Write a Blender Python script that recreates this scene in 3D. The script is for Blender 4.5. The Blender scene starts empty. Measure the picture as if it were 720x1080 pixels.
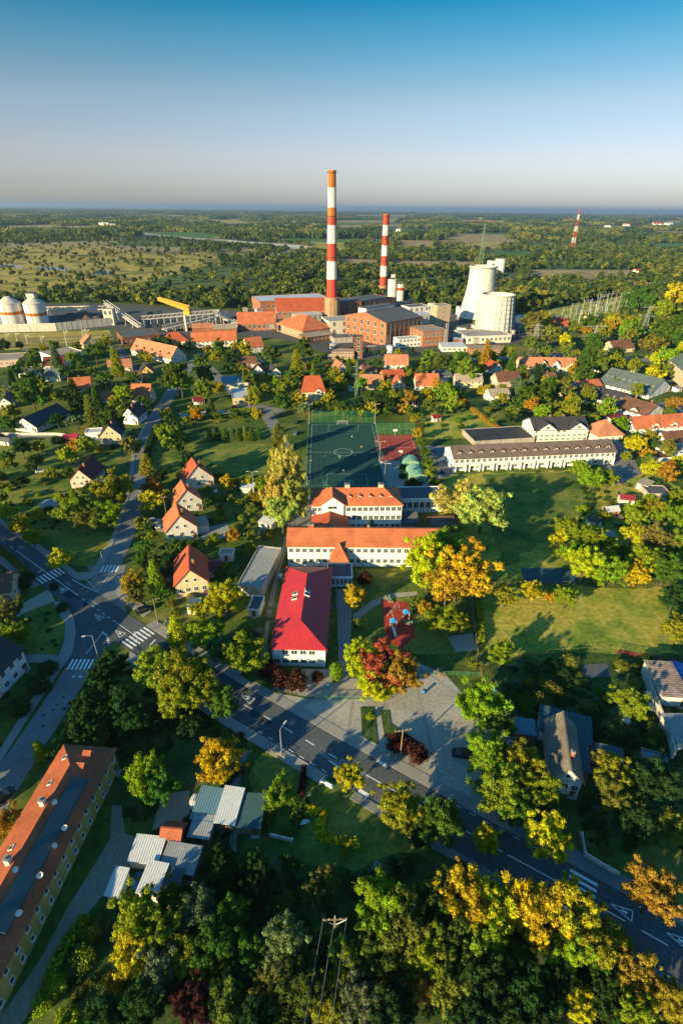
import bpy, bmesh, math, random
import numpy as np
from mathutils import Vector, Matrix, noise
from mathutils.geometry import tessellate_polygon

random.seed(7)
R = math.radians
sc = bpy.context.scene

# ---------------------------------------------------------------- camera
FPX, CH, VH, ROLL = 560.0, 92.8, 219.0, R(0.6)
TH = math.atan((540 - VH) / FPX)
cam_d = bpy.data.cameras.new('camera')
cam = bpy.data.objects.new('camera', cam_d)
sc.collection.objects.link(cam)
cam_d.sensor_fit = 'HORIZONTAL'
cam_d.sensor_width = 36.0
cam_d.lens = 36.0 * FPX / 720.0
cam_d.clip_start = 0.5
cam_d.clip_end = 90000.0
_R0, _U0, _F0 = Vector((1, 0, 0)), Vector((0, math.sin(TH), math.cos(TH))), Vector((0, math.cos(TH), -math.sin(TH)))
_cr, _sr = math.cos(ROLL), math.sin(ROLL)
_X = _cr * _R0 + _sr * _U0
_Y = -_sr * _R0 + _cr * _U0
M = Matrix((_X, _Y, -_F0)).transposed().to_4x4()
M.translation = (0, 0, CH)
cam.matrix_world = M
sc.camera = cam

# ---------------------------------------------------------------- sky, sun, exposure
SUN_EL, SUN_DIR = R(15.5), R(45.0)        # shadows run towards SUN_DIR measured from +X
world = bpy.data.worlds.new('World')
sc.world = world
world.use_nodes = True
wn = world.node_tree
wn.nodes.clear()
wo = wn.nodes.new('ShaderNodeOutputWorld')
bg = wn.nodes.new('ShaderNodeBackground')
sky = wn.nodes.new('ShaderNodeTexSky')
sky.sky_type = 'NISHITA'
sky.sun_disc = False
sky.sun_elevation = SUN_EL
sx, sy = -math.cos(SUN_DIR), -math.sin(SUN_DIR)      # towards the sun
sky.sun_rotation = math.atan2(sx, sy)
sky.altitude = 100
sky.air_density = 1.0
sky.dust_density = 0.6
sky.ozone_density = 3.0
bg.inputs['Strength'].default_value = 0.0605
# sky tint by height: mauve above the horizon, teal at the frame top
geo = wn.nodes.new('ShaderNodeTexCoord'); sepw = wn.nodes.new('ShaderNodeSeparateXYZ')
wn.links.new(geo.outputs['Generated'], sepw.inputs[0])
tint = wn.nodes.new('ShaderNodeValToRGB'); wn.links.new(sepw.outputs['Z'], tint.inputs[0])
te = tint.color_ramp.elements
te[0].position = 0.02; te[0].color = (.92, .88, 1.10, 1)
te[1].position = 0.42; te[1].color = (.50, 1.45, 1.75, 1)  # unseen sky overhead boosted in teal to lift the shadows
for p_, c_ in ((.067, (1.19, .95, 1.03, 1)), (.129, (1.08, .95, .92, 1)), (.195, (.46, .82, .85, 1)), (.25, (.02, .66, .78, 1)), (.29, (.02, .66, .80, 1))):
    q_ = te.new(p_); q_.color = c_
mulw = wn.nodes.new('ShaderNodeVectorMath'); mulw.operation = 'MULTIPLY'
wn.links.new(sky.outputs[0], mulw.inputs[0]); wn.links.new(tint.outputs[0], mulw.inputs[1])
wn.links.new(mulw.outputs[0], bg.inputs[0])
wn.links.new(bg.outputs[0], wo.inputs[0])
sun_d = bpy.data.lights.new('sun', 'SUN')
sun_d.energy = 5.0
sun_d.angle = R(0.6)
sun_d.color = (1.0, 0.80, 0.42)
sun = bpy.data.objects.new('sun', sun_d)
sc.collection.objects.link(sun)
sun.rotation_euler = Vector((sx * math.cos(SUN_EL), sy * math.cos(SUN_EL), math.sin(SUN_EL))).to_track_quat('Z', 'Y').to_euler()
sun.location = (-300, -300, 300)
sc.view_settings.view_transform = 'Standard'
sc.view_settings.look = 'None'
sc.view_settings.exposure = 1.2
sc.view_settings.gamma = 1.0
sc.view_settings.use_curve_mapping = False
sc.cycles.max_bounces = 5
sc.cycles.diffuse_bounces = 2
sc.cycles.glossy_bounces = 2
sc.cycles.transmission_bounces = 2
sc.cycles.volume_bounces = 0
sc.cycles.transparent_max_bounces = 4
sc.cycles.use_denoising = True

# ---------------------------------------------------------------- pixel -> world
def ray(px, py):
    x, y = (px - 360) / FPX, (py - 540) / FPX
    x, y = x * _cr + y * _sr, -x * _sr + y * _cr
    return (x, math.cos(TH) - y * math.sin(TH), -math.sin(TH) - y * math.cos(TH))
def G(px, py, h=0.0):
    d = ray(px, py)
    t = (CH - h) / -d[2]
    return Vector((d[0] * t, d[1] * t))
def hgt(px, py, Y):
    d = ray(px, py)
    return CH + d[2] * Y / d[1]
def mpp(py):
    return 107.0 / max(py - VH, 4)
def PX(x, y, z=0):                      # world -> px
    v = Vector((x, y, z - CH))
    a, b, c = v.dot(_X), v.dot(_Y), v.dot(_F0)
    return 360 + FPX * a / c, 540 - FPX * b / c

# ---------------------------------------------------------------- materials
MATS = {}
def lin(c):
    return tuple(c) + (1.0,)
def mat(name, col, rough=0.85, var=0.18, scale=0.6, fine=8.0, spec=0.3, metal=0.0, obj=True):
    """plain weathered surface: large and fine noise vary the base colour"""
    if name in MATS:
        return MATS[name]
    m = bpy.data.materials.new(name)
    m.use_nodes = True
    nt = m.node_tree
    b = nt.nodes['Principled BSDF']
    b.inputs['Roughness'].default_value = rough
    b.inputs['Specular IOR Level'].default_value = spec
    b.inputs['Metallic'].default_value = metal
    tc = nt.nodes.new('ShaderNodeTexCoord')
    n1 = nt.nodes.new('ShaderNodeTexNoise'); n1.inputs['Scale'].default_value = scale; n1.inputs['Detail'].default_value = 5
    n2 = nt.nodes.new('ShaderNodeTexNoise'); n2.inputs['Scale'].default_value = fine; n2.inputs['Detail'].default_value = 2
    for n in (n1, n2):
        nt.links.new(tc.outputs['Object'], n.inputs['Vector'])
    ad = nt.nodes.new('ShaderNodeMath'); ad.operation = 'ADD'
    nt.links.new(n1.outputs[0], ad.inputs[0]); nt.links.new(n2.outputs[0], ad.inputs[1])
    mr = nt.nodes.new('ShaderNodeMapRange')
    mr.inputs['From Min'].default_value = 0.65; mr.inputs['From Max'].default_value = 1.35
    mr.inputs['To Min'].default_value = 1 - var; mr.inputs['To Max'].default_value = 1 + var
    nt.links.new(ad.outputs[0], mr.inputs['Value'])
    mx = nt.nodes.new('ShaderNodeVectorMath'); mx.operation = 'SCALE'
    mx.inputs[0].default_value = col
    nt.links.new(mr.outputs[0], mx.inputs['Scale'])
    nt.links.new(mx.outputs[0], b.inputs['Base Color'])
    MATS[name] = m
    return m
def streaks(m, amount=.2, sc_=.9):
    """rain streaks and soot running down walls"""
    nt = m.node_tree; b = nt.nodes['Principled BSDF']
    src = b.inputs['Base Color'].links[0].from_socket
    tc = [n for n in nt.nodes if n.type == 'TEX_COORD'][0]
    mp = nt.nodes.new('ShaderNodeMapping'); mp.inputs['Scale'].default_value = (1, 1, .07); nt.links.new(tc.outputs['Object'], mp.inputs[0])
    n = nt.nodes.new('ShaderNodeTexNoise'); n.inputs['Scale'].default_value = sc_; n.inputs['Detail'].default_value = 6; nt.links.new(mp.outputs[0], n.inputs['Vector'])
    mr = nt.nodes.new('ShaderNodeMapRange'); mr.inputs['From Min'].default_value = .35; mr.inputs['From Max'].default_value = .62
    mr.inputs['To Min'].default_value = 1 - amount; mr.inputs['To Max'].default_value = 1.03; nt.links.new(n.outputs[0], mr.inputs['Value'])
    v = nt.nodes.new('ShaderNodeVectorMath'); v.operation = 'SCALE'; nt.links.new(src, v.inputs[0]); nt.links.new(mr.outputs[0], v.inputs['Scale'])
    nt.links.new(v.outputs[0], b.inputs['Base Color'])
    return m
def stripes(m, axis, period, amount, sharp=False):
    """rib or tile-course lines across a material's own colour plus a little bump"""
    nt = m.node_tree
    b = nt.nodes['Principled BSDF']
    src = b.inputs['Base Color'].links[0].from_socket
    tc = [n for n in nt.nodes if n.type == 'TEX_COORD'][0]
    sp = nt.nodes.new('ShaderNodeSeparateXYZ'); nt.links.new(tc.outputs['Object'], sp.inputs[0])
    mu = nt.nodes.new('ShaderNodeMath'); mu.operation = 'MULTIPLY'; mu.inputs[1].default_value = 2 * math.pi / period
    nt.links.new(sp.outputs[axis], mu.inputs[0])
    si = nt.nodes.new('ShaderNodeMath'); si.operation = 'SINE'; nt.links.new(mu.outputs[0], si.inputs[0])
    mr = nt.nodes.new('ShaderNodeMapRange'); mr.inputs['From Min'].default_value = -1
    mr.inputs['To Min'].default_value = 1 - amount; mr.inputs['To Max'].default_value = 1 + amount * .4
    nt.links.new(si.outputs[0], mr.inputs['Value'])
    v = nt.nodes.new('ShaderNodeVectorMath'); v.operation = 'SCALE'
    nt.links.new(src, v.inputs[0]); nt.links.new(mr.outputs[0], v.inputs['Scale'])
    nt.links.new(v.outputs[0], b.inputs['Base Color'])
    bp = nt.nodes.new('ShaderNodeBump'); bp.inputs['Strength'].default_value = 0.35; bp.inputs['Distance'].default_value = 0.05
    nt.links.new(si.outputs[0], bp.inputs['Height']); nt.links.new(bp.outputs[0], b.inputs['Normal'])
    return m
def patchy(name, cols, scale=0.05, fine=1.2, rough=0.95, far=False, bump=0.0):
    """ground: noise blends three or four real surface colours"""
    if name in MATS:
        return MATS[name]
    m = bpy.data.materials.new(name); m.use_nodes = True
    nt = m.node_tree; b = nt.nodes['Principled BSDF']
    b.inputs['Roughness'].default_value = rough; b.inputs['Specular IOR Level'].default_value = 0.1
    tc = nt.nodes.new('ShaderNodeTexCoord')
    n1 = nt.nodes.new('ShaderNodeTexNoise'); n1.inputs['Scale'].default_value = scale; n1.inputs['Detail'].default_value = 8; n1.inputs['Roughness'].default_value = .62
    nt.links.new(tc.outputs['Object'], n1.inputs['Vector'])
    rp = nt.nodes.new('ShaderNodeValToRGB')
    nt.links.new(n1.outputs[0], rp.inputs[0])
    e = rp.color_ramp.elements
    k = len(cols)
    e[0].position = .34; e[0].color = lin(cols[0]); e[1].position = .68; e[1].color = lin(cols[-1])
    for i in range(1, k - 1):
        x = e.new(.34 + .34 * i / (k - 1)); x.color = lin(cols[i])
    n2 = nt.nodes.new('ShaderNodeTexNoise'); n2.inputs['Scale'].default_value = fine; n2.inputs['Detail'].default_value = 6
    nt.links.new(tc.outputs['Object'], n2.inputs['Vector'])
    mr = nt.nodes.new('ShaderNodeMapRange'); mr.inputs['From Min'].default_value = .3; mr.inputs['From Max'].default_value = .7
    mr.inputs['To Min'].default_value = .68; mr.inputs['To Max'].default_value = 1.3
    nt.links.new(n2.outputs[0], mr.inputs['Value'])
    v = nt.nodes.new('ShaderNodeVectorMath'); v.operation = 'SCALE'
    nt.links.new(rp.outputs[0], v.inputs[0]); nt.links.new(mr.outputs[0], v.inputs['Scale'])
    out = v.outputs[0]
    if far:      # farmland beyond the town: plots of different crops
        vo = nt.nodes.new('ShaderNodeTexVoronoi'); vo.inputs['Scale'].default_value = 0.0028
        mp = nt.nodes.new('ShaderNodeMapping'); mp.inputs['Scale'].default_value = (.6, 1.5, 1); mp.inputs['Rotation'].default_value = (0, 0, .3)
        nt.links.new(tc.outputs['Object'], mp.inputs[0]); nt.links.new(mp.outputs[0], vo.inputs['Vector'])
        r2 = nt.nodes.new('ShaderNodeValToRGB'); r2.color_ramp.interpolation = 'CONSTANT'
        sp = nt.nodes.new('ShaderNodeSeparateColor'); nt.links.new(vo.outputs['Color'], sp.inputs[0]); nt.links.new(sp.outputs[0], r2.inputs[0])
        ee = r2.color_ramp.elements; ee[0].color = lin((.09, .13, .04)); ee[1].position = .85; ee[1].color = lin((.30, .24, .13))
        for p, c in ((.2, (.06, .10, .035)), (.4, (.20, .17, .08)), (.55, (.05, .075, .03)), (.7, (.12, .15, .05))):
            x = ee.new(p); x.color = lin(c)
        sy_ = nt.nodes.new('ShaderNodeSeparateXYZ'); nt.links.new(tc.outputs['Object'], sy_.inputs[0])
        g = nt.nodes.new('ShaderNodeMapRange'); g.inputs['From Min'].default_value = 620; g.inputs['From Max'].default_value = 900
        nt.links.new(sy_.outputs['Y'], g.inputs['Value'])
        mx = nt.nodes.new('ShaderNodeMix'); mx.data_type = 'RGBA'
        nt.links.new(g.outputs[0], mx.inputs['Factor']); nt.links.new(out, mx.inputs['A']); nt.links.new(r2.outputs[0], mx.inputs['B'])
        out = mx.outputs['Result']
    nt.links.new(out, b.inputs['Base Color'])
    if bump:
        bp = nt.nodes.new('ShaderNodeBump'); bp.inputs['Strength'].default_value = bump; bp.inputs['Distance'].default_value = .3
        nt.links.new(n2.outputs[0], bp.inputs['Height']); nt.links.new(bp.outputs[0], b.inputs['Normal'])
    MATS[name] = m
    return m
def leafmat(name, by_object=True, ramp=None):
    """leaves: the tree's own colour times a per-leaf tint, partly translucent"""
    if name in MATS:
        return MATS[name]
    m = bpy.data.materials.new(name); m.use_nodes = True
    nt = m.node_tree; nt.nodes.clear()
    out = nt.nodes.new('ShaderNodeOutputMaterial')
    oi = nt.nodes.new('ShaderNodeObjectInfo')
    if by_object:
        col = oi.outputs['Color']
    else:
        rp = nt.nodes.new('ShaderNodeValToRGB'); nt.links.new(oi.outputs['Random'], rp.inputs[0])
        e = rp.color_ramp.elements; e[0].color = lin(ramp[0][1]); e[0].position = ramp[0][0]; e[1].position = ramp[-1][0]; e[1].color = lin(ramp[-1][1])
        for p, c in ramp[1:-1]:
            x = e.new(p); x.color = lin(c)
        col = rp.outputs[0]
    at = nt.nodes.new('ShaderNodeAttribute'); at.attribute_name = 'tint'
    hs = nt.nodes.new('ShaderNodeHueSaturation')
    nt.links.new(col, hs.inputs['Color'])
    h = nt.nodes.new('ShaderNodeMapRange'); h.inputs['To Min'].default_value = .478; h.inputs['To Max'].default_value = .522
    v = nt.nodes.new('ShaderNodeMapRange'); v.inputs['To Min'].default_value = .55; v.inputs['To Max'].default_value = 1.45
    nt.links.new(at.outputs['Fac'], h.inputs['Value']); nt.links.new(at.outputs['Fac'], v.inputs['Value'])
    nt.links.new(h.outputs[0], hs.inputs['Hue']); nt.links.new(v.outputs[0], hs.inputs['Value'])
    d = nt.nodes.new('ShaderNodeBsdfDiffuse'); t = nt.nodes.new('ShaderNodeBsdfTranslucent')
    nt.links.new(hs.outputs[0], d.inputs[0]); nt.links.new(hs.outputs[0], t.inputs[0])
    mx = nt.nodes.new('ShaderNodeMixShader'); mx.inputs[0].default_value = .35
    nt.links.new(d.outputs[0], mx.inputs[1]); nt.links.new(t.outputs[0], mx.inputs[2])
    nt.links.new(mx.outputs[0], out.inputs[0])
    MATS[name] = m
    return m

# ---------------------------------------------------------------- mesh helpers
def link(o, parent=None):
    sc.collection.objects.link(o)
    if parent is not None:
        o.parent = parent
    return o
def tag(o, label=None, cat=None, group=None, kind=None):
    if label: o['label'] = label
    if cat: o['category'] = cat
    if group: o['group'] = group
    if kind: o['kind'] = kind
    return o
def empty(name, loc, rz=0.0, label=None, cat=None, group=None):
    o = bpy.data.objects.new(name, None)
    o.empty_display_size = .5
    sc.collection.objects.link(o)
    o.location = loc; o.rotation_euler = (0, 0, rz)
    return tag(o, label, cat, group)
class MB:
    """collects simple solids; build() makes ONE mesh object of them"""
    def __init__(s): s.v = []; s.f = []; s.m = []; s.mats = []
    def mi(s, m):
        if m not in s.mats: s.mats.append(m)
        return s.mats.index(m)
    def add(s, vs, fs, m):
        k = len(s.v); s.v += [tuple(p) for p in vs]; i = s.mi(m)
        for f in fs:
            s.f.append(tuple(k + q for q in f)); s.m.append(i)
    def box(s, c, size, m, rz=0.0, top=1.0):
        a, b, h = size[0] / 2, size[1] / 2, size[2]
        ca, sa = math.cos(rz), math.sin(rz)
        vs = []
        for z, k in ((0, 1), (h, top)):
            for x, y in ((-a, -b), (a, -b), (a, b), (-a, b)):
                x *= k; y *= k
                vs.append((c[0] + x * ca - y * sa, c[1] + x * sa + y * ca, c[2] + z))
        s.add(vs, [(3, 2, 1, 0), (4, 5, 6, 7), (0, 1, 5, 4), (1, 2, 6, 5), (2, 3, 7, 6), (3, 0, 4, 7)], m)
    def prism(s, sec, p0, p1, ax, m):
        """section [(u,z)] extruded from p0 to p1 along axis ax ('x' or 'y')"""
        n = len(sec)
        f = (lambda t, u, z: (t, u, z)) if ax == 'x' else (lambda t, u, z: (u, t, z))
        vs = [f(p0, u, z) for u, z in sec] + [f(p1, u, z) for u, z in sec]
        fs = [tuple(range(n)), tuple(range(2 * n - 1, n - 1, -1))] + [(i, (i + 1) % n, n + (i + 1) % n, n + i) for i in range(n)]
        s.add(vs, fs, m)
    def tube(s, a, b, r0, r1, m, n=8, cap=True):
        a, b = Vector(a), Vector(b); d = (b - a).normalized()
        u = d.orthogonal().normalized(); w = d.cross(u)
        vs = []
        for p, r in ((a, r0), (b, r1)):
            for i in range(n):
                t = 2 * math.pi * i / n
                vs.append(p + u * (r * math.cos(t)) + w * (r * math.sin(t)))
        fs = [(i, (i + 1) % n, n + (i + 1) % n, n + i) for i in range(n)]
        if cap: fs += [tuple(range(n - 1, -1, -1)), tuple(range(n, 2 * n))]
        s.add(vs, fs, m)
    def lathe(s, prof, m, n=24, c=(0, 0)):
        """prof [(r,z)] or [(r,z,mat)] rings"""
        vs = []
        for p in prof:
            for i in range(n):
                t = 2 * math.pi * i / n
                vs.append((c[0] + p[0] * math.cos(t), c[1] + p[0] * math.sin(t), p[1]))
        for j in range(len(prof) - 1):
            s.add(vs[j * n:(j + 2) * n], [(i, (i + 1) % n, n + (i + 1) % n, n + i) for i in range(n)], prof[j][2] if len(prof[j]) > 2 else m)
    def build(s, name, parent=None, smooth=False):
        me = bpy.data.meshes.new(name)
        me.from_pydata(s.v, [], s.f)
        for m in s.mats: me.materials.append(m)
        me.polygons.foreach_set('material_index', s.m)
        if smooth: me.polygons.foreach_set('use_smooth', [True] * len(s.f))
        bm = bmesh.new(); bm.from_mesh(me); bmesh.ops.recalc_face_normals(bm, faces=bm.faces); bm.to_mesh(me); bm.free()
        me.update()
        return link(bpy.data.objects.new(name, me), parent)
def inpoly(p, poly):
    x, y = p[0], p[1]; c = False; j = len(poly) - 1
    for i in range(len(poly)):
        a, b = poly[i], poly[j]
        if (a[1] > y) != (b[1] > y) and x < (b[0] - a[0]) * (y - a[1]) / (b[1] - a[1]) + a[0]:
            c = not c
        j = i
    return c
def poly_obj(name, pts, z, m, thick=0.0):
    """flat ground sheet (or raised kerbed slab when thick) from world points"""
    vs = [Vector((p[0], p[1], z)) for p in pts]
    n = len(vs)
    tris = tessellate_polygon([vs])
    o = MB()
    V = [tuple(v) for v in vs]; F = [tuple(t) for t in tris]
    if thick:
        V += [(v[0], v[1], z - thick) for v in vs]
        F += [(i, (i + 1) % n, n + (i + 1) % n, n + i) for i in range(n)]
    o.add(V, F, m)
    me = bpy.data.meshes.new(name); me.from_pydata(o.v, [], o.f); me.materials.append(m)
    if not thick:
        for p in me.polygons:
            pass
        me.update()
        if me.polygons and me.polygons[0].normal.z < 0: me.flip_normals()
    else:
        bm = bmesh.new(); bm.from_mesh(me); bmesh.ops.recalc_face_normals(bm, faces=bm.faces); bm.to_mesh(me); bm.free()
        if me.polygons[0].normal.z < 0: me.flip_normals()
    me.update()
    ob = link(bpy.data.objects.new(name, me))
    ob['kind'] = 'structure'
    return ob
def rag(pts, amp=1.0, step=2.5):
    """ragged outline for grass and soil"""
    out = []; n = len(pts)
    for i in range(n):
        a, b = pts[i], pts[(i + 1) % n]; k = max(1, int((b - a).length / step))
        for j in range(k):
            p = a.lerp(b, j / k); q = Vector((p.x, p.y, 0))
            out.append(p + Vector((noise.noise(q * .18), noise.noise(q * .18 + Vector((9, 4, 2))))) * amp * 1.6 + Vector((noise.noise(q * .9 + Vector((5, 1, 2))), noise.noise(q * .9))) * amp * .6)
    return out
def P(pts): return [G(*p) for p in pts]
ZONES = []                          # polygons no tree may stand in
def lay(name, px, z, m, thick=0.0, keep=True):
    w = P(px)
    if keep: ZONES.append(w)
    return poly_obj(name, w, z, m, thick)
def smooth_path(pts, step=6.0):
    out = []
    n = len(pts)
    for i in range(n - 1):
        p0, p1, p2, p3 = pts[max(i - 1, 0)], pts[i], pts[i + 1], pts[min(i + 2, n - 1)]
        k = max(1, int((p2 - p1).length / step))
        for j in range(k):
            t = j / k
            out.append(0.5 * ((2 * p1) + (p2 - p0) * t + (2 * p0 - 5 * p1 + 4 * p2 - p3) * t * t + (3 * p1 - p0 - 3 * p2 + p3) * t ** 3))
    out.append(pts[-1])
    return out
def offset(path, d):
    out = []
    for i, p in enumerate(path):
        a = path[max(i - 1, 0)]; b = path[min(i + 1, len(path) - 1)]
        t = (b - a).normalized(); k = d[i] if isinstance(d, (list, tuple)) else d
        out.append(p + Vector((-t.y, t.x)) * k)
    return out
def ribbon(name, path, d0, d1, z, m, thick=0.0, keep=True):
    """strip between two offsets of a path, built quad by quad"""
    a, b = offset(path, d0), offset(path, d1)
    n = len(path)
    V = [(p.x, p.y, z) for p in a] + [(p.x, p.y, z) for p in b]
    F = [(i, i + 1, n + i + 1, n + i) for i in range(n - 1)]
    if thick:
        V += [(p.x, p.y, z - thick) for p in a] + [(p.x, p.y, z - thick) for p in b]
        F += [(i + 1, i, 2 * n + i, 2 * n + i + 1) for i in range(n - 1)]
        F += [(n + i, n + i + 1, 3 * n + i + 1, 3 * n + i) for i in range(n - 1)]
    me = bpy.data.meshes.new(name); me.from_pydata(V, [], F); me.materials.append(m); me.update()
    if me.polygons[0].normal.z < 0: me.flip_normals()
    if keep: 
        for i in range(0, n - 1, 2):
            j = min(i + 2, n - 1)
            ZONES.append([a[i], a[j], b[j], b[i]])
    o = link(bpy.data.objects.new(name, me)); o['kind'] = 'structure'
    return o
HAZE = 6.5e-5
# ---------------------------------------------------------------- palette
asphalt = mat('asphalt', (.078, .088, .094), .9, .34, .10, 1.6)
asphalt_old = mat('asphalt_old', (.18, .185, .18), .92, .32, .15, 2.0)
paving = mat('paving', (.27, .255, .23), .9, .16, .15, 3.0)
forecourt_m = mat('forecourt_paving', (.33, .315, .27), .9, .3, .12, 1.4)
pale_path = mat('pale_path', (.33, .30, .24), .9, .15, .2, 3)
dirt = mat('dirt', (.26, .215, .155), .95, .3, .15, 2)
paint = mat('road_paint', (.74, .74, .72), .7, .08, 1, 6)
turf = mat('artificial_turf', (.012, .060, .045), .9, .12, .05, 2)
redcourt = mat('red_court', (.33, .055, .035), .9, .12, .1, 2)
playrub = mat('play_rubber', (.36, .045, .025), .9, .14, .2, 3)
grass = patchy('grass', [(.035, .070, .018), (.060, .100, .020), (.12, .145, .028), (.21, .18, .05)], .035, .7, far=True, bump=.25)
lawn = patchy('lawn', [(.050, .100, .020), (.10, .15, .028), (.20, .20, .04), (.12, .14, .03)], .09, 1.1, bump=.2)
lawn_dry = patchy('lawn_dry', [(.08, .14, .022), (.19, .24, .034), (.38, .32, .06), (.15, .19, .03)], .07, .9, bump=.25)
meadow = patchy('meadow', [(.09, .12, .025), (.28, .24, .05), (.40, .31, .08), (.14, .17, .03)], .014, .08)
straw = patchy('straw_field', [(.26, .19, .09), (.31, .24, .12), (.24, .2, .1)], .004, .05)
greenfield = patchy('green_field', [(.05, .12, .03), (.07, .15, .04), (.09, .15, .05)], .004, .05)
garden = patchy('garden_soil', [(.022, .045, .014), (.035, .075, .018), (.065, .10, .028), (.11, .10, .05)], .12, 1.4, bump=.4)
yard = mat('works_yard', (.075, .075, .075), .95, .3, .02, .4)
water_m = mat('pond_water', (.05, .09, .12), .06, .05, .05, 1, spec=.6)
brick = mat('brick', (.33, .125, .062), .9, .2, .08, 1.5)
brick_dark = mat('brick_dark', (.20, .085, .05), .9, .2, .1, 1.5)
brick_pale = mat('brick_pale', (.38, .24, .14), .9, .18, .1, 1.5)
plaster = mat('plaster', (.66, .62, .55), .9, .07, .2, 2)
white = mat('white_paint', (.76, .74, .70), .85, .06, .2, 2)
cream = mat('cream_plaster', (.58, .47, .30), .9, .1, .2, 2)
ochre = mat('ochre_plaster', (.55, .36, .11), .9, .12, .15, 2)
pinkish = mat('pink_plaster', (.55, .40, .33), .9, .1, .2, 2)
yellow_p = mat('yellow_plaster', (.62, .42, .10), .9, .1, .2, 2)
mint = mat('mint_plaster', (.40, .52, .40), .9, .1, .2, 2)
concrete = mat('concrete', (.36, .33, .29), .92, .15, .08, 1)
concrete_pale = mat('concrete_pale', (.58, .54, .47), .9, .12, .05, .8)
def tile(name, col, per=.42, amt=.22, var=.34):
    return stripes(mat(name, col, .75, var, .22, 3.5), 2, per * .5, amt)
t_orange = tile('orange_tiles', (.50, .145, .06), var=.42)
t_red = tile('terracotta_tiles', (.40, .085, .035))
t_brown = tile('brown_tiles', (.16, .075, .045))
t_maroon = tile('maroon_tiles', (.16, .035, .03))
t_dark = tile('charcoal_tiles', (.045, .045, .05))
t_greybrown = tile('grey_brown_tiles', (.15, .115, .095))
t_slate = tile('grey_green_tiles', (.10, .125, .12))
t_salmon = tile('salmon_tiles', (.46, .19, .10))
t_moss = tile('mossy_tiles', (.36, .095, .04), var=.45)
m_red = stripes(mat('red_sheet', (.46, .030, .036), .5, .22, .25, 3, .4), 0, .5, .08)
pylon_green = mat('pylon_green', (.14, .20, .13), .6, .1, .5, 5)
m_maroon = stripes(mat('maroon_sheet', (.22, .02, .028), .55, .15, .2, 4, .4), 0, .5, .15)
m_blue = stripes(mat('blue_grey_sheet', (.10, .20, .25), .5, .2, .3, 3, .4), 0, .45, .25)
m_pale = stripes(mat('pale_sheet', (.52, .54, .55), .5, .14, .3, 3, .4), 0, .4, .18)
m_grey = stripes(mat('grey_sheet', (.24, .26, .27), .55, .25, .3, 3, .4), 0, .4, .2)
m_rust = stripes(mat('rusty_sheet', (.30, .22, .18), .7, .55, .5, 1.5, .3), 1, .6, .3)
m_teal = mat('teal_felt', (.035, .085, .095), .9, .18, .2, 2)
felt = mat('roof_felt', (.085, .095, .105), .9, .22, .12, 2)
felt_tan = mat('tan_felt', (.30, .25, .19), .9, .22, .12, 2)
slab_grey = mat('grey_slab', (.27, .27, .26), .9, .2, .12, 1.5)
glass = mat('window_glass', (.035, .05, .06), .12, .1, .5, 1, spec=.6)
frame_w = mat('window_frame', (.70, .69, .66), .6, .05, 1, 5)
door_m = mat('door_brown', (.14, .07, .035), .6, .1, 1, 5)
steel = mat('galvanised_steel', (.42, .43, .42), .5, .12, .5, 5, .5, .4)
steel_dark = mat('dark_steel', (.06, .065, .07), .55, .1, .5, 5)
green_steel = mat('green_steel', (.06, .22, .12), .6, .1, .5, 5)
green_net = mat('green_net', (.04, .30, .16), .8, .12, .5, 5)
t_weather = tile('weathered_tiles', (.22, .18, .135), var=.5)
wood = mat('weathered_wood', (.22, .16, .10), .9, .25, .5, 5)
bark = mat('bark', (.10, .075, .05), .95, .3, 1.5, 8)
band_red = mat('chimney_red', (.46, .055, .025), .7, .12, .1, 1)
band_orange = mat('chimney_orange', (.50, .15, .02), .7, .12, .1, 1)
band_white = mat('chimney_white', (.74, .70, .64), .7, .08, .1, 1)
crane_y = mat('crane_yellow', (.62, .30, .02), .6, .12, .3, 2)
coal = mat('coal_heap', (.09, .065, .05), .95, .3, .08, .7)
stain_w = mat('tower_concrete', (.66, .62, .56), .9, .12, .03, .3)
brown_tank = mat('green_canvas', (.20, .36, .26), .6, .12, .2, 2)
for m_, a_ in ((band_red, .3), (band_orange, .35), (band_white, .3), (stain_w, .28), (concrete_pale, .3), (concrete, .3), (plaster, .16), (white, .14), (cream, .2), (ochre, .22), (brick, .25), (brick_dark, .25), (brick_pale, .25), (pinkish, .2)): streaks(m_, a_, .5 if m_ in (band_red, band_white, band_orange, stain_w) else 1.1)
rail_m = mat('rail_steel', (.14, .11, .09), .7, .1, .5, 3)
ballast = mat('ballast', (.17, .145, .115), .95, .25, .1, 1)

# ---------------------------------------------------------------- ground
s = 32000
me = bpy.data.meshes.new('ground')
me.from_pydata([(-s, -2000, 0), (s, -2000, 0), (s, s * 1.6, 0), (-s, s * 1.6, 0)], [], [(0, 1, 2, 3)])
me.materials.append(grass)
g = link(bpy.data.objects.new('ground', me)); g['kind'] = 'structure'

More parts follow.
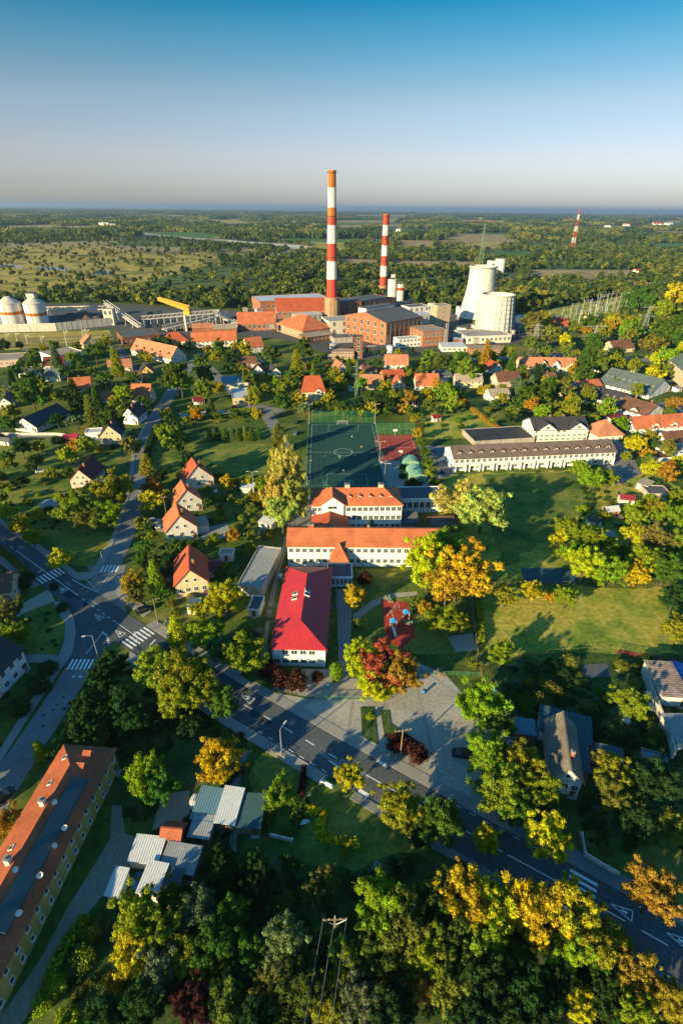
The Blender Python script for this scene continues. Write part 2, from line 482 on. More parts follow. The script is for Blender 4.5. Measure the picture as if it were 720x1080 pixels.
CLEAR = []                       # world polygons where no far wood grows
def field(name, px, m, z=.02, clear=True):
    w = P(px)
    if clear:
        CLEAR.append(w)
        for k_ in ((1.2, 2.4) if min(p[1] for p in px) < 300 else ()): CLEAR.append(P([(p[0], p[1] + k_) for p in px]))
    return poly_obj(name, w, z, m)
field('meadow', [(-20, 262), (60, 259), (110, 260), (160, 268), (215, 266), (232, 272), (205, 285), (150, 298), (95, 306), (40, 309), (-20, 308)], meadow)
field('field', [(-20, 239), (60, 237.5), (120, 240), (100, 244), (40, 244.5), (-20, 243.5)], straw)
field('field', [(150, 244), (215, 244.6), (240, 248), (218, 251), (160, 248)], greenfield)
field('embankment', [(118, 241.2), (132, 241), (160, 246.4), (196, 249.8), (240, 252.4), (270, 255.4), (268, 256.4), (236, 254), (190, 251.4), (150, 248)], pale_path, .03)
field('field', [(357, 272.5), (400, 274.5), (398, 281), (357, 279)], straw)
field('field', [(412, 275), (500, 276), (508, 282), (410, 281)], straw)
field('field', [(361, 237), (392, 237.5), (388, 241), (356, 240.5)], straw)
field('field', [(556, 284), (700, 285), (668, 292), (560, 292.5)], straw)
field('field', [(505, 265.5), (562, 265), (560, 271), (512, 271.5)], greenfield)
field('field', [(480, 246), (560, 244), (640, 246), (600, 248.5), (500, 249)], greenfield)
field('field', [(250, 243), (300, 241.5), (330, 243), (290, 245.5)], greenfield)
field('road', [(240, 253), (275, 255.5), (318, 258.5), (345, 262), (343, 263.5), (312, 261), (270, 258), (240, 255.5)], concrete_pale, .04)
field('canal', [(271, 275.5), (281, 272), (313, 261.2), (319, 262.4), (288, 273), (276, 277)], concrete_pale, .05)
field('pond', [(-10, 278.6), (10, 278.5), (25, 281), (20, 282.2), (-10, 280.6)], water_m, .06)
field('pond', [(33, 281.5), (55, 281), (75, 283), (72, 285.2), (48, 284.5)], water_m, .06)
field('pond', [(96, 286.5), (107, 284), (118, 286), (122, 289), (108, 290), (98, 289)], water_m, .06)
rf_ = random.Random(44)
for k in range(46):
    y_ = 226 + 36 * rf_.random() ** 1.3; x_ = rf_.uniform(-20, 740); w_ = rf_.uniform(20, 90); h_ = (y_ - 219) * rf_.uniform(.05, .13); sk = rf_.uniform(-12, 12)
    if x_ < 300 and 240 < y_ < 262: continue
    field('field', [(x_ - w_ / 2, y_ - h_), (x_ + w_ / 2, y_ - h_ * .8), (x_ + w_ / 2 + sk, y_ + h_), (x_ - w_ / 2 + sk, y_ + h_ * .8)], rf_.choice([straw, greenfield, meadow, straw]), .012 + k * .0015)
# works area, railway, switchyard ground
WORKS = P([(150, 352), (232, 342), (262, 326), (300, 318), (352, 315), (430, 315), (452, 324), (480, 328), (545, 328), (560, 350), (545, 362), (470, 372), (380, 380), (345, 372), (300, 358), (250, 353), (200, 357)])
poly_obj('works_yard', WORKS, .03, yard); CLEAR.append(WORKS); ZONES.append(WORKS)
SWY = P([(545, 334), (600, 322), (652, 312), (672, 318), (650, 340), (600, 352), (556, 352)])
poly_obj('switchyard_ground', rag(SWY, 3, 8), .035, lawn_dry); CLEAR.append(SWY); ZONES.append(SWY)
LYARD = P([(-30, 324), (40, 320), (125, 320), (250, 328), (250, 346), (125, 352), (120, 346), (-30, 352)])
poly_obj('coal_yard', LYARD, .03, yard); CLEAR.append(LYARD); ZONES.append(LYARD)
RAILZ = P([(-30, 353), (115, 348), (120, 358), (90, 363), (-30, 372)])
poly_obj('railway_ballast', RAILZ, .04, meadow); CLEAR.append(RAILZ); ZONES.append(RAILZ)
CLEAR.append(P([(-60, 345), (780, 345), (860, 500), (-200, 500)]))      # the town
for k in range(3):
    pth = smooth_path([G(-30, 358 + k * 4.2), G(60, 356 + k * 3.6), G(118, 353 + k * 2.6), G(150, 347 + k * 1.5)], 14)
    ribbon('rail_bed', pth, -1.6, 1.6, .07, ballast, keep=False)
    ribbon('rails', pth, -.75, -.6, .12, rail_m, keep=False); ribbon('rails', pth, .6, .75, .12, rail_m, keep=False)

# ---------------------------------------------------------------- roads
MAIN = smooth_path([G(*p) for p in [(-60, 522), (0, 568), (57, 610), (127, 660), (190, 702), (248, 738), (300, 768), (358, 802), (413, 833), (487, 875), (535, 902), (583, 928), (632, 957), (685, 987), (760, 1030), (840, 1076)]], 4)
SIDE = smooth_path([G(*p) for p in [(96, 634), (106, 618), (116, 600), (127, 578), (138, 548), (146, 515), (149, 490), (151, 472), (160, 450), (172, 430), (183, 413), (192, 397), (204, 384), (214, 372)]], 5)
LOWER = smooth_path([G(*p) for p in [(112, 655), (98, 676), (84, 703), (66, 733), (44, 767), (20, 803), (-6, 845), (-34, 895)]], 4)
n = len(MAIN)
ribbon('road', SIDE, -2.7, 2.7, .045, asphalt_old)
ribbon('road', LOWER, -3.1, 3.1, .05, asphalt_old)
lay('road', [(92, 596), (133, 596), (128, 622), (136, 655), (110, 648), (84, 632), (84, 622), (96, 612)], .055, asphalt_old)
lay('road', [(78, 640), (128, 672), (104, 690), (98, 708), (66, 704), (75, 690), (78, 664), (72, 648)], .058, asphalt)
ribbon('road', MAIN, -3.9, 3.9, .065, asphalt)
# pavements: real kerb steps
def part_of(path, a, b):            # stretch of a path between two pixel columns
    return [p for p in path if a <= PX(p.x, p.y)[0] <= b]
ribbon('pavement', part_of(MAIN, 142, 380), -6.2, -3.95, .17, paving, .14)
ribbon('pavement', part_of(MAIN, 384, 900), -5.6, -3.95, .17, asphalt_old, .14)
ribbon('pavement', part_of(MAIN, 134, 240), 3.95, 6.6, .17, paving, .14)
ribbon('pavement', part_of(MAIN, 505, 900), 3.95, 6.8, .17, asphalt_old, .14)
ribbon('pavement', part_of(MAIN, -80, 66), 4.0, 5.6, .17, paving, .14)
ribbon('pavement', part_of(MAIN, -80, 60), -6.2, -3.95, .17, paving, .14)
ribbon('pavement', [p for p in SIDE if PX(p.x, p.y)[1] < 590], 2.75, 4.2, .15, paving, .13)
lay('pavement', [(56, 634), (68, 636), (78, 652), (80, 668), (76, 690), (66, 704), (50, 728), (30, 758), (8, 793), (-12, 826), (-18, 820), (2, 788), (24, 752), (44, 722), (60, 697), (68, 676), (69, 658), (62, 646)], .16, paving, .13)
lay('path', [(0, 646), (18, 640), (52, 621), (58, 634), (30, 645), (8, 656), (-20, 668), (-20, 660)], .06, pale_path)
lay('path', [(24, 692), (44, 690), (64, 692), (62, 699), (40, 699), (26, 700)], .062, paving)
lay('pavement', [(70, 604), (96, 604), (104, 590), (112, 578), (118, 580), (110, 594), (104, 606), (92, 612), (82, 612)], .16, paving, .13)
lay('pavement', [(121, 612), (125, 606), (132, 618), (146, 634), (160, 645), (152, 651), (136, 640), (124, 628)], .16, paving, .13)
lay('path', [(40, 573), (56, 584), (76, 600), (70, 603), (50, 590), (38, 578)], .07, paving)
# forecourt of the school
lay('forecourt', [(238, 704), (262, 718), (285, 730), (324, 737), (404, 737), (404, 722), (436, 697), (470, 712), (497, 742), (502, 775), (506, 812), (530, 848), (566, 884), (553, 889), (520, 877), (470, 850), (420, 824), (368, 793), (320, 765), (250, 726)], .05, forecourt_m)
lay('planting_bed', [(380, 746.5), (394, 746.5), (398.5, 786), (382, 778)], .18, garden, .14)
lay('planting_bed', [(401, 750), (410, 750), (412, 764), (440, 782), (452, 800), (440, 802), (405, 776)], .18, garden, .14)
lay('car_park', [(497, 742), (530, 750), (548, 800), (562, 850), (566, 884), (530, 848), (506, 812), (502, 775)], .054, asphalt_old)
# paths of the school
lay('path', [(354, 621), (369, 621), (371, 650), (369, 685), (367, 706), (372, 737), (352, 737), (357, 706), (356, 660)], .06, paving)
lay('path', [(358, 716), (400, 716), (404, 737), (330, 737)], .064, pale_path)
lay('path', [(372, 648), (392, 634), (412, 626), (440, 624), (440, 628), (414, 631), (395, 640), (374, 656)], .066, pale_path)
lay('path', [(282, 640), (300, 566), (306, 566), (296, 600), (284, 660), (280, 700), (274, 700)], .068, dirt)
lay('path', [(322, 735), (286, 727), (320, 706), (350, 706), (352, 735)], .058, paving)
lay('yard', [(302, 512), (327, 512), (328, 576), (303, 576)], .055, asphalt_old)
# sports grounds
lay('football_pitch', [(326, 446), (394, 446), (409, 515), (323, 515)], .07, turf)
lay('red_sports_court', [(396, 459), (434, 459), (446, 486), (400, 486)], .072, redcourt)
lay('playground_yard', [(400, 486), (446, 486), (456, 518), (409, 518)], .074, paving)
lay('grass_island', [(421, 490), (428, 487), (446, 490), (451, 500), (446, 510), (432, 512), (422, 504)], .12, lawn, .05)
lay('playground', [(401.5, 632), (431, 636), (433, 650), (438, 672), (424, 684), (407, 676), (404, 655)], .07, playrub)
lay('sand_pit', [(472, 672), (498, 668), (503, 686), (480, 688)], .07, pale_path)
# fields right of the school, gardens and lawns
poly_obj('lawn', rag(P([(470, 500), (690, 493), (760, 560), (690, 610), (498, 612), (462, 600), (462, 520)]), 1.3), .024, lawn_dry)
poly_obj('lawn', rag(P([(510, 500), (610, 498), (640, 530), (600, 555), (530, 600), (520, 560)]), 1.3), .030, lawn)
poly_obj('lawn', rag(P([(616, 497), (690, 494), (712, 520), (660, 540), (630, 528)]), 1.3), .034, lawn_dry)
poly_obj('lawn', rag(P([(505, 619), (700, 619), (716, 690), (600, 688), (514, 694)]), 1.3), .028, lawn_dry)
lay('tarpaulin_bed', [(549, 599), (600, 599), (613, 615), (553, 616)], .06, m_teal)
lay('garden_plot', [(612, 701), (640, 700), (644, 714), (614, 715)], .05, felt)
poly_obj('lawn', rag(P([(166, 468), (283, 468), (290, 498), (240, 508), (216, 480), (180, 510), (160, 500)]), 1.3), .028, lawn)
poly_obj('lawn', rag(P([(-20, 465), (60, 468), (100, 520), (126, 555), (110, 600), (60, 592), (-20, 530)]), 1.3), .030, lawn)
poly_obj('lawn', rag(P([(440, 425), (500, 420), (528, 452), (505, 462), (450, 464)]), 1.3), .028, lawn_dry)
poly_obj('lawn', rag(P([(375, 600), (440, 600), (450, 640), (500, 690), (440, 690), (376, 660)]), 1.3), .026, lawn)
poly_obj('lawn', rag(P([(30, 640), (58, 632), (68, 652), (66, 680), (58, 692), (26, 692)]), 1.3), .026, lawn)
poly_obj('lawn', rag(P([(276, 790), (318, 808), (330, 850), (280, 850), (262, 820)]), 1.3), .026, lawn)
poly_obj('lawn', rag(P([(330, 815), (440, 850), (450, 900), (380, 920), (320, 880)]), 1.3), .026, lawn)
poly_obj('garden_ground', rag(P([(110, 740), (230, 740), (262, 792), (250, 900), (330, 915), (430, 905), (600, 960), (720, 1085), (500, 1300), (60, 1300), (90, 1000), (190, 900), (120, 850)]), 1.3), .022, garden)
poly_obj('garden_ground', rag(P([(515, 695), (740, 690), (760, 860), (640, 880), (560, 840)]), 1.3), .020, garden)
lay('dirt_lane', [(118, 850), (128, 850), (132, 880), (150, 885), (150, 905), (125, 925), (92, 965), (66, 1000), (50, 1040), (10, 1100), (-40, 1150), (-60, 1130), (10, 1060), (44, 1010), (70, 960), (98, 915), (116, 885)], .05, dirt)
lay('rubble_ground', [(170, 838), (200, 834), (200, 860), (188, 880), (160, 878)], .052, dirt)
lay('path', [(256, 790), (262, 792), (252, 830), (240, 850), (234, 846), (246, 824)], .055, asphalt_old)
lay('path', [(268, 430), (284, 428), (294, 446), (306, 470), (310, 500), (300, 500), (294, 474), (280, 446)], .05, asphalt_old)
lay('road', [(214, 375), (230, 392), (262, 424), (300, 432), (300, 437), (256, 430), (222, 396), (208, 378)], .048, asphalt_old)
lay('road', [(188, 436), (262, 430), (262, 434), (192, 441)], .047, pale_path)
lay('road', [(0, 457), (60, 457), (110, 461), (150, 462), (150, 466), (110, 465), (60, 461), (0, 461)], .046, asphalt_old)
lay('road', [(116, 362), (130, 366), (140, 380), (152, 394), (138, 392), (120, 376)], .05, asphalt)
lay('road', [(640, 400), (665, 428), (704, 424), (740, 430), (740, 440), (700, 436), (655, 440), (626, 410)], .046, asphalt_old)
lay('road', [(610, 470), (660, 466), (676, 500), (650, 512), (640, 496)], .045, asphalt_old)
lay('car_park', [(440, 470), (470, 470), (480, 500), (462, 506), (452, 488)], .046, asphalt_old)
lay('drive', [(166, 548), (178, 546), (178, 562), (160, 560)], .05, paving)
lay('yard', [(210, 558), (240, 552), (244, 566), (214, 571)], .05, paving)
lay('road', [(452, 378), (600, 372), (720, 380), (720, 384), (600, 376), (452, 382)], .046, asphalt_old)

# ---------------------------------------------------------------- road paint
MARK = []
def mk(name, pts, z=.078):
    o = poly_obj(name, pts, z, paint)
    return o
def dashes(path, off, dash, gap, w, a, b, name='lane_marking'):
    pth = offset([p for p in path], off)
    segs = MB(); acc = 0
    for i in range(len(pth) - 1):
        p, q = pth[i], pth[i + 1]
        L = (q - p).length; t = (q - p) / L; nn = Vector((-t.y, t.x)) * w / 2
        x = 0
        while x < L:
            ph = (acc + x) % (dash + gap)
            if ph < dash:
                e = min(L, x + dash - ph)
                s0, s1 = p + t * x, p + t * e
                if a <= PX(s0.x, s0.y)[0] <= b:
                    segs.add([(v.x, v.y, .078) for v in (s0 - nn, s1 - nn, s1 + nn, s0 + nn)], [(0, 1, 2, 3)], paint)
                x = e + 1e-4
            else:
                x += max(dash + gap - ph, 1e-3)
        acc += L
    o = segs.build(name); o['kind'] = 'structure'
    for p in [1]:
        if o.data.polygons and o.data.polygons[0].normal.z < 0: o.data.flip_normals()
dashes(MAIN, 0, 2, 1e-3, .16, 16, 82)
dashes(MAIN, 0, 1.2, 1.2, .16, 84, 122)
dashes(MAIN, 0, 2, 1e-3, .16, 122, 140)
dashes(MAIN, 0, 2.2, 3.2, .18, 158, 380)
dashes(MAIN, 0, 2, 1e-3, .18, 384, 440)
dashes(MAIN, 0, 2.2, 3.2, .18, 440, 530)
dashes(MAIN, 0, 2, 1e-3, .18, 533, 594)
dashes(MAIN, 0, 3.5, 2.2, .18, 630, 900)
dashes(MAIN, 0, 2.2, 3.2, .16, -60, 16)
dashes(MAIN, -3.5, 1.2, 1.4, .14, 262, 350)
dashes(MAIN, 3.5, 1.2, 1.4, .14, 480, 560)
def zebra(px, py, path, span, nst=6, length=4.0, z=.082, skew=0):
    c = G(px, py)
    i = min(range(len(path)), key=lambda k: (path[k] - c).length)
    a, b = path[max(i - 1, 0)], path[min(i + 1, len(path) - 1)]
    t = (b - a).normalized(); nn = Vector((-t.y, t.x)); c = path[i] + t * (c - path[i]).dot(t)
    m = MB()
    for k in range(nst):
        u = -span / 2 + span * (k + .5) / nst
        m.add([(*(c + nn * (u + du) + t * dl), z) for du, dl in ((-.25, -length / 2), (.25, -length / 2), (.25, length / 2), (-.25, length / 2))], [(0, 1, 2, 3)], paint)
    o = m.build('zebra_crossing'); o['kind'] = 'structure'
zebra(54, 607, MAIN, 7.2, 7, 4.2)
zebra(144, 674, MAIN, 7.2, 7, 4.2)
zebra(612, 941, MAIN, 7.0, 7, 4.2)
zebra(115, 600, SIDE, 5.4, 5, 3.6)
zebra(84, 701, LOWER, 5.6, 6, 3.2)
def line_px(pts, w=.16, z=.08, name='lane_marking'):
    pp = [G(*p) for p in pts]
    o = ribbon(name, pp, -w / 2, w / 2, z, paint, keep=False)
def tri_px(px, py, path, s=1.5):
    c = G(px, py); i = min(range(len(path)), key=lambda k: (path[k] - c).length)
    t = (path[min(i + 1, len(path) - 1)] - path[max(i - 1, 0)]).normalized(); nn = Vector((-t.y, t.x))
    pts = [c - t * 1.6 * s * .7, c + t * 1.3 * s * .7 + nn * s * .55, c + t * 1.3 * s * .7 - nn * s * .55, c - t * 1.6 * s * .7]
    for k in range(3):
        ribbon('road_symbol', [pts[k], pts[k + 1]], -.07, .07, .084, paint, keep=False)
    ribbon('road_symbol', [c - t * .2, c + t * .7], -.18, .18, .085, paint, keep=False)
for q in ((66, 622), (104, 651), (126, 668), (261, 737), (656, 961), (716, 992)): tri_px(q[0], q[1], MAIN)
line_px([(90, 610), (103, 624), (118, 602)]); line_px([(76, 611), (88, 618), (103, 625)])
line_px([(91, 690), (108, 668)]); line_px([(40, 604), (46, 601)], .3); line_px([(158, 681), (164, 675)], .3)
dashes([G(108, 667), G(113, 671), G(115, 680)], 0, .5, .4, .5, 0, 720, 'give_way_teeth')
dashes([G(76, 714), G(90, 714)], 0, .8, .7, .4, 0, 720, 'give_way_teeth')
line_px([(347, 803), (352, 806), (358, 810)], .25); line_px([(398, 802), (408, 808)], .9); line_px([(378, 834), (388, 840)], .9); line_px([(340, 824), (351, 831)], .9)
# repair patches and covers in the asphalt
patch_m = mat('fresh_asphalt', (.032, .038, .044), .95, .2, .3, 3)
rp_ = random.Random(9)
for k in range(26):
    i = rp_.randrange(6, len(MAIN) - 8); p, q = MAIN[i], MAIN[i + 1]; t = (q - p).normalized(); nn = Vector((-t.y, t.x)); o_ = rp_.uniform(-3.2, 2.2); l_ = rp_.uniform(1, 7); w_ = rp_.uniform(.6, 1.8)
    poly_obj('road_patch', [p + nn * o_, p + nn * o_ + t * l_, p + nn * (o_ + w_) + t * l_, p + nn * (o_ + w_)], .0715 + k * .0001, rp_.choice([patch_m, asphalt_old]))
for k in range(14):
    path = rp_.choice([MAIN, MAIN, SIDE, LOWER]); p = path[rp_.randrange(4, len(path) - 4)] + Vector((rp_.uniform(-1.5, 1.5), rp_.uniform(-1.5, 1.5)))
    poly_obj('manhole_cover', [p + Vector((math.cos(a), math.sin(a))) * .36 for a in np.linspace(0, 6.283, 13)[:-1]], .076, steel_dark)
# the forecourt: kerb lines and slab bands
for a, b in (((300, 757), (330, 737)), ((365, 790), (372, 737)), ((404, 737), (412, 764)), ((432, 697), (500, 745)), ((436, 712), (470, 850))):
    ribbon('paving_band', [G(*a), G(*b)], -.3, .3, .062, paving, keep=False)
ribbon('pavement', part_of(MAIN, 240, 500), 4.0, 6.2, .10, paving, .05)
# pitch lines
def pl(pts, w=.09): line_px(pts, w, .085, 'pitch_line')
pl([(329, 448), (392, 448), (406, 512), (326, 512), (329, 448)]); pl([(327.5, 477), (398.5, 477)])
c0 = G(362, 477)
cp = [c0 + Vector((math.cos(t), math.sin(t))) * 4 for t in np.linspace(0, 2 * math.pi, 25)]
ribbon('pitch_line', cp, -.07, .07, .086, paint, keep=False)
pl([(344, 512), (345, 500), (386, 500), (388, 512)]); pl([(347, 448), (346, 455), (377, 455), (378, 448)])
pl([(398, 461), (433, 461), (443, 484), (402, 484), (398, 461)]); pl([(400, 472), (438, 472)])
# ---------------------------------------------------------------- buildings
LAND = []                         # (x, y, radius, phrase) landmarks for labels of trees
_wincache = {}
def win_mesh(w, h, kind='frame'):
    k = (round(w, 2), round(h, 2), kind)
    if k not in _wincache:
        m = MB()
        fr = frame_w
        t = .09
        # four frame bars, a mullion and the pane, looking towards -y
        m.box((0, -.03, -h / 2), (w, .08, t), fr); m.box((0, -.03, h / 2 - t), (w, .08, t), fr)
        m.box((-w / 2 + t / 2, -.03, -h / 2 + t), (t, .08, h - 2 * t), fr); m.box((w / 2 - t / 2, -.03, -h / 2 + t), (t, .08, h - 2 * t), fr)
        if w > .9: m.box((0, -.03, -h / 2 + t), (t * .8, .07, h - 2 * t), fr)
        m.box((0, -.012, -h / 2 + t), (w - 2 * t, .03, h - 2 * t), glass)
        m.box((0, -.08, -h / 2 - .06), (w + .2, .18, .055), fr)
        o = m.build('window'); me = o.data; bpy.data.objects.remove(o)
        _wincache[k] = me
    return _wincache[k]
def window(par, x, y, z, w, h, rz=0, name='window'):
    o = bpy.data.objects.new(name, win_mesh(w, h)); link(o, par)
    o.location = (x, y, z); o.rotation_euler = (0, 0, rz)
    return o
def wins_face(par, face, L, d, z0, z1, rows, cols, w=1.2, h=1.4, skip=(), xr=None):
    """grid of windows on one face: f front, b back, l left, r right (local frame)"""
    fh = (z1 - z0) / rows
    h = min(h, fh * .62)
    width = L if face in 'fb' else d
    a, b = xr if xr else (-width / 2, width / 2)
    w = min(w, (b - a) / cols * .8)
    for r in range(rows):
        for c in range(cols):
            if (r, c) in skip: continue
            u = a + (b - a) * (c + .5) / cols; z = z0 + fh * (r + .56)
            if face == 'f': window(par, u, -d / 2, z, w, h, 0)
            elif face == 'b': window(par, -u, d / 2, z, w, h, math.pi)
            elif face == 'r': window(par, L / 2, u, z, w, h, math.pi / 2)
            else: window(par, -L / 2, -u, z, w, h, -math.pi / 2)
def roof_prism(par, L, d, he, hr, kind, roofm, wallm, o=.45, t=.22, ridge=None, name='roof'):
    """walls + roof for a block L x d centred on its own origin"""
    w = MB(); r = MB()
    if kind in ('side', 'end'):
        W = d if kind == 'side' else L
        Ln = L if kind == 'side' else d
        ax = 'x' if kind == 'side' else 'y'
        sl = (hr - he) / (W / 2)
        w.prism([(-W / 2, 0), (W / 2, 0), (W / 2, he - .05), (0, hr - .07), (-W / 2, he - .05)], -Ln / 2, Ln / 2, ax, wallm)
        ze = he - o * sl
        r.prism([(-W / 2 - o, ze), (-W / 2 - o, ze + t), (0, hr + t), (W / 2 + o, ze + t), (W / 2 + o, ze), (0, hr)], -Ln / 2 - o * .7, Ln / 2 + o * .7, ax, roofm)
        # ridge cap
        if ax == 'x': r.box((0, 0, hr + t - .06), (Ln + o * 1.3, .28, .14), roofm)
        else: r.box((0, 0, hr + t - .06), (.28, Ln + o * 1.3, .14), roofm)
    elif kind == 'hip':
        w.box((0, 0, 0), (L, d, he), wallm)
        a, b = L / 2 + o, d / 2 + o
        if ridge is None: ridge = max(0, abs(L - d) * .96)
        k = ridge / 2
        R0 = (-k, 0, hr) if L >= d else (0, -k, hr); R1 = (k, 0, hr) if L >= d else (0, k, hr)
        V = [(-a, -b, he - .12), (a, -b, he - .12), (a, b, he - .12), (-a, b, he - .12), (-a, -b, he + .08), (a, -b, he + .08), (a, b, he + .08), (-a, b, he + .08), R0, R1]
        F = [(3, 2, 1, 0), (0, 1, 5, 4), (1, 2, 6, 5), (2, 3, 7, 6), (3, 0, 4, 7)]
        if L >= d: F += [(4, 5, 9, 8), (5, 6, 9), (6, 7, 8, 9), (7, 4, 8)]
        else: F += [(4, 5, 8), (5, 6, 9, 8), (6, 7, 9), (7, 4, 8, 9)]
        r.add(V, F, roofm)
    elif kind == 'flat':
        w.box((0, 0, 0), (L, d, he - .26), wallm)
        r.box((0, 0, he - .26), (L + .3, d + .3, .16), wallm)
        r.box((0, 0, he - .098), (L - .3, d - .3, .06), roofm)
        for c, s_ in (((0, -d / 2), (L + .3, .3)), ((0, d / 2), (L + .3, .3))): r.box((c[0], c[1], he - .098), (s_[0], s_[1], .3), wallm)
        for c, s_ in (((-L / 2, 0), (.3, d - .31)), ((L / 2, 0), (.3, d - .31))): r.box((c[0], c[1], he - .098), (s_[0], s_[1], .3), wallm)
    elif kind == 'mono':      # single pitch, low at the front
        w.prism([(-d / 2, 0), (d / 2, 0), (d / 2, hr - .04), (-d / 2, he - .04)], -L / 2, L / 2, 'x', wallm)
        sl = (hr - he) / d
        r.prism([(-d / 2 - .3, he - .3 * sl), (-d / 2 - .3, he - .3 * sl + .1), (d / 2 + .3, hr + .3 * sl + .1), (d / 2 + .3, hr + .3 * sl)], -L / 2 - .25, L / 2 + .25, 'x', roofm)
    wo_ = w.build('wall', par); ro = r.build(name, par)
    return wo_, ro
def chimney(roof, x, y, z, h=1.6, w=.6, m=None):
    c = MB(); c.box((x, y, z), (w, w, h), m or brick); c.box((x, y, z + h), (w + .14, w + .14, .12), concrete); c.box((x, y, z + h + .12), (w * .5, w * .5, .14), steel_dark)
    c.build('chimney', roof)
def skylight(roof, x, y, z, tilt, w=.8, l=1.2, rz=0):
    m = MB(); m.box((0, 0, 0), (w, l, .1), frame_w); m.box((0, 0, .1), (w - .2, l - .2, .03), glass)
    o = m.build('skylight', roof); o.location = (x, y, z); o.rotation_euler = (tilt, 0, rz)
def dormer(par, roof, x, y, z, w=1.8, h=1.4, dep=2.4, rm=None, wm=None, rz=0):
    m = MB(); wm = wm or plaster
    m.prism([(-w / 2, 0), (w / 2, 0), (w / 2, h), (0, h + w * .35), (-w / 2, h)], 0, dep, 'y', wm)
    m.prism([(-w / 2 - .2, h - .12), (-w / 2 - .2, h + .06), (0, h + w * .35 + .18), (w / 2 + .2, h + .06), (w / 2 + .2, h - .12), (0, h + w * .35 + .02)], -.2, dep, 'y', rm or t_dark)
    m.box((0, -.04, h * .2), (w * .55, .05, h * .7), glass)
    o = m.build('dormer', roof); o.location = (x, y, z); o.rotation_euler = (0, 0, rz)
def bld(name, label, cat, A, B, ye=None, d=None, kind='side', yr=None, wall=None, roof=None, he=None, hr=None, yb=None,
        win=None, side=None, back=None, group=None, phrase=None, chim=0, door=True, sky_n=0, dorm=0, o=.45, ridge=None, wsize=(1.2, 1.4), skip=(), z=0):
    a, b = G(*A), G(*B)
    L = (b - a).length; u = (b - a) / L; nn = Vector((-u.y, u.x))
    mx = (A[0] + B[0]) / 2; mid = (a + b) / 2
    if he is None: he = max(2.0, hgt(mx, ye, mid.y))
    if d is None: d = max(3.0, (G(mx, yb, he).y - mid.y) / max(.5, nn.y))
    c = mid + nn * d / 2
    if hr is None and yr is not None:
        hr = hgt(mx, yr, c.y if kind in ('side', 'hip') else (mid.y if kind == 'end' else (mid + nn * d).y))
    if hr is None: hr = he + .5
    if kind != 'flat': hr = max(hr, he + (.5 if kind == 'mono' else 1.0))
    W = d if kind == 'side' else L
    if kind in ('side', 'end'): hr = min(hr, he + W * (.62 if kind == 'side' else .52))
    t = empty(name, (c.x, c.y, z), math.atan2(u.y, u.x), label, cat, group)
    wl, rf = roof_prism(t, L, d, he, hr, kind, roof, wall, o, ridge=ridge)
    if win: wins_face(t, 'f', L, d, 0, he, win[0], win[1], *wsize, skip=skip)
    if back: wins_face(t, 'b', L, d, 0, he, back[0], back[1], *wsize)
    if side:
        wins_face(t, 'r', L, d, 0, he, side[0], side[1], *wsize); wins_face(t, 'l', L, d, 0, he, side[0], side[1], *wsize)
    if kind == 'end' and hr - he > 2.2:
        if L > 7: window(t, -L * .13, -d / 2, he + .9, .9, 1.1); window(t, L * .13, -d / 2, he + .9, .9, 1.1)
        else: window(t, 0, -d / 2, he + .8, .9, 1.1)
    if kind == 'side' and hr - he > 2.2:
        window(t, L / 2, 0, he + .7, .9, 1.1, math.pi / 2); window(t, -L / 2, 0, he + .7, .9, 1.1, -math.pi / 2)
    if door:
        dm = MB(); dm.box((0, -.04, 0), (1.0, .08, 2.1), door_m); dm.box((0, -.35, -.0), (1.5, .6, .12), concrete); dm.box((.35, -.1, 1.0), (.06, .05, .14), steel)
        do = dm.build('door', t); do.location = (L * .5 - .9 if L > 4 else 0, -d / 2, 0)
    for k in range(chim):
        if kind == 'end': chimney(rf, L * .12, -d * .25 + k * d * .5, hr - .8, 1.8)
        elif kind in ('side', 'hip'): chimney(rf, -L * .25 + L * .5 * (k + .5) / chim, .5, hr - .7, 1.7)
        else: chimney(rf, -L * .25 + L * .5 * k, 0, he, 1.2)
    if sky_n:
        if kind == 'side':
            tl = math.atan2(hr - he, d / 2)
            for k in range(sky_n): skylight(rf, -L / 2 + L * (k + .5) / sky_n, -d * .25, (he + hr) / 2 + .26, tl)
        elif kind == 'end':
            tl = math.atan2(hr - he, L / 2)
            for k in range(sky_n):
                skylight(rf, -L * .25, -d / 2 + d * (k + .5) / sky_n, (he + hr) / 2 + .26, tl, rz=-math.pi / 2)
    if dorm:
        for k in range(dorm):
            dormer(t, rf, -L / 2 + L * (k + .5) / dorm, -d * .5 + .7, he + .2, rm=roof)
    LAND.append((c.x, c.y, max(L, d) / 2, phrase or ('the ' + ' '.join(label.split()[:4]))))
    f = [mid - u * (L / 2 + .6) - nn * .6, mid + u * (L / 2 + .6) - nn * .6, mid + u * (L / 2 + .6) + nn * (d + .6), mid - u * (L / 2 + .6) + nn * (d + .6)]
    ZONES.append(f); BFOOT.append(f)
    t['_L'] = L; t['_d'] = d; t['_he'] = he; t['_hr'] = hr
    dims[t.name] = (L, d, he, hr)
    for k in ('_L', '_d', '_he', '_hr'): del t[k]
    return t, rf
BFOOT = []; dims = {}; AUTO = []

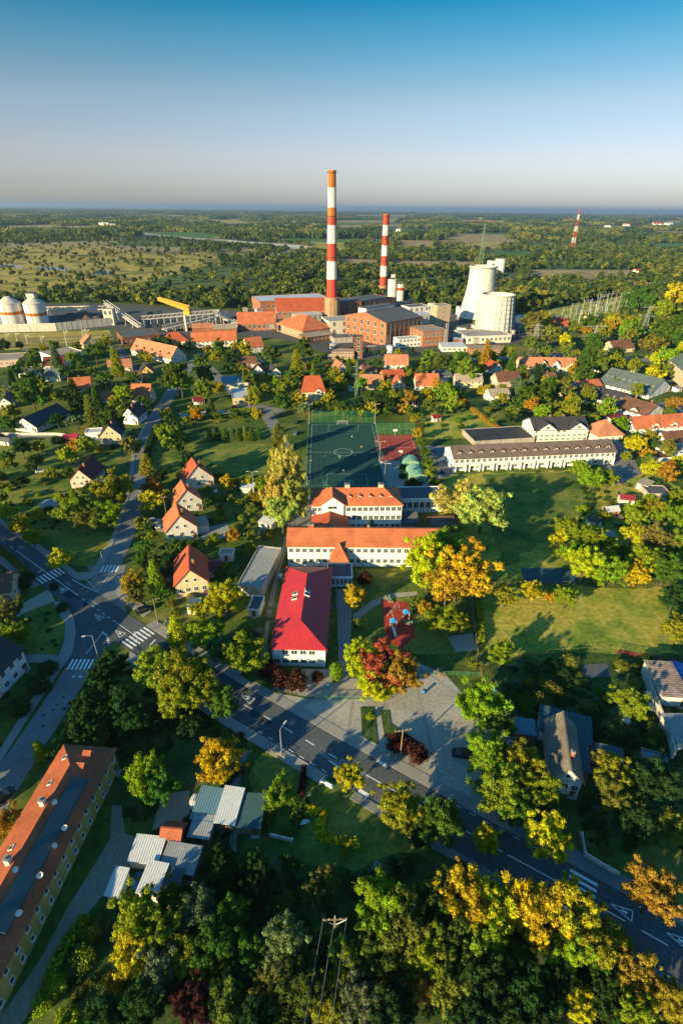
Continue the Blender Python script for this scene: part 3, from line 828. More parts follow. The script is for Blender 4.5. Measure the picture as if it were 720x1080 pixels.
# ---- the school
t, rf = bld('school_building', 'white three storey school block under orange hipped roof beside the football pitch', 'school', (329, 560), (422, 559), 533, 12, 'hip', 514, white, t_orange, win=(3, 16), side=(3, 4), phrase='the upper school block', wsize=(1.5, 1.6), chim=0, ridge=18)
L, d, he, hr = dims[t.name]
for k in range(5): dormer(t, rf, -L * .08 + k * L * .115, -d * .30, he + (hr - he) * .36, 1.0, .7, 1.4, t_orange, white)
for x in (-.1, .28): chimney(rf, L * x, .6, hr - .6, 1.5, 1.6, cream)
b = MB(); b.prism([(-3.6, 0), (3.6, 0), (3.6, he + .6), (0, he + 3.4), (-3.6, he + .6)], 0, 6, 'y', white); bo = b.build('gable_bay', t); bo.location = (-L * .27, -d / 2 - .6, 0)
b = MB(); b.prism([(-4.1, he + .35), (-4.1, he + .6), (0, he + 3.75), (4.1, he + .6), (4.1, he + .35), (0, he + 3.5)], -.4, 6.5, 'y', t_orange); br = b.build('bay_roof', bo)
window(bo, 0, 0, he - .4, 3.0, 1.1)
bld('school_wing', 'low orange roofed wing joining the two white school blocks', 'school wing', (329, 575), (366, 575), None, None, 'end', None, white, t_red, he=5.6, hr=7.6, yb=537, phrase='the linking school wing', door=False)
t, rf = bld('school_building', 'long two storey white school block with plain orange roof behind the red roofed hall', 'school', (304, 597), (472, 598), 576, 10.5, 'side', 558, white, t_orange, win=(2, 24), side=(2, 3), phrase='the long school block', wsize=(1.3, 1.5), chim=1, o=.5)
L, d, he, hr = dims[t.name]
chimney(rf, -L * .36, 1.0, hr - .9, 2.0, 1.6); dp = MB()
for k in (-.30, .02, .3): dp.tube((L * k, -d / 2 - .08, .2), (L * k, -d / 2 - .08, he), .07, .07, steel, 6)
dp.build('drainpipe', t)
bld('stair_tower', 'small white porch block with orange hipped roof on the front of the long school block', 'stair block', (349, 604), (366, 604), 592, 5.2, 'hip', 572, white, t_orange, win=(1, 2), phrase='the school porch', ridge=.3, wsize=(1.4, 1.8), door=False)
t, rf = bld('school_hall', 'white school hall with a big crimson hipped metal roof beside the road forecourt', 'school hall', (288, 702), (343, 703.5), 684, None, 'hip', None, white, m_red, he=5.6, hr=8.4, yb=599, win=(2, 6), side=(1, 8), phrase='the red roofed hall', wsize=(1.5, 1.3), door=False, skip=((0, 5), (1, 5), (1, 0)))
L, d, he, hr = dims[t.name]
for x, y in ((-.2, 0), (-.2, .06), (.05, .02), (.05, .07)):
    mm = MB(); mm.box((0, 0, 0), (1.5, 1.1, .25), band_white); mm.box((0, 0, .25), (1.2, .8, .06), glass)
    so = mm.build('roof_hatch', rf); so.location = (L * x, d * y, hr - abs(L * x) * (hr - he) / (L / 2) + .05); so.rotation_euler = (0, math.atan2(hr - he, L / 2) * (-1 if x < 0 else 1), 0)
bld('glazed_link', 'flat blue grey roofed glass entrance link between red hall and long block', 'entrance hall', (345, 619), (371, 619), 612, 6.5, 'flat', None, white, felt, win=(1, 6), phrase='the glazed entrance link', wsize=(2.2, 2.2), door=False, he=3.3)
bld('gymnasium', 'flat roofed white gym with tall windows right of upper school block', 'gymnasium', (422, 541), (466, 540), 526, 9, 'flat', None, white, felt, win=(1, 7), side=(1, 2), phrase='the flat roofed gym', wsize=(2.4, 2.4), door=False)
bld('canteen_annexe', 'dark roofed brick annexe tucked under the flat roofed gym', 'annexe', (421, 558), (440, 557), 551, 7, 'side', 541, brick_dark, felt, win=(1, 3), phrase='the brick annexe', o=.5)
bld('garage_block', 'low grey roofed garage block with red edge left of the tall yellow tree', 'garage', (455, 563), (482, 562), 559, 6, 'flat', None, brick_dark, felt, win=None, phrase='the grey garage block', he=2.8)

# ---- right of the school
t, rf = bld('terrace_block', 'long white terrace of flats with brown roof and a row of skylights', 'terrace', (477, 497), (646, 489), 480, 12, 'side', 467, white, t_greybrown, win=(2, 30), side=(2, 3), phrase='the long white terrace', sky_n=0, wsize=(1.4, 1.5), chim=0, door=False)
L, d, he, hr = dims[t.name]
for k in range(15):
    x = -L / 2 + L * (k + .6) / 15.2
    dormer(t, rf, x, -d * .34, he + (hr - he) * .30, 1.3, .8, 1.8, t_brown, white)
for k in range(12):
    m = MB(); x = -L / 2 + L * (k + .5) / 12
    m.box((0, -.75, 2.55), (4.2, 1.5, .14), concrete_pale); m.box((0, -1.46, 2.69), (4.2, .06, .9), band_white)
    for q in (-2.1, 2.1): m.box((q, -.75, 0), (.16, 1.5, 3.4), white)
    bo = m.build('balcony', t); bo.location = (x, -d / 2, 0)
bld('garage_row', 'flat black roofed garage row behind the long white terrace', 'garages', (500, 471), (563, 467), None, 15, 'flat', None, concrete, t_dark, he=2.5, phrase='the black roofed garage row', door=False)
t, rf = bld('apartment_house', 'three storey white apartment house with charcoal roof and twin front gables', 'apartment house', (561, 466), (618, 464), 453, 13, 'side', 440, white, t_dark, win=(3, 10), side=(3, 4), phrase='the charcoal roofed flats', chim=2, wsize=(1.4, 1.5))
L, d, he, hr = dims[t.name]
for x in (-.27, .3):
    m = MB(); W = 9.0
    m.prism([(-W / 2, he - 1), (W / 2, he - 1), (W / 2, he), (0, he + 3.1), (-W / 2, he)], 0, 6, 'y', white)
    m.prism([(-W / 2 - .4, he - .25), (-W / 2 - .4, he), (0, he + 3.4), (W / 2 + .4, he), (W / 2 + .4, he - .25), (0, he + 3.15)], -.3, 6.4, 'y', t_dark)
    bo = m.build('front_gable', t); bo.location = (L * x, -d / 2 - .35, 0)
    window(bo, 0, 0, he + 1.1, 1.6, 1.2)
for r in (1, 2):
    m = MB(); m.box((0, -.8, he * r / 3), (L * .9, 1.5, .14), concrete_pale); m.box((0, -1.52, he * r / 3 + .14), (L * .9, .06, .9), band_white)
    m.build('balcony', t).location = (0, -d / 2, 0)
bld('bungalow', 'bungalow with pyramid terracotta roof glowing orange beside the charcoal roofed flats', 'bungalow', (628, 468), (655, 466), None, 12, 'hip', 442, plaster, t_salmon, he=3.6, win=(1, 4), phrase='the pyramid roofed bungalow', ridge=.5)
bld('garage_row', 'low garage row with dull red roof behind the pyramid roofed bungalow', 'garages', (650, 452), (668, 450), None, 9, 'mono', None, plaster, m_maroon, he=2.8, hr=3.6, phrase='the dull red garages', door=False)
t, rf = bld('row_house', 'white row house with bright orange roof and arched dormers, right edge', 'house', (667, 459), (724, 455), 450, 10, 'side', 438, white, t_orange, win=(2, 8), side=(2, 3), phrase='the orange row house', chim=1)
L, d, he, hr = dims[t.name]
for x in (-.12, .22): dormer(t, rf, L * x, -d * .5 - .1, he - .6, 3.4, 1.6, 4.0, t_orange, white)
t, rf = bld('detached_house', 'white house with broad brown roof, gable turned right', 'house', (679, 444), (699, 437), 435, 17, 'end', 427, white, t_brown, win=(2, 4), side=(2, 5), phrase='the broad brown roofed house', chim=2)
L, d, he, hr = dims[t.name]
dormer(t, rf, -L / 2 + .6, -d * .1, he - .4, 3.6, 1.4, 4, t_brown, white, rz=-math.pi / 2)
bld('apartment_house', 'long white apartment block with grey green roof full of skylights', 'apartment house', (683, 421), (706, 412), 412, 31, 'end', 400, white, t_slate, win=(2, 4), side=(2, 9), phrase='the grey green roofed block', sky_n=9, wsize=(1.4, 1.5))
bld('detached_house', 'white gabled house with dark brown skylit roof below the grey green block', 'house', (653, 431), (668, 425), 424, 16, 'end', 416, plaster, t_dark, win=(2, 3), side=(1, 4), phrase='the dark skylit house', sky_n=4, chim=1)
bld('detached_house', 'white house with grey green roof joined to an orange roofed one', 'house', (592, 418), (611, 414), 411, 9, 'side', 404, cream, t_slate, win=(2, 4), side=(2, 2), phrase='the grey green cottage', chim=1)
bld('detached_house', 'house with bright orange roof joined to a grey green roofed one', 'house', (611.6, 414), (634, 411), 408, 9, 'side', 401, plaster, t_orange, win=(2, 4), side=(2, 2), phrase='the orange roofed twin', chim=1)
t, rf = bld('detached_house', 'white villa with terraces and brown roof at right edge, below the orange row house', 'villa', (700, 475), (722, 473), 466, 9, 'side', 455, white, t_brown, win=(2, 3), side=(1, 2), phrase='the terraced villa')
m = MB(); m.box((0, 0, 0), (14, 7, 3.2), white); m.box((0, 0, 3.2), (13.4, 6.4, .1), felt_tan); m.box((-9, -4, 0), (7, 6, 2.4), white); m.box((-9, -4, 2.4), (6.6, 5.6, .1), t_brown); m.build('terrace_annexe', t).location = (-6, -9, 0)
bld('apartment_house', 'slate roofed tan apartment block with balconies at the far right edge', 'apartment house', (702, 394), (722, 412), 399, 12, 'side', None, cream, t_slate, hr=13.5, he=9, win=(3, 8), side=(3, 3), phrase='the tan balcony block', wsize=(1.6, 1.5))
t, rf = bld('terrace_block', 'cream terrace with orange roof and three white front gables', 'terrace', (547, 392), (607, 393), 386, 11, 'side', 377, cream, t_salmon, win=(2, 12), side=(2, 2), phrase='the three gabled terrace', chim=2)
L, d, he, hr = dims[t.name]
for x in (-.1, .12, .4):
    m = MB(); W = 6.5
    m.prism([(-W / 2, 0), (W / 2, 0), (W / 2, he), (0, he + 3.6), (-W / 2, he)], 0, 5, 'y', white)
    m.prism([(-W / 2 - .4, he - .25), (-W / 2 - .4, he), (0, he + 3.9), (W / 2 + .4, he), (W / 2 + .4, he - .25), (0, he + 3.65)], -.3, 5.4, 'y', t_salmon)
    bo = m.build('front_gable', t); bo.location = (L * x, -d / 2 - .8, 0); window(bo, 0, 0, he + .6, 1.4, 1.3); window(bo, 0, 0, he * .4, 1.6, 1.5)
bld('detached_house', 'pale house with rusty red roof under orange trees beside the switchyard', 'house', (579, 349), (598, 349), 343, 12, 'side', 335, pinkish, t_red, win=(2, 3), side=(2, 2), phrase='the switchyard house')
bld('detached_house', 'large villa with tan brown roof above the grey green roofed block', 'villa', (646, 372), (668, 371), 367, 14, 'side', 359, cream, t_brown, win=(2, 4), side=(2, 2), phrase='the tan brown villa', chim=1)
bld('warehouse', 'pale flat roofed shed among trees at the right edge near the switchyard', 'warehouse', (690, 308), (716, 306), None, 40, 'flat', None, plaster, m_pale, he=6, phrase='the pale far shed', door=False)
bld('warehouse', 'low pale workshop with flat roof between switchyard and orange trees', 'workshop', (626, 342), (640, 341), None, 14, 'flat', None, pinkish, felt_tan, he=5, phrase='the low pale workshop', door=False)
bld('brick_garage', 'small flat roofed brick garden house with grey felt roof on the right lawn', 'garden house', (682, 526), (706, 527), 521, 7, 'flat', None, pinkish, felt, win=(1, 2), side=(1, 1), phrase='the flat roofed garden house')
bld('garden_shed', 'small cream shed left of the flat roofed garden house', 'shed', (670, 515), (681, 519), None, 5, 'mono', None, plaster, felt_tan, he=2.4, hr=2.9, phrase='the small cream shed')
for A, B, ye, yr, w, r, k, lab, ph, wn_ in (
    ((480, 409), (508, 409), 402, 394, cream, felt_tan, 'side', 'cream cottage with tan roof left of the brown gabled house', 'the tan roofed cottage', 4),
    ((516, 425), (537, 424), 417, 410, white, felt_tan, 'side', 'white cottage with pale olive roof above the dry lawn', 'the olive roofed cottage', 3),
    ((524, 409), (548, 407), 401, 392, pinkish, t_brown, 'side', 'pinkish house with dark brown roof and chimney', 'the dark brown house', 4),
    ((517, 394), (530, 393), 389, 383, plaster, t_red, 'end', 'small white gabled house with red roof left of the three gabled terrace', 'the small red gabled house', 2),
    ((406, 390), (430, 390), 384, 374, plaster, t_salmon, 'side', 'house with faded pink orange roof below the big brick turbine hall', 'the faded orange house', 4),
    ((379, 411), (404, 411), 405, 395, cream, t_salmon, 'side', 'house with salmon roof beside the tall lattice pole', 'the salmon roofed house', 4),
    ((414, 412), (427, 412), 407, 395, plaster, t_orange, 'end', 'narrow white house with steep orange gable facing the camera', 'the steep orange gable', 2),
    ((438, 412), (462, 412), 406, 394, plaster, t_orange, 'side', 'house with orange red roof and a yellow tree on its corner', 'the orange red house', 4),
    ((383, 396), (397, 395), 391, 386, plaster, t_brown, 'side', 'little house with brown roof between two salmon roofed houses', 'the little brown house', 2),
    ((266, 397), (279, 397), 392, 384, white, t_brown, 'end', 'small white house with dark gable, left one of the twin gables', 'the left twin gable', 2),
    ((285, 398), (296, 397), 393, 386, white, t_dark, 'end', 'small white house with dark gable, right one of the twin gables', 'the right twin gable', 2),
    ((355, 394), (366, 393), 389, 381, pinkish, t_salmon, 'end', 'small house with salmon gable below the low brick store', 'the small salmon gable', 2),
    ((250, 389), (271, 388), 383, 376, pinkish, t_brown, 'side', 'long low house with faded brown roof left of the twin gables', 'the faded brown house', 4),
    ((261, 373), (278, 371), 365, 352, plaster, t_orange, 'side', 'white house with orange roof in front of the brick gabled hall', 'the orange house by the works', 3),
    ((404, 402), (426, 401), 397, 390, pinkish, t_red, 'side', 'low house with red roof behind the steep orange gable', 'the low red house', 3),
    ((461, 401), (476, 400), 396, 390, white, t_slate, 'side', 'low white house with grey green roof by the park trees', 'the low grey house', 2),
    ((570, 404), (586, 404), 399, 393, cream, t_brown, 'side', 'small cream house with brown roof below the three gabled terrace', 'the small cream house', 3),
    ((618, 392), (640, 393), 389, 385, plaster, felt_tan, 'side', 'long low pale building right of the three gabled terrace', 'the long low pale building', 5)):
    bld('detached_house', lab, 'house', A, B, ye, 9 if k == 'side' else 11, k, yr, w, r, win=(2 if ye and abs(A[1] - ye) > 5 else 1, wn_), side=(1, 2), phrase=ph, chim=1)
t, rf = bld('villa', 'tall square villa with steep bright red roof near the pitch', 'villa', (319, 427), (343, 426), 413, 11, 'hip', 396, cream, t_red, win=(2, 5), side=(2, 3), phrase='the red roofed villa', ridge=8, chim=1)
L, d, he, hr = dims[t.name]
dormer(t, rf, L * .2, -d / 2 - .4, he - 1.2, 3.4, 1.6, 4, t_red, white)

# ---- houses on the left
t, rf = bld('detached_house', 'topmost of three white gabled houses with orange roofs, solar panels on it', 'house', (195, 518), (226, 512), 506, 8, 'end', 487, plaster, t_red, win=(1, 3), side=(1, 2), phrase='the topmost orange gable', chim=1)
L, d, he, hr = dims[t.name]
m = MB()
for i in range(3): m.box((0, -2.2 + i * 1.7, 0), (2.4, 1.6, .08), glass)
so = m.build('solar_panel', rf); so.location = (L * .24, 0, (he + hr) / 2 + .40); so.rotation_euler = (0, math.atan2(hr - he, L / 2), 0)
bld('detached_house', 'middle one of three white gabled houses with orange roofs', 'house', (185, 543), (214, 537), 530, 8, 'end', 510, plaster, t_orange, win=(1, 3), side=(1, 2), phrase='the middle orange gable', chim=1)
t, rf = bld('detached_house', 'lowest of three white gabled houses with orange roofs, small extension on its right', 'house', (177, 573), (209, 567), 558, 8.5, 'end', 537, plaster, t_orange, win=(1, 3), side=(1, 2), phrase='the lowest orange gable', chim=1)
m = MB(); m.box((0, 0, 0), (4, 6, 2.8), plaster); m.box((0, 0, 2.8), (4.3, 6.3, .15), felt_tan); m.build('extension', t).location = (dims[t.name][0] / 2 + 2.02, 1, 0)
t, rf = bld('detached_house', 'cream gabled house with steep brown orange roof and maroon side wings', 'house', (187, 632), (221, 627), 615, 12, 'end', 601, cream, t_red, win=(1, 4), side=(1, 3), phrase='the cream gabled house', chim=1)
L, d, he, hr = dims[t.name]
m = MB(); m.box((0, 0, 0), (17, 5, 2.6), plaster); m.prism([(-2.9, 2.6), (0, 3.9), (2.9, 2.6)], -8.8, 8.8, 'x', m_maroon); m.build('side_wing', t).location = (-.4, 4.2, 0)
bld('garage_block', 'flat roofed concrete garage block right of the cream gabled house', 'garages', (252, 628), (277, 631), 618, None, 'flat', None, concrete, slab_grey, yb=577, win=None, phrase='the concrete garage block', door=False)
bld('garden_shed', 'small grey shed below the concrete garage block', 'shed', (262, 650), (274, 651), None, 5.5, 'flat', None, plaster, felt, he=2.4, phrase='the small grey shed')
bld('garden_shed', 'pale carport behind the garden right of the lowest orange gable', 'carport', (232, 592), (246, 592), None, 3, 'flat', None, plaster, felt_tan, he=2.4, phrase='the pale carport')
bld('garden_shed', 'white roofed shed under the double armed pole left of the poplar', 'shed', (254, 520), (268, 520), None, 3.2, 'mono', None, plaster, m_pale, he=2.2, hr=2.7, phrase='the white roofed shed')
bld('garden_shed', 'white roofed shed below the tall yellow poplar', 'shed', (273, 556), (286, 560), None, 3.2, 'mono', None, plaster, m_pale, he=2.2, hr=2.7, phrase='the poplar shed')
t, rf = bld('detached_house', 'pink house with steep maroon roof on the left lawn', 'house', (76, 515), (99, 515), 506, 12, 'end', 495, pinkish, t_maroon, win=(1, 3), side=(1, 3), phrase='the steep maroon roofed house', chim=1)
bld('detached_house', 'beige house with navy black gable roof beside the side street', 'house', (107, 469), (129, 468), 459, 9, 'end', 448, cream, t_dark, win=(1, 3), side=(1, 3), phrase='the navy roofed house', chim=1)
bld('detached_house', 'white house with dark gable roof beside a red roofed neighbour', 'house', (130, 447), (146, 448), 439, 10, 'end', 429, white, t_dark, win=(1, 2), side=(1, 3), phrase='the white dark gabled house', chim=1)
bld('detached_house', 'long white bungalow with black roof at the end of its drive', 'bungalow', (17, 454), (40, 457), 449, 22, 'end', 441, plaster, t_dark, win=(1, 3), side=(1, 6), phrase='the black roofed bungalow')
bld('garage', 'flat white garage left of the navy roofed house', 'garage', (91, 463), (107, 462), None, 6, 'flat', None, white, m_pale, he=2.8, phrase='the flat white garage')
bld('garden_shed', 'small shed with bright red roof below the long drive', 'shed', (66, 468), (82, 467), None, 4, 'mono', None, brick_dark, m_red, he=2.2, hr=2.8, phrase='the red roofed shed')
for A, B, ye, yr, w, r, k, d, lab, ph, wn_ in (
    ((74, 414), (97, 412), 409, 398, plaster, t_orange, 'side', 10, 'house with broad orange brown roof behind the black roofed bungalow', 'the broad orange house', 3),
    ((106, 425), (121, 424), 420, 413, plaster, t_orange, 'side', 6, 'small orange roofed annexe left of the bright red roofed house', 'the small orange annexe', 2),
    ((139, 427), (159, 427), 419, 405, white, t_orange, 'side', 11, 'white house with bright orange red roof beside the side street', 'the orange red street house', 4),
    ((149, 399), (162, 398), 392, 384, yellow_p, t_dark, 'end', 12, 'yellow gabled house with dark roof under big green trees', 'the yellow gabled house', 2),
    ((115, 393), (140, 391), 387, 379, plaster, t_salmon, 'side', 11, 'house with faded orange roof above the broad orange house', 'the faded orange roofed house', 4),
    ((133, 404), (150, 403), 398, 392, plaster, t_brown, 'side', 7, 'low house with brown red roof behind the bright red roofed house', 'the low brown house', 3),
    ((89, 368), (105, 366), 361, 354, cream, t_salmon, 'end', 9, 'tan station house with orange roof beside the railway', 'the station house', 2),
    ((47, 392), (69, 391), 385, 376, white, t_maroon, 'side', 12, 'white workshop with maroon roof in front of the flat white hall', 'the maroon roofed workshop', 3),
    ((48, 402), (64, 402), 396, 389, mint, t_slate, 'side', 8, 'pale green shed with grey roof below the maroon roofed workshop', 'the pale green shed', 2),
    ((0, 432), (13, 431), 425, 418, white, t_slate, 'end', 10, 'white house with grey roof at the left edge', 'the left edge white house', 2),
    ((20, 398), (36, 397), 393, 389, white, felt, 'side', 9, 'small white shed with grey roof near the left edge', 'the small white shed', 2),
    ((205, 427), (214, 426), 423, 419, white, m_maroon, 'side', 6, 'tiny cottage with dull red roof beside conifers', 'the tiny red cottage', 1)):
    bld('detached_house', lab, 'house', A, B, ye, d, k, yr, w, r, win=(2 if A[1] - ye > 7 else 1, wn_), side=(1, 2), phrase=ph, chim=1)
bld('industrial_hall', 'white flat roofed hall beside the railway on the left', 'hall', (58, 387), (89, 381), 373, 18, 'flat', None, white, felt_tan, win=(1, 5), side=(1, 3), phrase='the flat white hall')
bld('industrial_hall', 'long low tan roofed hall at the left edge below the railway', 'hall', (-12, 388), (23, 386), 380, 20, 'flat', None, pinkish, felt_tan, win=(1, 6), phrase='the tan roofed hall')
bld('industrial_hall', 'cream factory hall with blue grey roof and a red car in front', 'hall', (246, 429), (263, 428), 420, 18, 'flat', None, cream, m_pale, win=(1, 3), phrase='the cream factory hall')
bld('industrial_hall', 'blue grey roofed shed behind the cream factory hall', 'hall', (236, 412), (262, 410), None, 12, 'mono', None, plaster, m_blue, he=4, hr=5, phrase='the blue grey shed')
t, rf = bld('mill_building', 'long white mill with salmon orange roof and a row of dark dormers', 'mill', (139, 374), (181, 384), 373, 13, 'side', 361, plaster, t_salmon, win=(2, 12), side=(2, 2), phrase='the long dormered mill')
L, d, he, hr = dims[t.name]
for k in range(5): dormer(t, rf, -L / 2 + L * (k + .5) / 5, -d * .36, he + .8, 2.8, 1.2, 3, t_dark, t_brown)
bld('industrial_hall', 'big dark flat roofed hall behind the dormered mill', 'hall', (132, 366), (170, 362), None, 26, 'flat', None, brick_dark, felt, he=7, win=(1, 8), phrase='the dark roofed hall')
bld('works_house', 'brick house with broken orange hip roof right of the dormered mill', 'house', (171, 367), (199, 366), 360, 13, 'hip', 350, plaster, t_red, win=(2, 5), side=(1, 2), phrase='the hipped works house', chim=1)
bld('works_house', 'long works building with orange roof and pale gable near the crane', 'works building', (203, 367), (250, 365), 359, 11, 'side', 350, plaster, t_orange, win=(2, 10), side=(2, 2), phrase='the long orange works building', chim=2)
bld('works_house', 'low salmon roofed store behind the long orange works building', 'store', (203, 351), (226, 350), None, 10, 'side', None, brick, t_salmon, he=4, hr=6.5, phrase='the low salmon store', door=False)
bld('works_house', 'low tan roofed store right below the conveyor', 'store', (226, 352), (250, 351), None, 12, 'side', None, brick, felt_tan, he=4, hr=6.5, phrase='the low tan store', door=False)

# ---- near left and bottom
A_, B_ = (-28, 1130), (126, 811)
t, rf = bld('apartment_house', 'long ochre apartment house with orange tiled roof and dark felt strip, bottom left', 'apartment house', A_, B_, None, 9.4, 'hip', None, ochre, t_moss, he=5.4, hr=8.4, win=(2, 17), side=(2, 3), phrase='the long ochre house', wsize=(.8, 1.1), chim=0, o=.45, ridge=30)
L, d, he, hr = dims[t.name]
m = MB()      # felt strip low on the yard slope, real slab with an upstand
zf = lambda y: hr - (abs(y)) * (hr - he) / (d / 2 + .45)
m.add([(-L * .22, -3.6, zf(3.6) + .14), (L * .33, -3.6, zf(3.6) + .14), (L * .33, -1.3, zf(1.3) + .14), (-L * .22, -1.3, zf(1.3) + .14),
       (-L * .22, -3.6, zf(3.6) + .75), (L * .33, -3.6, zf(3.6) + .75), (L * .33, -1.3, zf(1.3) + .3), (-L * .22, -1.3, zf(1.3) + .3)],
      [(3, 2, 1, 0), (4, 5, 6, 7), (0, 1, 5, 4), (1, 2, 6, 5), (2, 3, 7, 6), (3, 0, 4, 7)], m_teal)
m.build('felt_strip', rf)
for x in (-.24, -.02, .2): chimney(rf, L * x, .9, hr - 1.2, 1.9, .8, plaster)
for x, y in ((-.16, -3.9), (-.04, -4.0), (.06, -3.9), (.13, -4.0), (-.05, -1.0), (.2, -1.1)):
    m = MB(); m.lathe([(.05, 0), (.3, .05), (.45, .16)], band_white, 12); m.tube((0, 0, 0), (0, 0, -.5), .03, .03, steel, 6)
    q = m.build('satellite_dish', rf); q.location = (L * x, y, zf(abs(y)) + .95); q.rotation_euler = (R(50), 0, random.uniform(-1, 1))
for x in (-.2, -.08, .04, .3, .42): 
    sgn = 1
    m = MB(); m.box((0, 0, 0), (.8, 1.0, .14), frame_w); m.box((0, 0, .14), (.6, .8, .03), glass)
    q = m.build('skylight', rf); q.location = (L * x, 2.4 * sgn, zf(2.4) + .05); q.rotation_euler = (-math.atan2(hr - he, d / 2), 0, 0)
for x in (.445, .385):
    dormer(t, rf, L * x, -2.0, zf(2.2) - .1, 1.0, .6, 1.3, t_moss, plaster)
t, rf = bld('detached_house', 'blue white two storey house with dark roof at the left edge', 'house', (-14, 752), (31, 704), None, 11, 'side', None, white, t_dark, he=5.6, hr=8.6, win=(2, 5), side=(2, 2), phrase='the blue white house')
bld('detached_house', 'cream gabled house with brown roof at left edge above the lower lane', 'house', (-18, 640), (16, 636), None, 8, 'side', None, cream, t_brown, he=4.2, hr=7.2, win=(1, 3), side=(1, 2), phrase='the left edge cream house')
for A, B, d, he_, hr_, w, r, lab, ph, cat in (
    ((204, 872), (228, 876), 5.2, 2.6, 3.2, wood, m_blue, 'shed with blue sheet roof, left one of three joined sheds', 'the blue roofed shed', 'shed'),
    ((228.6, 876), (248, 879), 5.7, 2.7, 3.4, wood, m_pale, 'shed with pale ribbed roof, middle one of three joined sheds', 'the pale ribbed shed', 'shed'),
    ((249, 880), (275, 881), 5.2, 2.4, 3.0, wood, m_teal, 'shed with dark teal roof, right one of three joined sheds', 'the dark teal shed', 'shed'),
    ((201, 889), (221, 892), 3.2, 2.2, 2.6, wood, m_grey, 'small square shed with patched grey roof below the joined sheds', 'the patched grey shed', 'shed'),
    ((139, 916), (168, 919), 3.5, 2.4, 2.8, plaster, m_pale, 'garage with clean pale sheet roof above the parked crates', 'the clean pale garage', 'garage'),
    ((171, 924), (205, 930), 3.6, 2.3, 2.8, wood, m_grey, 'long shed with patched grey slates right of the pale garage', 'the patchy slate shed', 'shed'),
    ((148, 949), (167, 953), 4.0, 2.4, 2.9, plaster, m_pale, 'shed with slanting ribbed pale roof below the patchy slate shed', 'the slanting ribbed shed', 'shed'),
    ((115, 951), (127, 953), 3.4, 2.2, 2.6, mint, m_pale, 'narrow green walled shed at the lane corner', 'the green walled shed', 'shed'),
    ((173, 953), (186, 955), 3.6, 2.0, 2.3, wood, felt, 'dark lean to behind the slanting ribbed shed', 'the dark lean to', 'shed')):
    bld('garden_shed', lab, cat, A, B, None, d, 'mono', None, w, r, he=he_, hr=hr_, phrase=ph)
bld('garden_shed', 'little summer house with rusty orange tiles above the pale garage', 'summer house', (171, 899), (190, 901), None, 3.6, 'side', None, brick, t_moss, he=2.2, hr=3.8, phrase='the rusty summer house')
t, rf = bld('farm_house', 'old house with weathered grey gable roof hidden behind golden trees', 'house', (577, 834), (608, 841), None, 12.5, 'end', None, concrete_pale, t_weather, he=4.4, hr=8.0, win=(1, 3), phrase='the weathered grey house', chim=1)
bld('garage_block', 'long blue grey flat roofed garage behind the weathered grey house', 'garage', (566, 780), (620, 795), None, 6, 'mono', None, plaster, m_teal, he=2.8, hr=3.2, phrase='the blue grey garage')
bld('garage_block', 'narrow blue grey garage right of the weathered grey house', 'garage', (606, 822), (618, 825), None, 8, 'mono', None, brick_dark, m_teal, he=2.8, hr=3.1, phrase='the narrow blue garage')
bld('garden_shed', 'small blue shed left of the long blue grey garage', 'shed', (543, 780), (562, 783), None, 3, 'mono', None, wood, m_blue, he=2.2, hr=2.6, phrase='the small blue shed')
bld('garden_shed', 'red brown shed with rusty roof between two blue grey garages', 'shed', (617, 812), (626, 813), None, 8, 'mono', None, brick_dark, m_maroon, he=2.4, hr=3.0, phrase='the red brown shed')
bld('garden_shed', 'dark grey lean to right of the red brown shed', 'shed', (627, 815), (655, 822), None, 4.4, 'mono', None, wood, felt, he=2.3, hr=2.7, phrase='the dark grey lean to')
bld('garden_shed', 'long teal tarpaulin shed above the dark bushes', 'shed', (674, 806), (700, 814), None, 2.2, 'flat', None, wood, m_blue, he=2.0, phrase='the teal shed')
bld('barn', 'long barn with rusty streaked sheet roof at the right edge', 'barn', (694, 744), (723, 746), None, 9.5, 'mono', None, plaster, m_rust, he=3.0, hr=3.4, phrase='the rusty barn')
bld('barn', 'concrete shed with corrugated striped roof below the rusty barn', 'barn', (710, 792), (742, 792), None, 6.0, 'mono', None, concrete_pale, m_grey, he=2.6, hr=3.2, phrase='the corrugated barn')
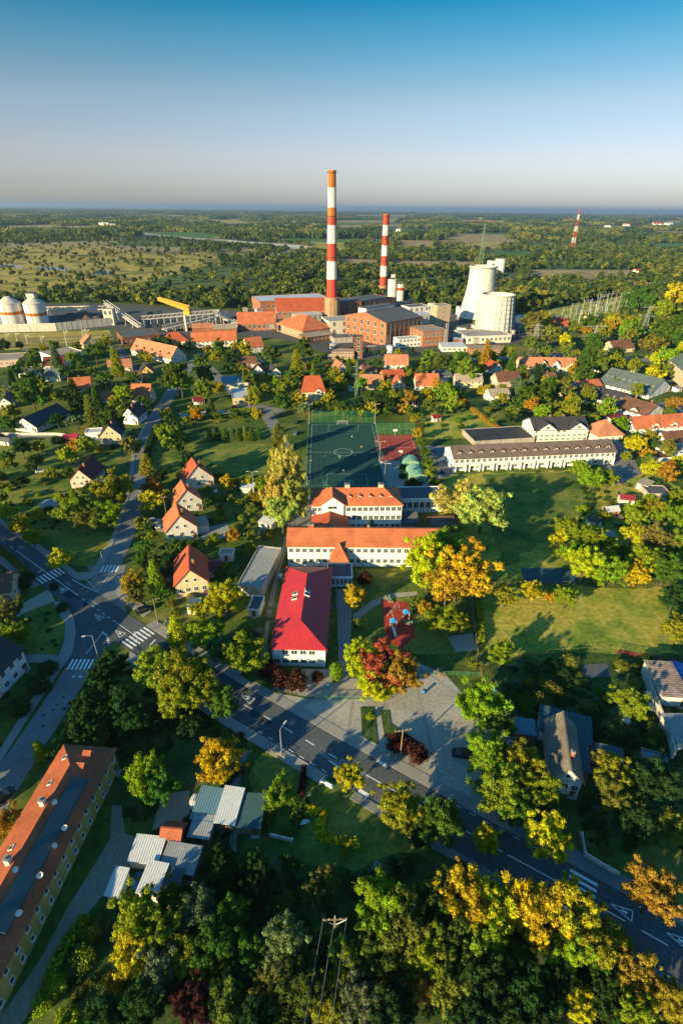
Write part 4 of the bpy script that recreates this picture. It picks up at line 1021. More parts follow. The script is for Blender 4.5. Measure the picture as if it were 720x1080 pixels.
# ---------------------------------------------------------------- power station
concrete_tan = mat('tan_concrete', (.40, .32, .22), .9, .2, .08, .8)
def stack(px, pyb, pyt, r0, r1, bands, label, phrase, brick_px=None):
    c = G(px, pyb); H = hgt(px, pyt, c.y)
    t = empty('chimney_stack', (c.x, c.y, 0), 0, label, 'chimney')
    ys = [b[0] for b in bands] + [bands[-1][2]]
    z = lambda py: hgt(px, py, c.y)
    rad = lambda h: r0 + (r1 - r0) * h / H
    for (y0, m, y1) in bands:
        z1, z0 = z(y0), max(z(y1), 0)
        b = MB(); b.lathe([(rad(z0), z0), (rad(z1), z1)], m, 28); b.build('painted_band', t, True)
    if brick_px:
        zb = z(brick_px)
        b = MB(); b.lathe([(rad(0) * 1.45, 0), (rad(0) * 1.34, 4), (rad(0) * 1.30, zb - 1), (rad(0) * 1.36, zb - .8), (rad(0) * 1.36, zb), (rad(zb) * .9, zb + .01)], brick_pale, 28)
        for k in range(28):
            a = 2 * math.pi * k / 28
            if k % 4 == 0: b.box((math.cos(a) * rad(0) * 1.36, math.sin(a) * rad(0) * 1.36, 0), (.5, .9, zb - 2), brick_pale, a)
        b.build('brick_base', t)
    for h in (H - 1.2, H * .72, H * .45):
        b = MB(); q = rad(h); b.lathe([(q, h - .5), (q + .9, h - .2), (q + .9, h + .1), (q, h + .1)], steel_dark, 28)
        for k in range(16):
            a = 2 * math.pi * k / 16; b.tube((math.cos(a) * (q + .85), math.sin(a) * (q + .85), h), (math.cos(a) * (q + .85), math.sin(a) * (q + .85), h + 1.1), .04, .04, steel_dark, 4)
        b.lathe([(q + .85, h + 1.05), (q + .85, h + 1.12)], steel_dark, 28)
        b.build('gallery', t)
    b = MB(); b.lathe([(rad(H) + .25, H - .3), (rad(H) + .25, H + .6), (rad(H) - .6, H + .6), (rad(H) - .6, H - 2)], band_orange, 28); b.build('rim', t)
    b = MB()
    for s_ in (-.25, .25): b.tube((s_, -rad(0) * 1.02, 2), (s_, -rad(H) - .12, H), .05, .05, steel_dark, 4)
    for k in range(int(H / 1.6)):
        h = 3 + k * 1.6
        if h < H: b.box((0, -rad(h) - .12, h), (.5, .06, .06), steel_dark)
    b.build('ladder', t)
    LAND.append((c.x, c.y, 6, phrase))
stack(350, 336, 180, 5.4, 3.3, [(180, band_orange, 197.5), (197.5, band_white, 218.5), (218.5, band_orange, 229), (229, band_red, 237), (237, band_white, 256.5), (256.5, band_red, 275), (275, band_white, 294), (294, band_red, 313)], 'taller of the two red and white banded chimneys, brick foot and orange top', 'the taller chimney', 313)
stack(403.5, 313, 226, 4.6, 3.2, [(226, band_red, 237), (237, band_white, 248), (248, band_red, 258.5), (258.5, band_white, 269.5), (269.5, band_red, 280), (280, band_white, 291), (291, band_red, 301)], 'shorter of the two red and white banded chimneys, dark brick foot', 'the shorter chimney', 301)

def hall(label, phrase, A, B, ye, d, kind, yr, w, r, win=None, side=None, he=None, hr=None, ws=(2.2, 3.4), cat='works building', name='works_building', ch=0):
    return bld(name, label, cat, A, B, ye, d, kind, yr, w, r, he=he, hr=hr, win=win, side=side, phrase=phrase, wsize=ws, door=False, chim=ch)
hall('long brick hall with pale grey flat roof behind the gabled boiler hall', 'the long grey roofed hall', (275, 331), (348, 327), 316, 38, 'flat', None, brick, m_pale, (1, 14), (2, 4))
hall('large brick hall with wide orange brown gable roof left of the tall chimney', 'the wide gabled hall', (292, 336), (343, 335), 327, 30, 'side', 314, brick, t_red, (1, 9), (2, 3))
hall('grey white flat roofed boiler annexe at the foot of the tall chimney', 'the pale boiler annexe', (314, 340), (340, 338), 332, 16, 'flat', None, concrete, m_pale, (1, 5))
hall('brick gabled hall with orange roof at the left end of the works', 'the left brick hall', (251, 349), (291, 348), 341, 24, 'side', 329, brick, t_orange, (1, 8), (2, 3))
t, rf = hall('bright orange hip roofed brick office building in front of the works', 'the orange hipped office', (292, 349), (319, 358), 345, 30, 'hip', 331, brick_pale, t_orange, (3, 9), (3, 8), ws=(1.6, 1.8))
hall('low flat roofed brick workshop below the tall chimney', 'the low brick workshop', (326, 362), (353, 358), 354, 15, 'flat', None, brick_dark, felt_tan, (1, 7), (1, 3), ws=(1.5, 1.6))
hall('small brick store with tan roof and a row of windows, front of the works', 'the small brick store', (346, 379), (373, 379), 371, 9, 'flat', None, brick_pale, felt_tan, (2, 8), (2, 2), ws=(1.3, 1.6))
hall('dark narrow brick stair tower beside the small brick store', 'the brick stair tower', (373.5, 378), (382, 378), 355, 7, 'flat', None, brick_dark, felt, (4, 1))
hall('weathered pale concrete bunker house between chimney and turbine hall', 'the concrete bunker house', (347, 354), (378, 352), 338, 22, 'flat', None, concrete_pale, concrete, (2, 3))
hall('grey lean to with low roof in front of the concrete bunker house', 'the grey lean to', (352, 362), (372, 361), 356, 14, 'flat', None, concrete, felt, None)
hall('square brick boiler house with flat dark roof behind the turbine hall', 'the square boiler house', (384, 331), (417, 326), 316, 34, 'flat', None, brick, felt, (2, 5), (2, 4))
hall('dark roofed brick wing touching the tall chimney on its right', 'the dark brick wing', (356, 335), (381, 333), 318, 26, 'flat', None, brick_dark, felt, (2, 3))
a_, b_ = G(406, 365), G(380, 353)
t, rf = hall('huge brick turbine hall with long white roof lantern right of the chimneys', 'the brick turbine hall', (406, 365), (443, 357), 337, (a_ - b_).length, 'side', 326, brick, felt, (2, 8), (3, 6), ws=(2.6, 6))
L, d, he, hr = dims[t.name]
m = MB(); m.box((-L * .08, d * .1, hr - 2), (L * .78, 9, 4.2), band_white); m.box((-L * .08, d * .1, hr + 2.2), (L * .8, 10, .4), felt); m.build('roof_lantern', rf)
for k in range(9):
    m = MB(); m.box((0, -.18, 0), (.9, .34, he - 1), brick_pale); m.build('buttress', t).location = (-L / 2 + L * k / 8.0 * .985 + .3, -d / 2, 0)
t, rf = hall('tall square concrete tower right of the brick turbine hall', 'the square concrete tower', (459, 347), (473, 346), 322, 12, 'flat', None, concrete_tan, concrete, (5, 1), (5, 2), ws=(1.6, 2))
hall('brick switch house with flat roof right of the turbine hall', 'the brick switch house', (445, 366), (470, 364), 349, 24, 'flat', None, brick, felt_tan, (2, 6), (2, 4), ws=(1.8, 3))
hall('low white office in front of the brick turbine hall', 'the low white office', (420, 367), (443, 365), 357, 9, 'flat', None, white, m_pale, (2, 6), ws=(1.8, 1.5))
hall('white filter house right behind the turbine hall', 'the white filter house', (442, 342), (457, 340), 331, 12, 'flat', None, white, m_pale, (1, 3))
hall('white flat roofed pump house behind the filter house', 'the white pump house', (431, 331), (452, 329), 323, 14, 'flat', None, white, felt, (1, 4))
hall('low red brick row between the works and the cottages', 'the low brick row', (496, 374), (531, 374), 368, 12, 'flat', None, brick, felt_tan, (1, 9), ws=(1.6, 1.6))
hall('low pale blue roofed store left of the low brick row', 'the pale blue roofed store', (466, 371), (492, 371), 366, 14, 'mono', 363, plaster, m_pale, (1, 5), ws=(1.6, 1.6))
hall('long beige pump station under the smaller cooling tower', 'the beige pump station', (492, 363), (538, 361), 354, 26, 'flat', None, plaster, concrete, (1, 10), (1, 3), ws=(2, 2.2))
# white ash silos with a red band
def silo(px, pyb, pyt, r, label, m=band_white, band=None, cone=True, name='silo', head=False, group=None):
    c = G(px, pyb); H = hgt(px, pyt, c.y)
    t = empty(name, (c.x, c.y, 0), 0, label, 'silo', group)
    b = MB(); b.lathe([(r, 0), (r, H * .98)], m, 28); b.build('drum', t, True)
    b = MB()
    if cone: b.lathe([(r + .15, H * .98), (r + .15, H), (r * .25, H + r * .55), (.01, H + r * .55)], concrete_pale, 28)
    else: b.lathe([(r + .15, H * .98), (r + .15, H + .6), (.01, H + .9)], concrete_pale, 28)
    b.build('cap', t)
    if band:
        b = MB(); b.lathe([(r + .05, H * band[0]), (r + .05, H * band[1])], band[2], 28); b.build('painted_band', t, True)
    if head:
        b = MB(); b.box((0, 0, H + r * .5), (r * .8, r * .7, 3.5), concrete_pale); b.box((0, 0, H + r * .5 + 3.5), (r * .9, r * .8, .4), steel_dark)
        for s_ in (-1, 1): b.tube((s_ * r * .5, -r * .5, H + r * .2), (s_ * r * .5, -r * .5, H + r * .2 + 5), .15, .15, steel, 5)
        b.build('head_house', t)
    b = MB()
    for s_ in (-.3, .3): b.tube((s_, -r - .15, 0), (s_, -r - .15, H), .07, .07, steel_dark, 4)
    for k in range(int(H / 2)): b.box((0, -r - .15, k * 2 + 1), (.6, .06, .08), steel_dark)
    b.build('ladder', t)
    LAND.append((c.x, c.y, r, 'the ' + name.replace('_', ' ')))
    return t
silo(15.5, 341, 319, 9.2, 'white silo with orange band nearer the left edge of the picture', band=(.48, .62, band_orange), head=False)
silo(41, 341, 319, 8.8, 'white silo with orange band and head house, right one of the pair', band=(.42, .56, band_orange), head=True)
silo(-1, 341, 318, 8, 'white silo cut by the left edge of the picture', band=(.48, .62, band_orange))
silo(413, 317, 295, 5.2, 'white silo tower with steel head beside the shorter chimney', head=True, cone=False)
silo(421.5, 317, 300, 4.6, 'white silo with brick red band right of the silo tower', band=(.66, .84, band_red), cone=False)
silo(526, 288, 273, 8.6, 'pale tank pair seen beyond the cooling towers, right one', cone=False)
silo(517, 287, 275, 7.5, 'pale tank seen beyond the big cooling tower, left of the taller tank', cone=False)
# cooling towers
c = G(502.5, 337); H = hgt(505, 281, c.y)
t = empty('cooling_tower', (c.x, c.y, 0), 0, 'big white hyperbolic cooling tower flaring towards the ground', 'cooling tower')
b = MB(); prof = []
rt = 13.5 * mpp(337) * 1.0; rb = 20.5 * mpp(337)
for k in range(17):
    f = k / 16; prof.append((rt * .97 + (rb - rt * .97) * (1 - f) ** 2.1 + (rt * .03) * f ** 8, 3 + (H - 3) * f))
prof += [(prof[-1][0] + .5, H), (prof[-1][0] + .5, H + .8), (prof[-1][0] - .6, H + .8), (prof[-1][0] - .9, H * .75), (rb * .7, 4)]
b.lathe(prof, stain_w, 48); b.build('shell', t, True)
b = MB()
for k in range(36):
    a = 2 * math.pi * k / 36; a2 = a + .09; a3 = a - .09
    for q in (a2, a3): b.tube((math.cos(a) * (rb + .6), math.sin(a) * (rb + .6), 0), (math.cos(q) * (rb - .3), math.sin(q) * (rb - .3), 3.2), .25, .25, concrete, 5)
b.build('column_ring', t)
b = MB(); b.lathe([(rt + 1.3, H - .4), (rt + 1.3, H - .1), (rt, H - .1)], concrete, 48)
for k in range(30):
    a = 2 * math.pi * k / 30; b.tube((math.cos(a) * (rt + 1.2), math.sin(a) * (rt + 1.2), H), (math.cos(a) * (rt + 1.2), math.sin(a) * (rt + 1.2), H + 1.2), .06, .06, steel_dark, 4)
b.build('rim_walkway', t)
LAND.append((c.x, c.y, 16, 'the big cooling tower'))
c = G(519.5, 352); H = hgt(519.5, 310, c.y); rb = 20 * mpp(352); rt = 16.6 * mpp(352)
t = empty('cooling_tower', (c.x, c.y, 0), 0, 'smaller cooling tower of ribbed panels on open concrete legs', 'cooling tower')
z0 = H * .13; b = MB(); b.lathe([(rb * .985, z0), (rt, H), (rt - .5, H), (rb * .9, z0)], stain_w, 24); b.build('shell', t)
b = MB()
for k in range(24):
    a = 2 * math.pi * k / 24
    b.tube((math.cos(a) * (rb + .1), math.sin(a) * (rb + .1), z0), (math.cos(a) * (rt + .1), math.sin(a) * (rt + .1), H), .28, .28, steel, 5)
for k in range(8):
    f = k / 8; q = rb + (rt - rb) * f + .05; z = z0 + (H - z0) * f
    b.lathe([(q, z), (q + .35, z), (q + .35, z + .3), (q, z + .3)], concrete, 24)
b.build('rib_frame', t)
b = MB()
for k in range(24):
    a = 2 * math.pi * k / 24; b.tube((math.cos(a) * (rb + .3), math.sin(a) * (rb + .3), 0), (math.cos(a) * rb * .98, math.sin(a) * rb * .98, z0 + .3), .45, .4, concrete_pale, 6)
b.build('leg_ring', t)
b = MB(); b.lathe([(rt + .7, H - .6), (rt + .7, H + .3), (rt - .5, H + .3)], concrete_pale, 24); b.build('rim', t)
LAND.append((c.x, c.y, 14, 'the smaller cooling tower'))
# roof clutter of the works: vents and ducts as real pieces on the yard
rng = random.Random(5)
def truss(name, label, a, b, za, zb, w=3.0, hh=3.0, m=concrete_pale, legs=6, cat='conveyor', solid=True):
    a, b = G(*a), G(*b); v = b - a; L = v.length; t3 = empty(name, (a.x, a.y, 0), math.atan2(v.y, v.x), label, cat)
    k = MB()
    for sy in (-w / 2, w / 2):
        k.tube((0, sy, za), (L, sy, zb), .22, .22, m, 5); k.tube((0, sy, za + hh), (L, sy, zb + hh), .22, .22, m, 5)
        nseg = max(4, int(L / 4))
        for i in range(nseg):
            x0, x1 = L * i / nseg, L * (i + 1) / nseg; f0, f1 = i / nseg, (i + 1) / nseg
            k.tube((x0, sy, za + (zb - za) * f0), (x1, sy, za + (zb - za) * f1 + hh), .13, .13, m, 4)
    k.build('girder', t3)
    if solid:
        k = MB(); k.add([(0, -w / 2, za + .1), (L, -w / 2, zb + .1), (L, w / 2, zb + .1), (0, w / 2, za + .1), (0, -w / 2, za + .5), (L, -w / 2, zb + .5), (L, w / 2, zb + .5), (0, w / 2, za + .5)],
            [(3, 2, 1, 0), (4, 5, 6, 7), (0, 1, 5, 4), (1, 2, 6, 5), (2, 3, 7, 6), (3, 0, 4, 7)], m); k.build('deck', t3)
    for i in range(legs):
        f = (i + .3) / legs; z = za + (zb - za) * f
        if z < 1: continue
        k = MB()
        for sy in (-1, 1): k.tube((L * f, sy * w * .9, 0), (L * f, sy * w / 2, z), .25, .22, m, 5)
        k.tube((L * f, -w * .7, z * .5), (L * f, w * .7, z * .5), .15, .15, m, 4)
        k.build('trestle', t3)
truss('conveyor_bridge', 'long pale conveyor bridge behind the striped silos', (50, 333), (112, 334), 5, 7, legs=8)
truss('conveyor_bridge', 'sloping conveyor bridge right of the transfer tower', (114, 334), (148, 348), 12, 2, legs=5)
truss('conveyor_bridge', 'long conveyor bridge crossing behind the yellow crane, rear one', (150, 342), (232, 337), 4, 6, legs=12)
truss('conveyor_bridge', 'pale conveyor bridge in front of the yellow crane', (172, 350), (240, 340), 2, 7, legs=8)
truss('conveyor_bridge', 'short conveyor bridge leading down from the works', (228, 338), (252, 345), 6, 1, legs=3)
hall('pale transfer tower between two conveyor bridges', 'the transfer tower', (111, 343), (121, 343), 326, 9, 'flat', None, concrete_pale, concrete, (2, 2), name='transfer_tower')
c = G(197, 349); t = empty('yard_crane', (c.x, c.y, 0), R(168), 'yellow coal yard crane with long boom on a slender tower', 'crane')
zt = hgt(197, 328, c.y); Lb = 27 * mpp(349)
b = MB(); b.tube((0, 0, 0), (0, 0, zt), 1.1, .8, concrete_pale, 8); b.build('mast', t)
b = MB()
for sy in (-1.5, 1.5):
    b.tube((-5, sy, zt), (Lb, sy, zt + 8), .4, .35, crane_y, 5); b.tube((-5, sy, zt + 4), (Lb, sy, zt + 10), .4, .35, crane_y, 5)
    for i in range(10): b.tube((-5 + (Lb + 5) * i / 10, sy, zt + 8 * i / 10), (-5 + (Lb + 5) * (i + 1) / 10, sy, zt + 4 + 6 * (i + 1) / 10), .22, .22, crane_y, 4)
b.add([(-5, -1.5, zt + .5), (Lb, -1.5, zt + 8.4), (Lb, 1.5, zt + 8.4), (-5, 1.5, zt + .5), (-5, -1.5, zt + 3), (Lb, -1.5, zt + 9.6), (Lb, 1.5, zt + 9.6), (-5, 1.5, zt + 3)], [(3, 2, 1, 0), (4, 5, 6, 7), (0, 1, 5, 4), (1, 2, 6, 5), (2, 3, 7, 6), (3, 0, 4, 7)], crane_y)
b.build('boom', t)
b = MB(); b.box((-3, 0, zt - 2.5), (5, 4, 3), crane_y); b.build('cab', t)
# coal heap: lumpy mound
w = P([(66, 338), (74, 333), (96, 333), (104, 338)]); cx = sum(p.x for p in w) / 4; cy = sum(p.y for p in w) / 4
me = bpy.data.meshes.new('coal_heap'); bm = bmesh.new(); bmesh.ops.create_grid(bm, x_segments=40, y_segments=24, size=1)
for v in bm.verts:
    r_ = math.hypot(v.co.x, v.co.y); h = max(0, 1 - r_ * r_) ** .8 * 6 * (.7 + .6 * noise.noise(v.co * 3))
    v.co = Vector((v.co.x * 22, v.co.y * 14, h if r_ < 1 else -.1))
bm.to_mesh(me); bm.free(); me.materials.append(coal); o = link(bpy.data.objects.new('coal_heap', me)); o.location = (cx, cy, .04); o.rotation_euler = (0, 0, .1)
tag(o, 'brown black heap of coal behind the white wall', 'coal heap', None, 'stuff')
def wall_px(name, label, cat, pts, h, th, m, cap=None, group=None):
    pp = [G(*p) for p in pts]; t = MB()
    o0 = pp[0]
    for i in range(len(pp) - 1):
        a, b = pp[i] - o0, pp[i + 1] - o0; v = b - a
        t.box(((a.x + b.x) / 2, (a.y + b.y) / 2, 0), (v.length, th, h), m, math.atan2(v.y, v.x))
        nn = int(v.length / 4)
        for k in range(nn + 1): 
            q = a + v * (k / max(nn, 1)); t.box((q.x, q.y, 0), (.3, th + .16, h + .12), cap or m, math.atan2(v.y, v.x))
    o = t.build(name); o.location = (o0.x, o0.y, 0)
    return tag(o, label, cat, group)
wall_px('boundary_wall', 'long white concrete wall between coal yard and railway', 'wall', [(-20, 351), (60, 349), (118, 343)], 6.5, .4, concrete_pale)

# ---------------------------------------------------------------- lattice masts and poles
def lattice(name, label, px, pyb, pyt, w0, w1, mats_, arms=(), cat='pylon', group=None, wires=None, tilt=0):
    c = G(px, pyb); H = hgt(px, pyt, c.y)
    t = empty(name, (c.x, c.y, 0), tilt, label, cat, group)
    n = 7; b = MB()
    def W(h): return w0 + (w1 - w0) * h / H
    for i in range(n):
        h0, h1 = H * i / n, H * (i + 1) / n; m = mats_[i % len(mats_)]; a0, a1 = W(h0) / 2, W(h1) / 2
        cs = [(-1, -1), (1, -1), (1, 1), (-1, 1)]
        th = max(.09, H * .0042)
        for j in range(4):
            p, q = cs[j], cs[(j + 1) % 4]
            b.tube((p[0] * a0, p[1] * a0, h0), (p[0] * a1, p[1] * a1, h1), th, th, m, 4, False)
            b.tube((p[0] * a0, p[1] * a0, h0), (q[0] * a1, q[1] * a1, h1), th * .7, th * .7, m, 4, False)
            b.tube((q[0] * a0, q[1] * a0, h0), (p[0] * a1, p[1] * a1, h1), th * .7, th * .7, m, 4, False)
            b.tube((p[0] * a1, p[1] * a1, h1), (q[0] * a1, q[1] * a1, h1), th * .7, th * .7, m, 4, False)
    b.build('mast', t)
    for f, wd in arms:
        b = MB(); h = H * f; th = max(.08, H * .004)
        for s_ in (-1, 1):
            for q in (-.4, .4):
                b.tube((0, q, h), (s_ * wd, 0, h), th, th * .8, mats_[0], 4); 
            b.tube((0, 0, h + wd * .16), (s_ * wd, 0, h), th, th * .8, mats_[0], 4)
            for k in (1, .6): b.tube((s_ * wd * k, 0, h), (s_ * wd * k, 0, h - 1.6), .12, .12, steel_dark, 5)
        b.build('crossarm', t)
    return t, H
lattice('radio_mast', 'red and white lattice radio mast standing in the far woods', 603, 262, 219.5, 9, 1.6, [band_red, band_white], cat='mast')
lattice('power_pylon', 'tall green lattice pylon rising behind the cooling towers', 505.5, 284, 236, 9, 1.2, [pylon_green], ((.8, 7), (.9, 5)))
lattice('power_pylon', 'pale three armed pylon right of the smaller cooling tower', 562, 370, 341, 5, 1, [steel], ((.58, 7), (.76, 6), (.93, 4.5)))
lattice('power_pylon', 'pylon with wide double arms above the large bright green tree', 624, 368, 343, 4.5, 1, [steel], ((.55, 11), (.95, 9)))
lattice('power_pylon', 'yellowish pylon with two wide arms left of the big park trees', 678, 350, 323, 4.5, 1, [steel], ((.62, 9), (.96, 8)))
lattice('power_pylon', 'slim lattice mast right of the brick switch house', 469, 366, 341, 2.6, 1.6, [steel], ())
lattice('power_pylon', 'tall narrow lattice pole with short arms near the red roofed villa', 375, 433, 381, 1.5, .9, [pylon_green], ((.75, 2.2), (.9, 2.2)))
for k, (x, y, tp) in enumerate([(40, 247, 232), (130, 262, 244), (172, 262, 241), (217, 256, 240), (255, 250, 237), (325, 252, 236), (450, 250, 238), (86, 292, 277)]):
    lattice('power_pylon', 'grey far pylon on the plain, %s' % ['leftmost, at the tan field', 'beside the embankment start', 'above the green field', 'at the end of the green field', 'by the far road', 'left of the taller chimney', 'right of the shorter chimney', 'by the ponds'][k], x, y, tp, 6, 1, [steel_dark], ((.8, 6), (.95, 4)))
# pipes, tanks, ducts and spoil standing about the works yard
rq = random.Random(21)
KN = 0
def yard_ok(g, r):
    return not any(inpoly(g + Vector((a, b)), f) for f in BFOOT for a in (-r, 0, r) for b in (-r, 0, r))
YARDTH = []
for k in range(400):
    if KN >= 54: break
    g = G(rq.uniform(255, 560), rq.uniform(318, 372))
    if not inpoly(g, WORKS) or not yard_ok(g, 4) or any((g - q).length < 9 for q in YARDTH): continue
    YARDTH.append(g); KN += 1
    ty = rq.choice('tank tank pipe box box hopper'.split())
    e = None
    if ty == 'tank':
        r_, h_ = rq.uniform(1.6, 3.4), rq.uniform(3, 8); m = MB(); m.lathe([(r_, 0), (r_, h_)], rq.choice([concrete_pale, steel, white, concrete]), 18)
        e = empty('storage_tank', (g.x, g.y, 0), 0); m.build('drum', e, True); m = MB(); m.lathe([(r_ + .1, h_), (r_ + .1, h_ + .2), (.01, h_ + r_ * .3)], steel, 18); m.build('lid', e)
        m = MB(); m.tube((r_ + .2, 0, 0), (r_ + .2, 0, h_ + .5), .12, .12, steel_dark, 5); m.tube((r_ + .2, 0, h_ + .5), (0, 0, h_ + .5), .12, .12, steel_dark, 5); m.build('pipe', e); cat = 'tank'; ad = 'round upright tank'
    elif ty == 'pipe':
        e = empty('pipe_rack', (g.x, g.y, 0), rq.choice([0, .3, 1.57, -.4])); L_ = rq.uniform(10, 22); m = MB()
        for q in (-.6, 0, .6): m.tube((-L_ / 2, q, 3.6), (L_ / 2, q, 3.6), .26, .26, steel if q else concrete_pale, 8)
        m.build('pipes', e); m = MB()
        for q in range(4):
            for s_ in (-.8, .8): m.tube((-L_ / 2 + L_ * (q + .5) / 4, s_, 0), (-L_ / 2 + L_ * (q + .5) / 4, s_, 3.4), .12, .12, steel_dark, 5)
            m.box((-L_ / 2 + L_ * (q + .5) / 4, 0, 3.2), (.2, 1.9, .14), steel_dark)
        m.build('stands', e); cat = 'pipe rack'; ad = 'low rack of three pipes'
    elif ty == 'box':
        w_, d_, h_ = rq.uniform(4, 8), rq.uniform(3, 6), rq.uniform(2.6, 5); e = empty('works_hut', (g.x, g.y, 0), rq.uniform(-.3, .3))
        roof_prism(e, w_, d_, h_, h_ + .6, rq.choice(['flat', 'mono']), rq.choice([felt, m_pale, felt_tan, m_blue]), rq.choice([brick, plaster, concrete, white])); wins_face(e, 'f', w_, d_, 0, h_, 1, 2, 1, 1); cat = 'hut'; ad = 'small works hut'
    else:
        e = empty('steel_hopper', (g.x, g.y, 0), rq.uniform(0, 1)); m = MB(); m.box((0, 0, 4), (4, 4, 3.5), concrete, 0, 1.0); m.build('bin', e); m = MB()
        for a in (-1.7, 1.7):
            for b in (-1.7, 1.7): m.tube((a, b, 0), (a, b, 4), .16, .16, steel_dark, 5)
        m.tube((0, 0, 4), (0, 0, 2.4), 1.4, .4, steel, 8); m.build('frame', e); cat = 'hopper'; ad = 'raised square hopper'
    e['category'] = cat; e['group'] = 'plant standing about the works yard'; AUTO.append(dict(o=e, x=g.x, y=g.y, txt=ad))
# switchyard portals: each gantry a thing of its own
SW = [(553, 350, 336), (563, 347, 334), (576, 344, 330), (590, 345, 332), (607, 340, 322), (614, 345, 326), (622, 338, 318), (631, 342, 322), (640, 335, 316), (648, 330, 313), (655, 326, 308), (629, 332, 312), (617, 331, 315), (604, 333, 319), (596, 337, 324), (660, 333, 316), (645, 322, 306), (570, 338, 327), (584, 336, 325), (634, 326, 309)]
proto = None
m = MB()
for s_ in (-6, 6):
    for q in (-.5, .5): m.tube((s_ + q, 0, 0), (s_ + q * .3, 0, 14), .22, .16, steel, 5)
    for k in range(6): m.tube((s_ - .45, 0, k * 2.1), (s_ + .45, 0, k * 2.1 + 1.8), .1, .1, steel, 4)
p_posts = m.build('post_pair'); m = MB()
for q in (-.4, .4): m.tube((-6.5, q, 13), (6.5, q, 13), .18, .18, steel, 5)
for k in range(10): m.tube((-6.5 + k * 1.3, -.4, 13), (-5.2 + k * 1.3, .4, 13), .1, .1, steel, 4)
for k in (-4, 0, 4): m.tube((k, 0, 13), (k, 0, 10.5), .2, .2, concrete_pale, 6)
p_beam = m.build('crossbeam')
wds = 'first second third fourth fifth sixth seventh eighth ninth tenth'.split()
SW.sort(key=lambda q: (q[0]))
for k, (x, y, tp) in enumerate(SW):
    c = G(x, y); H = hgt(x, tp, c.y)
    lb = 'steel switchyard gantry, %s' % ('leftmost' if k == 0 else 'rightmost' if k == len(SW) - 1 else (wds[k] + ' from the left') if k < 10 else (wds[len(SW) - 1 - k] + ' from the right'))
    e = empty('switchyard_gantry', (c.x, c.y, 0), R(20 + (k * 37 % 30)), lb, 'gantry', 'switchyard gantries')
    e.scale = (1, 1, H / 14)
    a = p_posts if k == 0 else p_posts.copy(); b2 = p_beam if k == 0 else p_beam.copy()
    for q in (a, b2):
        if k: sc.collection.objects.link(q)
        q.parent = e
# far town specks: houses beyond the woods
def far_house(px, py, w, h, wm, rm, lab, hr=None):
    c = G(px, py); t = empty('distant_building', (c.x, c.y, 0), R((px * 7) % 30 - 15), lab, 'building')
    roof_prism(t, w, w * .6, h, h + w * .18, 'side', rm, wm)
for k, (px, py, w, h, s_) in enumerate([(108, 238.3, 60, 18, 0), (113, 238.5, 40, 22, 0), (119, 239, 50, 15, 0), (500, 236, 120, 16, 1), (515, 237, 160, 14, 1), (528, 236.5, 100, 18, 0), (567, 238.5, 60, 22, 0), (575, 239, 50, 18, 0), (692, 237, 120, 14, 1), (704, 237.5, 100, 15, 0), (660, 238, 80, 14, 1), (285, 236, 90, 16, 0), (270, 238, 60, 14, 1), (640, 240, 60, 14, 0), (420, 244, 40, 12, 0), (310, 244, 36, 12, 1), (290, 246, 30, 10, 1), (207, 243, 50, 12, 0), (600, 243.5, 40, 10, 1), (672, 288, 26, 7, 1), (60, 236, 90, 15, 1), (545, 240, 50, 14, 0)]):
    far_house(px, py, w * .55, h * .6, white, m_pale if s_ == 0 else t_red, '%s far %s on the horizon plain, %s' % ('small' if w < 70 else 'long', 'white block' if s_ == 0 else 'red roofed block', ['left of the pale embankment', 'second from the left group', 'right one of the left group', 'above the cooling tower, leftmost', 'above the cooling tower, widest', 'right of the widest one', 'between pylon and mast', 'nearest the mast on its left', 'near the right edge, left one', 'near the right edge, right one', 'right of the mast', 'left of the chimney, farther one', 'left of the chimney, nearer one', 'below the mast to its right', 'right of the shorter chimney', 'above the canal', 'just above the canal end', 'by the green field', 'beside the mast foot', 'at the golden field', 'by the leftmost pylon', 'between the pylon and the woods'][k]))
